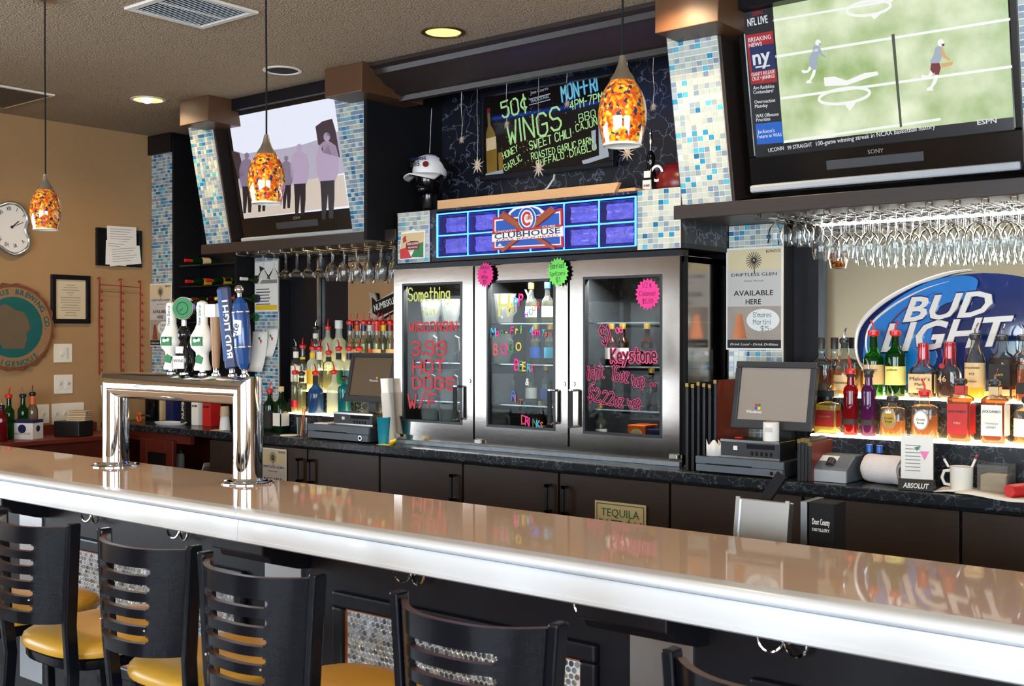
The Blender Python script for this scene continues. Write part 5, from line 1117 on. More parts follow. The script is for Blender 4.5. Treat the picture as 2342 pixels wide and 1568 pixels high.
def crown(label, u, hb, ht, top, fill, lab):
    b = bt(label, u, YL, z1_, r=.055, hb=hb, ht=ht, rn_=.016, liq='liquor_amber', fill=fill, top=top, flat=.72, sh='flat', group=GW)
    oval_ = [(math.cos(2*PI*i/20)*.031, .078+math.sin(2*PI*i/20)*.042) for i in range(20)]
    MB().prism(oval_, -.046, -.036).build('medallion_rim', 'silver', b); MB().prism([(x*.84,.078+(z-.078)*.86) for x, z in oval_], -.048, -.045).build('medallion', lab, b)
    m = MB()
    for i in range(8):
        a_ = R(-170+i*23); m.tube([(math.cos(a_)*.055,math.sin(a_)*.04,.004),(math.cos(a_+.2)*.056,math.sin(a_+.2)*.041,.028),(math.cos(a_+.4)*.055,math.sin(a_+.4)*.04,.004)], .002, 5)
    m.build('cut_facets', 'glass_bottle', b, True)
    m = MB(); m.prism([(-.012,.10),(-.010,.112),(-.005,.105),(0,.115),(.005,.105),(.010,.112),(.012,.10)], -.0495, -.0478); m.build('crown_emblem', 'white', b)
    typ = txt('lettering', 'Crown', b, (0,-.0487,.076), .009, 'ink', cx=True); txt('lettering', 'Royal', b, (0,-.0487,.062), .009, 'ink', cx=True)
crown('faceted amber whisky decanter with yellow medallion and black stopper', 2042, .115, .155, 'black_plastic', .42, 'gold')
crown('faceted amber whisky decanter with white medallion and red pourer', 2115, .125, .185, 'red', .5, 'paper')
bt('square amber whiskey bottle with bright red label', 2198, YL-.01, z1_, r=.045, hb=.165, ht=.235, rn_=.0155, liq='liquor_amber', fill=.72, top='steel', sq=6, group=GW, labels=((.03,.15,'red',(('JACK DANIEL\'S',.115,.009,'ink'),('FIRE',.07,.008,'tan_label'))),(.185,.22,'red')))
bt('square amber whiskey bottle with large cream label', 2276, YL-.01, z1_, r=.045, hb=.165, ht=.235, rn_=.0155, liq='liquor_amber', fill=.72, top='steel', sq=6, group=GW, labels=((.03,.15,'paper',(('JACK DANIEL\'S',.12,.009,'ink'),('Tennessee',.075,.007,'ink_grey'),('HONEY',.058,.009,'ink_grey'))),(.185,.22,'tan_label')))
bt('faceted whisky decanter cut by the right edge on the lower step', 2352, YL, z1_, r=.052, hb=.12, ht=.17, rn_=.016, liq='liquor_amber', fill=.5, top='black_plastic', flat=.72, group=GW, labels=((.03,.1,'paper'),))
# ---- left display
GL = 'clear spirit bottles on the left steps'
yr = (4.652, 4.755, 4.855)
for lb, u, row, kw in (
 ('back-row bottle with black pourer and silver spout, nearest the black wall', 722, 2, dict(top='steel', labels=((.19,.225,'paper'),))),
 ('frosted back-row bottle with red pourer, next to the silver spout', 750, 2, dict(top='red', glass='glass_frost', r=.043)),
 ('back-row bottle with tall white cap', 775, 2, dict(top='white+', glass='glass_frost', r=.046, ht=.27, rn_=.019)),
 ('back-row bottle with blue neck label at the left', 800, 2, dict(top='red', liq='liquor_pale', ht=.29, labels=((.24,.275,'blue_dark'),(.05,.13,'tan_label')))),
 ('back-row bottle with orange neck label', 817, 2, dict(top='red', liq='liquor_pale', ht=.29, labels=((.24,.275,'orange'),(.05,.13,'paper')))),
 ('back-row bottle with blue neck label beside the white one', 832, 2, dict(top='red', liq='liquor_pale', ht=.29, labels=((.24,.275,'blue_dark'),))),
 ('back-row bottle with white neck label', 845, 2, dict(top='red', liq='liquor_pale', ht=.29, labels=((.24,.275,'paper'),(.05,.13,'orange')))),
 ('back-row bottle with red neck label above the left till', 862, 2, dict(top='red', liq='liquor_pale', ht=.29, labels=((.24,.275,'red'),(.05,.13,'tan_label')))),
 ('back-row bottle with yellow neck label', 877, 2, dict(top='red', liq='liquor_pale', ht=.29, labels=((.24,.275,'yellow'),))),
 ('back-row bottle with red neck label touching the cooler', 893, 2, dict(top='red', liq='liquor_pale', ht=.29, labels=((.24,.275,'dark_red'),(.05,.13,'tan_label')))),
 ('middle-row green-tinted bottle with black pourer and white label', 677, 1, dict(top='steel', liq='liquor_pale', r=.034, dy=-.012, labels=((.05,.15,'paper'),(.20,.24,'paper')))),
 ('middle-row bottle with red pourer and yellow neck band', 692, 1, dict(r=.029, dy=.018, top='red', labels=((.19,.205,'yellow'),(.04,.12,'paper')), ht=.27)),
 ('middle-row bottle with yellow neck label and yellow body label', 715, 1, dict(top='red', glass='glass_frost', r=.037, dy=-.012, labels=((.20,.235,'yellow'),(.04,.13,'yellow')))),
 ('middle-row bottle with white neck label and red pourer', 730, 1, dict(top='red', labels=((.19,.24,'paper'),), r=.028, dy=.018)),
 ('shorter middle-row bottle with red pourer behind the frosted one', 752, 1, dict(top='red', ht=.235, liq='liquor_pale', labels=((.18,.21,'ink'),))),
 ('middle-row bottle with black neck label and white dot', 775, 1, dict(top='red', glass='glass_frost', labels=((.19,.235,'ink'),(.04,.13,'green')))),
 ('middle-row bottle with dark neck label and teal diamond', 799, 1, dict(top='red', glass='glass_frost', labels=((.19,.235,'blue_dark'),(.06,.13,'teal')))),
 ('middle-row bottle with orange spout peeking over the left till screen', 820, 1, dict(top='red', liq='liquor_amber')),
 ('front-row clear bottle with red pourer and red label at the left', 675, 0, dict(top='red', liq='liquor_pale', r=.026, ht=.245, labels=((.03,.075,'red'),))),
 ('front-row bottle with black pourer', 690, 0, dict(top='black', liq='liquor_pale', r=.026, ht=.24, hb=.15, labels=((.19,.215,'ink'),))),
 ('round pale blue vodka bottle with red pourer and black neck', 722, 0, dict(top='red', glass='liquor_blue', liq='liquor_blue', r=.049, hb=.12, ht=.245, labels=((.175,.23,'ink'),))),
 ('frosted white bottle with red pourer in front of the left till', 764, 0, dict(top='red', glass='glass_frost', r=.044, hb=.15, ht=.255)),
 ('teal blue spirit bottle half hidden behind the left till', 787, 0, dict(top='black_plastic', glass='liquor_teal', liq='liquor_teal', r=.038, hb=.16, ht=.22))):
    d_ = dict(r=.037, hb=.16, ht=.26, group=GL, fill=.6); d_.update(kw); mini = d_['ht'] == .29; yy_ = yr[row]+((.02 if u % 2 else -.02) if mini else 0)
    if mini: d_['r'] = .027
    yy_ += d_.pop('dy', 0)
    bt(lb, u, yy_, TL[row][1], **d_)
GS = 'bottles on the counter by the left till'
bt('dark green gin bottle with white label beside the left till', 643, 4.55, CT, r=.038, hb=.17, ht=.265, glass='glass_dkgreen', top='tan_label', sq=4, group=GS, labels=((.04,.12,'paper'),))
bt('dark liqueur bottle with black label and red pourer behind the tap tower', 617, 4.56, CT, r=.04, hb=.16, ht=.25, glass='glass_dkgreen', liq='glass_dkgreen', top='red', group=GS, labels=((.02,.13,'ink'),(.16,.19,'green')))
# ================================================================== wine rack between the left columns
wx0, wx1 = AX(402,4.74), AX(578,4.86)
WSC = .77
wr = T('wine_rack', 'black wall wine rack between the two left mosaic columns', 'wine rack', ((wx0+wx1)/2, 4.72, 1.15))
hw_ = (wx1-wx0)/2
for s in (-1,1): bx('upright', 'black_matte', wr, s*hw_-.01, s*hw_+.01, 0, .225, 0, 1.85)
ROWS = (2.158, 2.012, 1.885, 1.76, 1.63)
for z in ROWS: bx('rack_shelf', 'black_gloss', wr, -hw_, hw_, .02, .225, z-1.15-.058, z-1.15-.048)
def wine(label, u, v, cap, lab, gl='glass_dkgreen'):
    z = min(ROWS, key=lambda q: abs(q-A(u,v,y=4.69).z)); x = AX(u,4.69)
    t = T('wine_bottle', label, 'wine bottle', (x, 4.94, z-.0195), (R(90),0,0), 'wine bottles lying in the rack')
    t.scale = (WSC,)*3
    put('glass', cached(('wine',gl), lambda: MB().lathe([(.034,0),(.036,.006),(.036,.19),(.030,.215),(.016,.245),(.0135,.25),(.0135,.30)], 18).mesh('glass', gl, True)), t)
    put('capsule', cached(('winec',cap), lambda: MB().lathe([(.0142,.245),(.0155,.31),(.0155,.318),(.012,.32)], 16).mesh('capsule', cap, True)), t)
    put('label', cached(('winel',lab), lambda: MB().lathe([(.0365,.06),(.0365,.15)], 18, cap=False).mesh('label', lab, True)), t)
    put('neck_band', cached(('winen',lab), lambda: MB().lathe([(.0145,.22),(.0148,.25)], 16, cap=False).mesh('neck_band', lab, True)), t)
for lb, u, v, c_, l_ in (('red-capped wine bottle alone in the top rack row',422,583,'red','tan_label'),('red-capped wine bottle at the left of the second rack row',424,638,'red','yellow'),('red-capped wine bottle in the middle of the second rack row',469,633,'red','yellow'),('tan-capped wine bottle right of the two red ones',512,644,'brass_dim','paper'),('white-capped wine bottle at the right of the second rack row',549,633,'paper','paper'),
   ('brown-capped wine bottle at the left of the third rack row',396,674,'brass_dim','green'),('dark red wine bottle in the third rack row',437,675,'dark_red','dark_red'),('tan-corked wine bottle in the third rack row',472,672,'brass_dim','paper'),('yellow-capped wine bottle in the third rack row',492,672,'yellow','yellow'),('black-capped wine bottle at the right of the third rack row',546,672,'black_gloss','blue_dark'),
   ('orange-necked wine bottle in the third rack row behind the tap handles',519,672,'orange','tan_label'),('wine bottle with red capsule low in the rack behind the tap handles',540,712,'dark_red','green')): wine(lb, u, v, c_, l_)
# fruit and bag on the rack
# ================================================================== tin beer sign on the right mirror
by = 4.90
bsn = T('beer_sign', 'large oval blue embossed tin beer sign leaning on the right mirror', 'sign', (AX(2190,by), by, A(2190,775,y=by).z))
bsn.rotation_euler = (R(-2),0,0)
cx0, cz0 = on(bsn, 2195, 765)
def ov(ax_, az, tilt, n=44, c=(0,0)): return [(cx0+c[0]+math.cos(2*PI*i/n)*ax_*math.cos(tilt)-math.sin(2*PI*i/n)*az*math.sin(tilt), cz0+c[1]+math.cos(2*PI*i/n)*ax_*math.sin(tilt)+math.sin(2*PI*i/n)*az*math.cos(tilt)) for i in range(n)]
ti = R(8)
def dome(name, o, y0, dy, mat, steps_=5):
    m = MB(); n = len(o); c = (sum(p[0] for p in o)/n, sum(p[1] for p in o)/n); vs = []
    for j in range(steps_+1):
        k = 1-j/(steps_+.3); vs += [(c[0]+(p[0]-c[0])*k, y0-dy*(1-k*k), c[1]+(p[1]-c[1])*k) for p in o]
    fs = [(j*n+i, j*n+(i+1)%n, (j+1)*n+(i+1)%n, (j+1)*n+i) for j in range(steps_) for i in range(n)]+[tuple(range(steps_*n,(steps_+1)*n))]
    return m.add(vs, fs).build(name, mat, bsn, True)
mk('tin_navy', '#152a63', .12, var=(3,.5), coat=.6); mk('tin_blue', '#1b78c9', .12, var=(4,.35), coat=.7); mk('tin_silver', '#e8e2dc', .2, .1, var=(5,.08), coat=.5)
MB().prism(ov(.452,.252,ti), .0, .006).build('rim', 'tin_navy', bsn); dome('navy_field', ov(.445,.246,ti), -.001, .018, 'tin_navy')
m = MB()
def ppx(u, v, y): return on(bsn, u, v, y)
def curved(pts, y, mat, nm): return MB().prism(smooth_poly([on(bsn,u,v,y) for u,v in pts],4), y, y+.006).build(nm, mat, bsn, True)
curved(((1975,830),(1985,760),(2030,700),(2110,650),(2190,630),(2235,640),(2215,680),(2150,700),(2130,760),(2140,830),(2070,880),(2010,880)), -.022, 'tin_blue', 'blue_swoosh')
def swoosh(a, w0, mat, y):
    P0 = [on(bsn,u,v,y) for u,v in a]; sp = []
    for i in range(len(P0)-1):
        for j in range(5):
            t_ = j/5; p0 = P0[max(i-1,0)]; p1 = P0[i]; p2 = P0[i+1]; p3 = P0[min(i+2,len(P0)-1)]
            sp.append(tuple(.5*((2*p1[c])+(-p0[c]+p2[c])*t_+(2*p0[c]-5*p1[c]+4*p2[c]-p3[c])*t_*t_+(-p0[c]+3*p1[c]-3*p2[c]+p3[c])*t_**3) for c in (0,1)))
    n = len(sp); m = MB(); m.tube([(p[0],y,p[1]) for p in sp], [max(.001,w0*math.sin(PI*(i+.5)/n)) for i in range(n)], 8); return m.build('swoosh', mat, bsn, True)
swoosh(((2000,880),(1962,820),(1962,755),(2000,705),(2070,660),(2160,625),(2230,615)), .011, 'tin_silver', -.024); swoosh(((2012,860),(1982,800),(1990,745),(2040,700),(2110,662),(2180,640)), .006, 'tin_silver', -.024); swoosh(((2020,780),(2040,735),(2085,695),(2150,662)), .0025, 'dark_red', -.026)
for s_, p0, p1, h in (('BUD',(2062,738),(2274,722),52),('LIGHT',(2012,806),(2325,790),60)):
    typed(bsn, s_, p0, p1, h+5, 'tin_navy', -.024, bold=.05, shear=.35, name='letter_shadow', depth=.003); typed(bsn, s_, (p0[0]+3,p0[1]-3), (p1[0]-3,p1[1]-3), h, 'tin_silver', -.030, bold=.035, shear=.35, depth=.006)
# ================================================================== posters and notices
mk('print_taupe', '#ab9d90', .7, var=(12,.2)); mk('print_sand', '#dfcda4', .7, var=(6,.1))
def poster(name, label, x0, x1, z0, z1, y, full=True, tilt=0):
    t = T(name, label, 'poster', ((x0+x1)/2, y, (z0+z1)/2), (0,tilt,0), 'distillery posters'); w_, h_ = (x1-x0)/2, (z1-z0)/2
    bx('sheet', 'paper', t, -w_, w_, -.001, .001, -h_, h_); k = w_*.94; yy = -.0016
    def rect(a, b_, c_, d_, mat, nm, y_=yy): return bx(nm, mat, t, a*w_, b_*w_, y_, y_+.0005, c_*h_, d_*h_)
    rect(-.95,.95,.55,.965,'print_sand','print_band'); rect(-.95,.95,-.15,.55,'paper_grey','print_band'); rect(-.95,.95,-.80,-.15,'print_taupe','print_photo'); rect(-.95,.95,-.965,-.80,'ink','print_band')
    m = MB()
    for i in range(20):
        a_ = 2*PI*i/20; m.stroke([(math.cos(a_)*w_*.05, h_*.74+math.sin(a_)*w_*.05),(math.cos(a_)*w_*.27, h_*.74+math.sin(a_)*w_*.27)], w_*.024, yy-.0006)
    m.stroke([(0,h_*.74),(w_*.02,h_*.5)], w_*.03, yy-.0006); m.build('windmill_emblem', 'ink', t)
    txt('lettering', 'BONZOS', t, (w_*.68,yy-.0006,h_*.88), h_*.055, 'ink', cx=True, wmax=w_*.5); txt('lettering', 'DRIFTLESS GLEN', t, (0,yy-.0006,h_*.44), h_*.06, 'ink', cx=True, wmax=w_*1.6); txt('lettering', 'Baraboo, Wisconsin', t, (0,yy-.0006,h_*.33), h_*.035, 'ink_grey', cx=True, shear=.3)
    txt('lettering', 'AVAILABLE', t, (-w_*.02,yy-.0006,h_*.06), h_*.10, 'ink', cx=True, wmax=w_*1.4, bold=.01); txt('lettering', 'HERE', t, (-w_*.02,yy-.0006,-h_*.11), h_*.10, 'ink', cx=True, bold=.01)
    MB().prism([(w_*.32+math.cos(2*PI*i/24)*w_*.58, -h_*.42+math.sin(2*PI*i/24)*h_*.22) for i in range(24) if w_*.32+math.cos(2*PI*i/24)*w_*.58 < w_*.96], yy-.001, yy-.0004).build('note_bubble', 'white', t)
    m = MB(); m.prism([(-w_*.75,-h_*.78),(-w_*.25,-h_*.78),(-w_*.42,-h_*.3),(-w_*.6,-h_*.3)], yy-.0008, yy-.0004); m.build('print_still', 'copper', t)
    if full:
        hand_local(t, "S'mores", -w_*.02, w_*.62, -h_*.36, h_*.09, 'teal_dark', yy-.0018, .0022); hand_local(t, 'Martini', -w_*.02, w_*.58, -h_*.50, h_*.09, 'teal_dark', yy-.0018, .0022); hand_local(t, '$5-', w_*.25, w_*.62, -h_*.63, h_*.09, 'teal_dark', yy-.0018, .0022)
    txt('lettering', 'Drink Local - Drink Driftless', t, (0,yy-.0006,-h_*.91), h_*.045, 'white', cx=True, shear=.3, wmax=w_*1.7)
    return t
pz = A(1725,565,y=4.848).z
poster('wall_poster', 'tall distillery poster with a handwritten cocktail bubble above the right till', AX(1661,4.848), AX(1790,4.848), A(1725,800,y=4.848).z, pz, 4.848)
poster('wall_poster', 'tall distillery poster on the corner mosaic column', AX(343,4.728), AX(393,4.728), A(368,792,y=4.728).z, A(368,648,y=4.728).z, 4.728)
poster('wall_poster', 'distillery poster stuck to the base cabinet behind the tap tower', AX(594,4.388), AX(655,4.388), A(625,1025,y=4.388).z-.42, A(625,1025,y=4.388).z, 4.388, False)
t = T('notice_sheet', 'printed notice with a yellow bottom band on the left mosaic column', 'notice', (AX(609,4.848), 4.848, A(609,655,y=4.848).z)); a_, b_ = on(t,583,600), on(t,636,712)
bx('sheet', 'paper', t, a_[0], b_[0], -.001, .001, b_[1], a_[1]); bx('print_band', 'yellow', t, a_[0]+.008, b_[0]-.008, -.0018, -.001, b_[1]+.012, b_[1]+.045); bx('print_band', 'ink_grey', t, a_[0]+.008, b_[0]-.008, -.0018, -.001, .02, .045)
m = MB()
for k in range(6): m.box(a_[0]+.015, b_[0]-.09+.01*(k%2), -.0018, -.001, -.02-k*.02, -.014-k*.02)
m.prism([(a_[0]+.05,.14),(a_[0]+.11,.12),(a_[0]+.055,.10)], -.0018, -.001); m.build('print_line', 'ink', t)
for lb, u0, v0, u1, v1, yy in (('white drinks list with a red cocktail print pinned low on the left column',605,752,636,815,4.846),('curling receipt strip hanging beside the drinks list',578,758,612,850,4.83)):
    t = T('drink_list', lb, 'paper', (AX((u0+u1)/2,yy), yy, A(u0,(v0+v1)/2,y=yy).z)); a_, b_ = on(t,u0,v0), on(t,u1,v1)
    m = MB(); n = 6; vs = []
    for i in range(n+1): z = a_[1]+(b_[1]-a_[1])*i/n; dy = -.02*(i/n)**2; vs += [(a_[0]-.012*(i/n)**2*3,dy,z),(b_[0]-.012*(i/n)**2*3,dy,z)]
    o = m.add(vs, [(2*i,2*i+2,2*i+3,2*i+1) for i in range(n)]).build('sheet', 'paper', t, True); sd = o.modifiers.new('s','SOLIDIFY'); sd.thickness = .0008
    w2 = (b_[0]-a_[0]); cx_ = (a_[0]+b_[0])/2
    MB().prism([(cx_,a_[1]-.05),(cx_+.022,a_[1]-.058),(cx_+.013,a_[1]-.085)], -.004, -.003).build('printed_cocktail', 'red', t); MB().cyl((cx_-.005,-.003,a_[1]-.045),(cx_-.005,-.004,a_[1]-.045),.009,n=12).build('printed_lime', 'green', t)
t = T('mirror_sign', 'black ribbon-shaped sign with pale lettering fixed on the left mirror', 'sign', (AX(872,4.915), 4.915, A(872,700,y=4.915).z))
poly(t, ((843,668),(857,670),(862,688),(900,665),(905,708),(868,730),(848,728),(842,715),(850,702)), -.004, .004, 'silver', 'outline'); poly(t, ((850,680),(860,690),(905,668),(905,706),(866,724),(852,715)), -.008, -.003, 'black_gloss', 'ribbon'); typed(t, 'NUMBSKULL', (857,712), (912,690), 15, 'white', -.0095, bold=.01)
t = T('tequila_sign', 'small cream sign with green border stuck on a base cabinet door', 'sign', (AX(1419,4.386), 4.386, .95)); a_, b_ = on(t,1361,1143), on(t,1478,1158)
bx('card', 'tan_label', t, a_[0], b_[0], -.001, .002, a_[1]-.19, a_[1]); m = MB(); g = .010
m.box(a_[0]+g,b_[0]-g,-.002,-.001,a_[1]-g-.004,a_[1]-g); m.box(a_[0]+g,a_[0]+g+.004,-.002,-.001,a_[1]-.18,a_[1]-g); m.box(b_[0]-g-.004,b_[0]-g,-.002,-.001,a_[1]-.18,a_[1]-g); m.build('printed_border', 'green', t)
cxx = (a_[0]+b_[0])/2; txt('lettering', 'TEQUILA', t, (cxx,-.002,a_[1]-.068), .036, 'green', cx=True); txt('lettering', 'PATRÓN', t, (cxx,-.002,a_[1]-.125), .042, 'green', cx=True, bold=.01)
# ================================================================== tills
def monitor(label, u0, u1, vt, vb, y, tilt, scr, logo):
    x0, x1 = AX(u0,y), AX(u1,y); zb = A(u0,vb,y=y).z; H = (A(u0,vt,y=y+.05).z-zb)/math.cos(tilt); W = x1-x0
    t = T('till_screen', label, 'monitor', (x0+W/2, y, zb), (-tilt,0,0), 'touch screen tills')
    m = MB(); f = .028; w = W/2
    m.box(-w,w,-.012,.0,0,f+.012); m.box(-w,w,-.012,0,H-f,H); m.box(-w,-w+f,-.012,0,f,H-f); m.box(w-f,w,-.012,0,f,H-f); m.build('bezel', 'charcoal', t, bev=.005)
    bx('housing', 'black_plastic', t, -w+.01, w-.01, 0, .05, .01, H-.01, bev=.01); bx('screen', scr, t, -w+f, w-f, -.004, 0, f+.012, H-f)
    lx, lz = (-w+f+.05, f+.05) if logo else (0, H*.45)
    for i, c_ in enumerate(('red','green','blue','yellow')): bx('logo_pane', c_, t, lx+.03+(i%2)*.014, lx+.042+(i%2)*.014, -.0048, -.004, lz+.022-(i//2)*.014, lz+.034-(i//2)*.014)
    txt('lettering', 'Windows', t, (lx-.01,-.0045,lz-.008), .013, 'white')
    return t, W, H
mk('screen_grey', '#8f857c', .18, var=(3,.05), emit=.06); mk('screen_brown', '#6a5a48', .2, var=(3,.05), emit=.05)
def till_base(t_label, x, y):
    t = T('till_stand', t_label, 'monitor stand', (x, y, 0)); return t
tm, W, H = monitor('grey till touch screen with a start-up logo, right of the cooler', 1672, 1858, 826, 978, 4.50, R(12), 'screen_grey', True)
def drawer(label, u0, u1, vt, y, dep):
    x0, x1 = AX(u0,y), AX(u1,y); h = A(u0,vt,y=y).z-CT-.001; t = T('cash_drawer', label, 'cash drawer', ((x0+x1)/2, y, CT+.001)); w = (x1-x0)/2
    bx('case', 'charcoal', t, -w, w, .012, dep, 0.004, h, bev=.004); bx('drawer_front', 'grey_plastic', t, -w+.004, w-.004, 0, .014, .006, h*.52, bev=.002); bx('front_fascia', 'grey_plastic', t, -w, w, .002, .014, h*.54, h, bev=.002)
    bx('slot', 'black_matte', t, -w*.75, w*.3, -.0012, .001, h*.53, h*.60); m = MB().cyl((w*.76,0,h*.3),(w*.76,-.006,h*.3),.015,n=18); m.build('lock_ring', 'silver', t, True); MB().cyl((w*.76,-.005,h*.3),(w*.76,-.008,h*.3),.008,n=12).build('keyhole', 'black_matte', t)
    return t, h, w
td, dh, dw = drawer('grey cash drawer under the right till screen', 1590, 1792, 1042, 4.365, .40)
dz = CT+.001+dh
def pcbox(label, u0, u1, vb_z, h, y, dep):
    x0, x1 = AX(u0,y), AX(u1,y); t = T('small_computer', label, 'computer', ((x0+x1)/2, y, vb_z+.0008)); w = (x1-x0)/2
    bx('case', 'black_plastic', t, -w, w, .004, dep, 0, h, bev=.003); bx('face', 'charcoal', t, -w+.003, w-.003, 0, .005, .010, h-.010); bx('trim_bar', 'silver', t, -w, w, -.001, .006, h-.010, h); bx('trim_bar', 'silver', t, -w, w, -.001, .006, 0, .008)
    bx('logo', 'white', t, -w*.55, -w*.41, -.001, .001, h*.42, h*.66); bx('drive_slot', 'black_matte', t, -w*.1, w*.85, -.0008, .001, h*.55, h*.8)
    for k in range(5): bx('port', 'black_matte', t, w*.05+k*.022, w*.05+k*.022+.012, -.0008, .001, h*.18, h*.4)
    return t
pcbox('small black computer box on the right cash drawer', 1648, 1783, dz, .078, 4.40, .16)
xs = tm.location.x
t = T('till_stand', 'black monitor stand behind the small computer, holding the right till screen', 'monitor stand', (xs, 4.60, dz+.0005)); MB().box(-.10,.10,-.03,.12,0,.012).build('foot', 'black_plastic', t, bev=.003); bx('neck', 'black_plastic', t, -.04, .04, .02, .06, .012, tm.location.z-dz+.10)
p = A(1764, 1000, y=4.44); t = T('paper_roll', 'white receipt paper roll standing on the small computer', 'paper roll', (p.x, 4.44, dz+.0795)); MB().lathe([(.034,0),(.034,.079)], 24).build('roll', 'paper', t, True); bx('sticker', 'paper_grey', t, -.012, .02, -.0355, -.0335, .04, .058)
t = T('torn_paper_roll', 'torn curled white paper roll left of the small computer', 'paper roll', (AX(1632,4.42), 4.42, dz+.001)); m = MB(); n = 22
m.add([(math.cos(R(200+i*11))*(.03+.001*i), math.sin(R(200+i*11))*.03, z) for i in range(n+1) for z in (0, .06+.012*math.sin(i*.9))], [(2*i,2*i+2,2*i+3,2*i+1) for i in range(n)]); o = m.build('paper', 'paper', t, True); sd = o.modifiers.new('s','SOLIDIFY'); sd.thickness = .0015
t = T('poker_chip', 'small red round token on top of the small computer', 'token', (AX(1690,4.46), 4.46, dz+.0795)); MB().lathe([(.018,0),(.02,.003),(.018,.006)], 20).build('disc', 'red', t, True)
mk('leather_red', '#7a2f1d', .45, var=(25,.4))
def menu(label, x, y, h, d, col='black_plastic', lean=0, grp='menu books standing by the right till'):
    t = T('menu_book', label, 'menu', (x, y, CT+.001), (0,lean,0), grp); bx('cover', col, t, -.006, -.003, 0, d, 0, h); bx('cover', col, t, .003, .006, 0, d, 0, h); bx('pages', 'paper_grey', t, -.003, .003, .004, d-.004, .004, h-.004); bx('spine', 'black_plastic', t, -.0065, .0065, -.004, .004, 0, h, bev=.001)
    bx('corner', 'brass_dim', t, -.0075, .0075, -.005, .012, h-.015, h+.001)
mx0 = AX(1572,4.40)
for i, lb in enumerate(('first tall black menu book beside the cooler','second tall black menu book from the cooler','third tall black menu book from the cooler','fourth tall black menu book from the cooler','fifth tall black menu book from the cooler','tall menu book with brown leather cover behind the till')):
    menu(lb, mx0+i*.0215, 4.40+i*.012, (.385,.38,.39,.385,.38,.40)[i], .30, 'leather_red' if i == 5 else 'black_plastic')
mx1 = AX(1826,4.36)
for i, lb in enumerate(('first short black menu book between drawer and printer','second short black menu book between drawer and printer','third short black menu book between drawer and printer','short brown leather menu book next to the printer')):
    menu(lb, mx1+i*.0155, 4.37, (.17,.175,.172,.16)[i], .22, 'leather_red' if i == 3 else 'black_plastic', grp='short menu books by the printer')
def printer(label, u0, u1, y, h, dep, note=True):
    x0, x1 = AX(u0,y), AX(u1,y); t = T('receipt_printer', label, 'printer', ((x0+x1)/2, y, CT+.001)); w = (x1-x0)/2
    yzprism(MB(), [(0,0),(dep,0),(dep,h),(.09,h),(.03,h*.70),(.0,h*.52)], -w, w).build('body', 'grey_plastic', t, bev=.006); yzprism(MB(), [(-.003,0),(.02,0),(.02,h*.5),(-.003,h*.46)], -w+.004, w-.004).build('front_cover', 'grey_light' if note else 'grey_plastic', t, bev=.003)
    MB().cyl((0,.02,h*.62),(0,.045,h*.82),.018,n=14).build('release_button', 'charcoal', t, True)
    if note: o = bx('note', 'paper', t, -w*.55, w*.35, -.0006, .0006, -.02, .02); o.location = (-.01,.062,h*.86); o.rotation_euler = (R(-62),0,0)
printer('grey receipt printer with a taped note beside the right till', 1850, 1938, 4.40, .105, .175)
for lb, u in (('small dark bottle with blue cap next to the printer',1989),('small dark bottle with blue cap and white label by the towel',2012)): bottle(lb, AX(u,4.52), 4.52, CT, r=.022, hb=.095, ht=.135, rn_=.010, glass='glass_brown', top='blue', labels=((.03,.075,'paper' if u > 2000 else 'ink'),), group='small bitters bottles')
# towel
t = T('bar_towel', 'rolled white terry towel behind the drinks stand', 'towel', (AX(2030,4.49), 4.49, CT+.008)); m = MB()
sp = [(math.cos(R(a))*(.018+a*.000055), math.sin(R(a))*(.018+a*.000055)) for a in range(0, 700, 25)]
n = len(sp); vs = []
for k in range(5):
    for x, z in sp: vs.append((x*1.0+.01*math.sin(k*1.3), -.09+k*.045+.006*math.sin(x*200), z+.057+.004*math.sin(k*2+x*90)))
o = m.add(vs, [(k*n+i,k*n+i+1,(k+1)*n+i+1,(k+1)*n+i) for k in range(4) for i in range(n-1)]).build('roll', 'towel', t, True); sd = o.modifiers.new('s','SOLIDIFY'); sd.thickness = .012; sb = o.modifiers.new('u','SUBSURF'); sb.levels = 1; sb.render_levels = 1; o.rotation_euler = (0,0,R(70))
# drinks card stand
t = T('card_stand', 'clear drinks-card stand with a black lettered base', 'card stand', (AX(2098,4.40), 4.40, CT+.001), (0,0,R(12))); w = .062
yzprism(MB(), [(-.035,0),(.035,0),(.02,.042),(-.02,.042)], -w-.004, w+.004).build('base', 'black_plastic', t, bev=.003); o = txt('lettering', 'ABSOLUT', t, (0,-.0335,.010), .019, 'white', cx=True, bold=.03, wmax=.095, shear=.15); o.rotation_euler = (R(-19),0,0)
o = MB().box(-w,w,.004,.007,.04,.215).build('acrylic_panel', 'plastic_clear', t); o = bx('card', 'paper', t, -w+.003, w-.003, -.0012, .003, .042, .205); m = MB()
for k in range(8): m.box(-w*.7, w*.2, -.003, -.0018, .17-k*.014, .173-k*.014)
m.build('print_line', 'ink_grey', t); MB().prism([(.01,.15),(.045,.15),(.028,.115)], -.003, -.0018).build('printed_cocktail', 'pink', t); MB().prism([(-.01,.165),(.015,.17),(.0,.15)], -.003, -.0018).build('printed_lime', 'green', t)
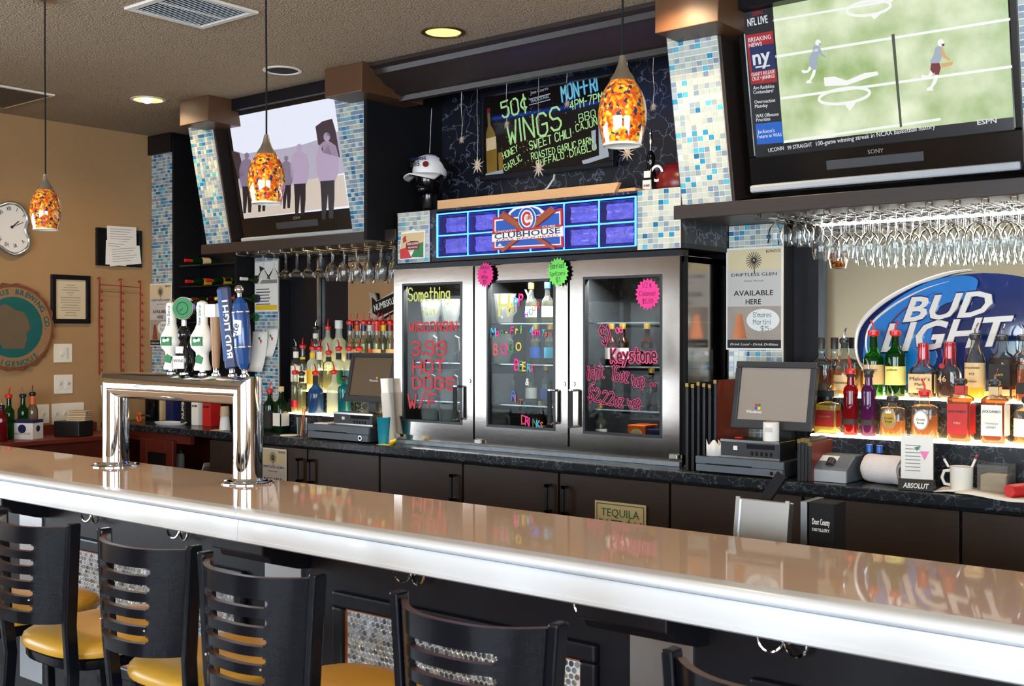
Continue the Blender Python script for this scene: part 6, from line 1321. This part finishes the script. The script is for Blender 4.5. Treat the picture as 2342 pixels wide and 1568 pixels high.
# mug with pens
mg = T('coffee_mug', 'white coffee mug holding pens behind the papers', 'mug', (AX(2200,4.47), 4.47, CT+.001)); MB().lathe([(.036,0),(.041,.006),(.0425,.095),(.0395,.095),(.038,.01),(.001,.009)], 28, cap=False).build('cup', 'white_plastic', mg, True); MB().tube([(-.039,-.012,.078),(-.06,-.018,.075),(-.068,-.02,.05),(-.058,-.018,.026),(-.038,-.01,.022)], .006, 8).build('handle', 'white_plastic', mg, True)
for lb, dx, tlt, c_ in (('red and white pen leaning right in the mug',.02,R(28),'red'),('dark blue pen leaning left in the mug',-.015,R(-38),'blue_dark')):
    pn = T('pen', lb, 'pen', (mg.location.x+dx*.2, 4.47, CT+.012), (0,tlt*.8,0)); MB().cyl((0,0,0),(0,0,.14),.0042,n=8).build('barrel', c_, pn, True); MB().cyl((0,0,.09),(0,0,.125),.0048,n=8).build('cap', 'white', pn, True)
t = T('napkin_holder', 'clear plastic napkin holder with tan napkins', 'napkin holder', (AX(2280,4.50), 4.50, CT+.001)); m = MB(); w = .055
m.box(-w,w,-.055,-.052,0,.11); m.box(-w,w,.052,.055,0,.11); m.box(-w,-w+.003,-.052,.052,0,.11); m.box(w-.003,w,-.052,.052,0,.11); m.box(-w,w,-.052,.052,0,.003); m.build('box', 'plastic_clear', t); MB().box(-.045,.045,-.045,.045,.004,.07).build('napkins', 'cloth_tan', t)
for i, (lb, u, v, rz) in enumerate((('loose sheet of paper at the right end of the counter',2235,1128,.1),('lower folded sheet of paper on the counter edge',2290,1140,-.12))):
    p = A(u,v,z=CT+.002); t = T('paper_sheet', lb, 'paper', (p.x,p.y+.03,CT+.001+i*.004), (0,0,rz)); m = MB(); nn = 6
    m.add([(-.15+.3*a/nn, s, .003+.006*math.sin(a*.9+i)) for a in range(nn+1) for s in (-.075,.085)], [(2*a,2*a+2,2*a+3,2*a+1) for a in range(nn)]); o = m.build('sheet', 'paper', t, True); sd = o.modifiers.new('s','SOLIDIFY'); sd.thickness = .002
t = T('red_tube', 'red capped tube lying at the right end of the counter', 'tube', (AX(2330,4.44), 4.44, CT+.026), (R(90),0,R(-20))); MB().lathe([(.02,-.08),(.025,-.078),(.025,.05),(.022,.055)], 18).build('barrel', 'red', t, True)
# stainless caddy and black box standing behind the bar
yb = 3.20
t = T('steel_caddy', 'shiny stainless bin standing behind the bar in front of the right cabinets', 'steel bin', (AX(1755,yb), yb, .661), (R(-9),0,0)); a_, b_ = on(t,1686,1131), on(t,1808,1150)
zt = (a_[1]+b_[1])/2
bx('bin', 'steel_dull', t, a_[0], b_[0], 0, .03, 0, zt-.004, bev=.004); bx('front_flange', 'steel_dull', t, a_[0], a_[0]+.014, -.006, .0, .05, zt); bx('front_flange', 'steel_dull', t, b_[0]-.014, b_[0], -.006, 0, .05, zt); MB().obox((a_[0]+.095,.05,zt+.03),(.035,.015,.12),(0,R(32),0)).build('black_strap', 'black_matte', t)
struct(bx('trim_7', 'steel_dull', None, BX0+.5, BX1, 2.95, 3.55, .60, .66), 'stainless underbar shelf hidden behind the bar')
t = T('spirit_box', 'black gift box with pale distillery lettering beside the stainless bin', 'box', (AX(1872,yb+.02), yb+.02, .661)); a_, b_ = on(t,1850,1148), on(t,1908,1150); bx('carton', 'black_matte', t, a_[0], b_[0], 0, .09, 0, a_[1], bev=.002); bx('steel_edge', 'steel_dull', t, AX(1833,yb+.02)-t.location.x, a_[0]-.003, -.004, .12, 0, a_[1]); cxx = (a_[0]+b_[0])/2; txt('lettering', 'Door County', t, (cxx,-.0015,a_[1]-.065), .018, 'paper', cx=True, wmax=.055); txt('lettering', 'DISTILLERY', t, (cxx,-.0015,a_[1]-.085), .009, 'paper', cx=True, wmax=.055)
# ================================================================== tap handles (parts of the tower)
TTOP = TZ+TR
def th(label, u, lean=0, ry=0, y=TY):
    x = AX(u, y); e = bpy.data.objects.new('tap_handle', None); COL.objects.link(e); e.parent = tower; e.location = (x, y, TTOP-.003); e.rotation_euler = (lean, ry, R(26)); e['label'] = label
    MB().lathe([(.017,0),(.017,.008),(.011,.014),(.010,.03),(.012,.034)], 16).build('ferrule', 'chrome', e, True); return e
def cow(label, u, sc=1.0):
    e = th(label, u)
    MB().lathe([(.030*sc,.02),(.031*sc,.03),(.026*sc,.045),(.022*sc,.07),(.024*sc,.09),(.040*sc,.108),(.044*sc,.13),(.041*sc,.155),(.028*sc,.178),(.020*sc,.20),(.020*sc,.24),(.022*sc,.265),(.018*sc,.283),(.006*sc,.29)], 24).build('handle_body', 'white_plastic', e, True)
    MB().prism([(-.020,.115),(.022,.115),(.022,.150),(-.020,.150)], -.0455*sc, -.038*sc).build('cow_picture', 'green', e); m = MB(); m.ell((-.006,-.0455*sc,.135),.008,.002,.007); m.ell((.008,-.0455*sc,.138),.008,.002,.007); m.build('cow_patch', 'white', e); m = MB(); m.ell((.002,-.046*sc,.144),.006,.002,.005); m.build('cow_patch', 'ink', e)
    MB().prism([(-.014,.05),(.010,.045),(.014,.07),(-.004,.082),(-.015,.072)], -.027*sc, -.02*sc).build('green_print', 'green', e)
    txt('lettering', 'New Glarus', e, (.005,-.0225*sc,.195), .011, 'teal_dark', rot=(0,-R(90),0)); return e
cow('white bottle-shaped ceramic tap handle at the left of the tower', 392); 
cow('white bottle-shaped ceramic tap handle with cow picture in the middle', 463, 1.08)
e = th('black bottle tap handle topped by a green medallion', 421); MB().lathe([(.030,.01),(.034,.02),(.036,.06),(.034,.09),(.022,.115),(.015,.13),(.024,.145),(.026,.165),(.018,.185),(.008,.195)], 22).build('handle_body', 'black_gloss', e, True); bx('label', 'white', e, -.026, .018, -.037, -.030, .025, .075); bx('label', 'white', e, -.018, .012, -.034, -.024, .085, .112); txt('lettering', 'WINE', e, (-.004,-.0375,.05), .012, 'ink', cx=True); MB().cyl((0,0,.19),(0,0,.215),.010,n=12).build('neck', 'chrome', e, True)
m = MB(); m.cyl((0,-.010,.262),(0,.010,.262),.045,n=30); m.build('medallion', 'chrome', e, True); m = MB(); m.cyl((0,-.0125,.262),(0,-.009,.262),.0415,n=30); m.build('medallion_face', 'green', e); m = MB(); m.tube([(math.cos(2*PI*i/24)*.024,-.0128,.262+math.sin(2*PI*i/24)*.024) for i in range(24)], .0015, 5, closed=True); m.stroke([(0,.262),(-.012,.25)], .003, -.0132); m.build('medallion_print', 'ink', e)
e = th('tapered wooden tap handle with a pale square top', 494); MB().lathe([(.012,.03),(.014,.04),(.021,.20),(.022,.225)], 20).build('handle_body', 'oak', e, True); bx('top_block', 'paper', e, -.032, .012, -.028, .020, .225, .275, bev=.003); bx('top_plate', 'grey_light', e, .013, .034, -.026, .018, .225, .277, bev=.002)
e = th('tall flat blue tap handle with white vertical lettering', 532, 0, R(-6)); m = MB().box(-.022,.022,-.016,.016,.03,.34); m.build('handle_body', 'blue_dark', e, bev=.006); bx('blue_face', 'tap_blue', e, -.022, -.004, -.0175, -.014, .06, .33, bev=.001); o = txt('lettering', 'BUD LIGHT', e, (.0165,-.0168,.07), .026, 'white', rot=(0,-R(90),0), bold=.03, wmax=.23)
e = th('blue faceted tap handle with silver bands and ball top', 560, 0, R(-4)); MB().lathe([(.016,.03),(.024,.05),(.030,.10),(.031,.11)], 8).build('handle_base', 'tap_blue', e); MB().lathe([(.031,.11),(.032,.115),(.032,.24),(.031,.245)], 24).build('handle_body', 'tap_blue', e, True); MB().lathe([(.031,.245),(.026,.275),(.014,.295),(.010,.30)], 8).build('handle_top', 'tap_blue', e)
m = MB()
for z in (.112,.243): m.lathe([(.0325,z-.003),(.0335,z),(.0325,z+.003)], 24)
m.build('silver_band', 'chrome', e, True); m = MB(); m.cyl((0,0,.298),(0,0,.315),.008,n=10); m.ell((0,0,.328),.017,.017,.017,16,10); m.build('ball_top', 'chrome', e, True); MB().prism([(-.02,.15),(.012,.16),(.016,.21),(-.012,.215)], -.0335, -.024).build('label', 'white', e); txt('lettering', 'Lite', e, (-.002,-.0345,.17), .026, 'blue_dark', cx=True, bold=.02, shear=.2, rot=(0,-R(70),0))
# ================================================================== left till
tm2, W, H = monitor('brown till touch screen with a start-up logo, left of the cooler', 790, 893, 806, 918, 4.52, R(12), 'screen_brown', False)
td2, dh2, dw2 = drawer('grey cash drawer under the left till screen', 702, 842, 968, 4.375, .205)
dz2 = CT+.001+dh2
pcbox('small black computer box under the left till screen', 762, 852, dz2, .07, 4.44, .09)
t = T('till_stand', 'black monitor stand on the left cash drawer', 'monitor stand', (tm2.location.x, 4.555, dz2+.0005)); MB().box(-.09,.09,-.02,.025,0,.012).build('foot', 'black_plastic', t, bev=.003); bx('neck', 'black_plastic', t, -.03, .03, -.0, .025, .012, tm2.location.z-dz2+.1)
o = T('note_pad', 'small white note lying on the left cash drawer', 'note', (AX(738,4.41), 4.42, dz2+.001), (0,0,.2)); bx('sheet', 'paper', o, -.05, .05, -.03, .03, 0, .006)
tp = T('paper_tumbler', 'teal paper cup standing between the left till and the cooler', 'cup', (AX(877,4.42), 4.42, CT+.001)); MB().lathe([(.028,0),(.038,.14),(.0395,.142),(.0395,.146),(.036,.146),(.026,.004),(.001,.003)], 24, cap=False).build('cup', 'teal', tp, True)
t = T('leaning_menu', 'white folded menu sheets leaning between the left till and the cooler', 'menu', (AX(890,4.45), 4.45, CT+.001), (0,R(-6),0)); bx('sheet', 'paper', t, -.002, .002, -.03, .16, 0, .36); bx('sheet', 'paper_grey', t, .004, .007, -.04, .14, 0, .28)
t = T('sticky_note', 'curled yellow note on the counter in front of the cooler', 'note', (AX(876,4.36), 4.375, CT+.001)); m = MB(); m.add([(-.05,-.02,.001),(.05,-.02,.001),(.05,.03,.001),(-.05,.03,.001),(.055,-.015,.03),(.055,.03,.035)], [(0,1,2,3),(1,4,5,2)]); o = m.build('sheet', 'yellow', t, True); sd = o.modifiers.new('s','SOLIDIFY'); sd.thickness = .0008
t = T('pen_jar', 'clear tumbler holding yellow pencils beside the left till', 'jar', (AX(690,4.44), 4.44, CT+.001)); MB().lathe([(.028,0),(.032,.11)], 20, cap=False).build('jar', 'plastic_clear', t, True)
for i, (a_, c_) in enumerate(((.15,'yellow'),(.22,'orange'),(.05,'dark_red'))):
    pn = T('pencil', ('yellow pencil in the tumbler','orange pencil in the tumbler','dark red pencil in the tumbler')[i], 'pencil', (AX(690,4.44)-.01+i*.006, 4.44, CT+.004), (0,a_,0)); MB().cyl((0,0,0),(0,0,.165),.0038,n=6).build('shaft', c_, pn); MB().cyl((0,0,.165),(0,0,.178),.0038,.0008,n=6).build('tip', 'tan_label', pn)
t = T('coaster_stack', 'pale round coaster on the counter left of the till', 'coaster', (AX(655,4.38), 4.40, CT+.001)); MB().lathe([(.05,0),(.055,.004),(.053,.008)], 24).build('disc', 'paper', t, True)
# ================================================================== things on the counter under the tap tower
GC = 'things on the counter under the tap tower'
def jug(label, u, y, r, h, mat, lid):
    t = T('canister', label, 'canister', (AX(u,y), y, CT+.001), group=GC); MB().lathe([(r*.95,0),(r,.006),(r,h)], 24).build('body', mat, t, True); MB().lathe([(r*1.03,h),(r*1.05,h+.02),(r*.8,h+.03)], 24).build('lid', lid, t, True)
jug('tall dark canister with chrome lid seen under the tap tower', 350, 4.62, .055, .18, 'black_gloss', 'chrome')
def carton(label, u, y, w_, d_, h, mat, text=None, tm_='white', rz=0, vert=False, group=GC):
    t = T('gift_carton', label, 'box', (AX(u,y), y, CT+.001), (0,0,rz), group=group); bx('carton', mat, t, -w_/2, w_/2, -d_/2, d_/2, 0, h, bev=.002)
    if text: txt('lettering', text, t, (0 if not vert else .012,-d_/2-.001,h*.72 if not vert else .04), .014 if not vert else .028, tm_, cx=not vert, wmax=w_*.8 if not vert else None, rot=(0,-R(90) if vert else 0,0))
carton('dark blue whisky gift carton under the tap tower', 395, 4.62, .085, .06, .22, 'felt_navy', 'Crown Royal', 'gold')
carton('black tall carton with white vertical lettering under the tap tower', 427, 4.56, .06, .06, .24, 'black_plastic', 'NUMBSKULL', 'white', 0, True)
carton('cream whiskey miniature carton under the tap tower', 455, 4.56, .075, .07, .17, 'paper', "JACK DANIEL'S", 'ink')
carton('bright red whiskey miniature carton under the tap tower', 484, 4.56, .085, .085, .17, 'red', "JACK DANIEL'S", 'ink')
carton('tan slim carton left of the dark blue one', 371, 4.66, .045, .05, .15, 'tan_label')
t = T('bag_clips', 'orange plastic clip on a dark tray under the tap tower', 'clip', (AX(318,4.46), 4.46, CT+.001), group=GC); m = MB(); m.tube([(math.cos(2*PI*i/14)*.024, 0, .032+math.sin(2*PI*i/14)*.028) for i in range(14)], .008, 8, closed=True); m.build('ring', 'orange', t, True); m = MB().tube([(.02,0,.045),(.06,0,.05),(.13,0,.046)], .007, 8); m.build('shaft', 'charcoal', t, True)
t = T('serving_tray', 'white-rimmed oval tray lying under the tap tower', 'tray', (AX(378,4.42), 4.46, CT+.001), group=GC); m = MB(); m.lathe([(.12,0),(.135,.012),(.138,.018),(.130,.016),(.115,.006),(.001,.005)], 32, cap=False, sy=.62); m.build('tray', 'cup_white', t, True)
t = T('plastic_cup', 'upturned clear plastic cup at the right leg of the tap tower', 'cup', (AX(514,4.42), 4.42, CT+.001), group=GC); MB().lathe([(.036,0),(.027,.085),(.024,.088),(.001,.088)], 20, cap=False).build('cup', 'cup_white', t, True); MB().lathe([(.030,.088),(.026,.15)], 18).build('wrapped_cup', 'cloth_tan', t, True)
t = T('paper_napkin', 'folded tan napkin lying beside the plastic cup', 'napkin', (AX(500,4.38), 4.385, CT+.001), (0,0,.3), GC); bx('sheet', 'cloth_tan', t, -.05, .05, -.03, .03, 0, .003)
t = T('spray_can', 'grey spray can standing in the open shelf behind the bar', 'can', (AX(412,4.52), 4.52, .64), group=GC); MB().lathe([(.027,0),(.027,.17),(.02,.185)], 18).build('can', 'grey_light', t, True); MB().lathe([(.014,.185),(.014,.205),(.008,.21)], 12).build('nozzle', 'charcoal', t, True)
struct(bx('trim_8', 'black_matte', None, XL+1.0, E_[0]-.01, 4.42, YB-.02, .60, .64), 'dark shelf below the counter left of the cabinets')
t = T('menu_sheets', 'white menu sheets leaning in the open shelf behind the bar', 'menu', (AX(452,4.46), 4.48, .641), (0,R(28),0)); bx('sheet', 'paper', t, -.002, .002, -.03, .10, 0, .17); bx('sheet', 'paper_grey', t, .006, .010, -.03, .10, 0, .15)
# ================================================================== side counter along the tan wall
sc_ = T('side_counter', 'mahogany side counter along the tan wall behind the bar end', 'counter', (XL+.002, 3.0, 0)); bx('body', 'mahogany', sc_, 0, .38, 0, 1.29, 0, .93); bx('top', 'mahogany', sc_, 0, .42, -.02, 1.29, .93, .96, bev=.004); bx('back_rail', 'mahogany', sc_, 0, .02, 0, 1.29, .96, 1.02)
SZ = .961
def side(u, x): q = A(u, 900, x=x); return (x, q.y)
GB = 'things on the side counter by the tan wall'
x, y = side(62, -6.93); ct = T('beer_carton', 'white and blue six-pack carton on the side counter', 'carton', (x, y, SZ), (0,0,R(28)), GB)
hgt = A(62,955,x=-6.93).z-SZ
bx('carton', 'white', ct, -.075, .075, -.055, .055, 0, hgt-.012); bx('blue_band', 'blue_dark', ct, -.0755, .0755, -.0555, .0555, hgt-.03, hgt-.010)
for sx, nm in ((0,'front'),): MB().cyl((.0,-.0565,hgt*.5),(.0,-.0555,hgt*.5),.028,n=20).build('printed_emblem', 'blue_dark', ct); txt('lettering', 'BUSCH LIGHT', ct, (0,-.0562,hgt*.22), .013, 'ink_grey', cx=True); o = MB().cyl((.0765,0,hgt*.5),(.0755,0,hgt*.5),.02,n=20).build('printed_emblem', 'blue_dark', ct)
for lb, u, dx, kw in (('green bottle with dark red pourer at the left of the side counter',20,-6.98,dict(top='red', glass='glass_green', r=.033, ht=.27)),('green bottle with dark cap behind the six-pack carton',52,-7.05,dict(top='black_plastic', glass='glass_green', r=.033, ht=.265)),('orange-necked bottle with black pourer behind the six-pack carton',74,-7.05,dict(top='steel', r=.033, ht=.275, labels=((.21,.262,'orange'),))),('red liqueur bottle cut by the left edge on the side counter',3,-6.9,dict(top='black_plastic', glass='liquor_red', liq='liquor_red', r=.036, ht=.21, hb=.14))):
    x, y = side(u, dx); d_ = dict(r=.035, hb=.165, group=GB); d_.update(kw); bottle(lb, x, y, SZ, **d_)
x, y = side(168, -6.88); t = T('card_reader', 'black box with a stack of tan napkins on the side counter', 'box', (x, y, SZ), (0,0,R(20)), GB); bx('box', 'black_plastic', t, -.10, .10, -.07, .07, 0, .10, bev=.006)
x, y = side(182, -6.86); t = T('napkin_stack', 'stack of tan paper napkins on the black box', 'napkins', (x, y, SZ+.101), (0,0,R(30)), GB)
for i in range(6): bx('napkin', 'cloth_tan' if i % 2 else 'paper_warm', t, -.065, .065, -.055+.004*i, .055, .011*i, .011*i+.009, bev=.002)
t = T('leaning_sheet', 'white sheet leaning against the counter beside the red wire rack', 'paper', (XL+.10, 4.36, CT+.001), (R(8),R(-4),R(40))); bx('sheet', 'paper', t, -.05, .05, -.001, .001, 0, .26)
# ================================================================== cooler contents
SH = (CT+.053, CT+.2425, CT+.4525, CT+.6625)
GF = 'plastic pitchers in the left cooler door'
def pitcher(label, u, row, y=4.61, mat='cup_white', h=.15, r=.058, grp=GF):
    t = T('plastic_pitcher', label, 'pitcher', (AX(u,y), y, SH[row]), group=grp)
    MB().lathe([(r*.72,0),(r*.75,.005),(r,h),(r*1.06,h+.004),(r*1.0,h+.004),(r*.70,.006),(.001,.006)], 22, cap=False).build('cup', mat, t, True)
    MB().tube([(r*.95,-.01,h*.85),(r*1.5,-.02,h*.8),(r*1.55,-.02,h*.4),(r*.85,-.01,h*.25)], .006, 6).build('handle', mat, t, True)
for u, row, lb in ((985,0,'left white pitcher on the cooler floor behind the left door'),(1030,0,'right white pitcher on the cooler floor behind the left door'),(975,1,'left white pitcher on the lower shelf behind the left door'),(1025,1,'right white pitcher on the lower shelf behind the left door'),(978,2,'left white pitcher on the middle shelf behind the left door'),(1028,2,'right white pitcher on the middle shelf behind the left door'),(985,3,'left clear pitcher on the top shelf behind the left door'),(1030,3,'right clear pitcher on the top shelf behind the left door')):
    pitcher(lb, u, row, mat='cup_white' if row < 3 else 'plastic_clear', h=.165 if row < 3 else .13)
for u, row, lb in ((1140,0,'clear pitcher on the cooler floor behind the middle door'),(1150,1,'clear pitcher on the lower shelf behind the middle door'),(1148,2,'clear pitcher on the middle shelf behind the middle door'),(1155,3,'clear pitcher on the top shelf behind the middle door')): pitcher(lb, u, row, mat='plastic_clear', grp='clear pitchers in the middle cooler door')
def beer(label, u, row, y=4.63, gl='glass_bottle', lab='white', cap='gold', liq='liquor_pale'):
    bottle(label, AX(u,y), y, SH[row], r=.030, hb=.105, ht=.19, rn_=.012, glass=gl, liq=liq, fill=.6, labels=((.03,.085,lab),), top=cap, group='beer bottles in the cooler')
for u, row, lb, kw in ((1215,3,'white-labelled bottle on the top shelf of the middle cooler door',{}),(1252,3,'white-labelled bottle with blue cap on the top shelf of the cooler',dict(cap='blue')),(1225,2,'blue-labelled bottle on the middle shelf of the cooler',dict(lab='blue')),(1258,2,'second blue-labelled bottle on the middle shelf of the cooler',dict(lab='blue_sky')),(1215,1,'clear bottle on the lower shelf of the middle cooler door',{}),(1250,1,'blue-labelled bottle on the lower shelf of the cooler',dict(lab='blue')),(1238,0,'brown bottle on the floor of the middle cooler door',dict(gl='glass_brown',lab='white')),
   (1398,2,'gold-necked bottle on the middle shelf of the right cooler door',dict(gl='glass_brown',lab='paper')),(1424,2,'second gold-necked bottle on the middle shelf of the right cooler door',dict(gl='glass_brown',lab='paper')),(1375,0,'slim bottle on the floor of the right cooler door',{}),(1480,2,'dark bottle on the middle shelf of the right cooler door',dict(gl='glass_brown',lab='ink')),(1490,1,'dark bottle on the lower shelf of the right cooler door',dict(gl='glass_brown',lab='ink'))): beer(lb, u, row, **kw)
def can_pack(label, u, w_, h, mat, text, tm_):
    t = T('beer_carton', label, 'carton', (AX(u,4.58), 4.60, SH[0]), group='cartons on the cooler floor'); bx('carton', mat, t, -w_/2, w_/2, 0, .12, 0, h, bev=.003); o = txt('lettering', text, t, (0,-.001,h*.45), .022, tm_, cx=True, wmax=w_*.8)
    return t
t = can_pack('orange beer carton on the floor of the right cooler door', 1450, .10, .115, 'orange', 'SUMMER', 'white'); MB().cyl((0,-.0008,.062),(0,-.002,.062),.036,n=22).build('printed_badge', 'tan_label', t); can_pack('dark blue beer carton on the floor of the right cooler door', 1492, .085, .10, 'blue_dark', 'BLUE EDITION', 'paper')

for i_ in range(3):   # fill lights added inside the cooler to brighten its contents
    l = bpy.data.lights.new('cooler_fill', 'AREA'); l.shape = 'RECTANGLE'; l.size = .45; l.size_y = .03; l.energy = 32; l.color = (1,.97,.92)
    o = bpy.data.objects.new('cooler_fill', l); COL.objects.link(o); o.parent = cool; o.location = ((fx[i_]+fx[i_+1])/2-fo.x, .07, fz1-CT-.045); o.rotation_euler = (R(-20),0,0)
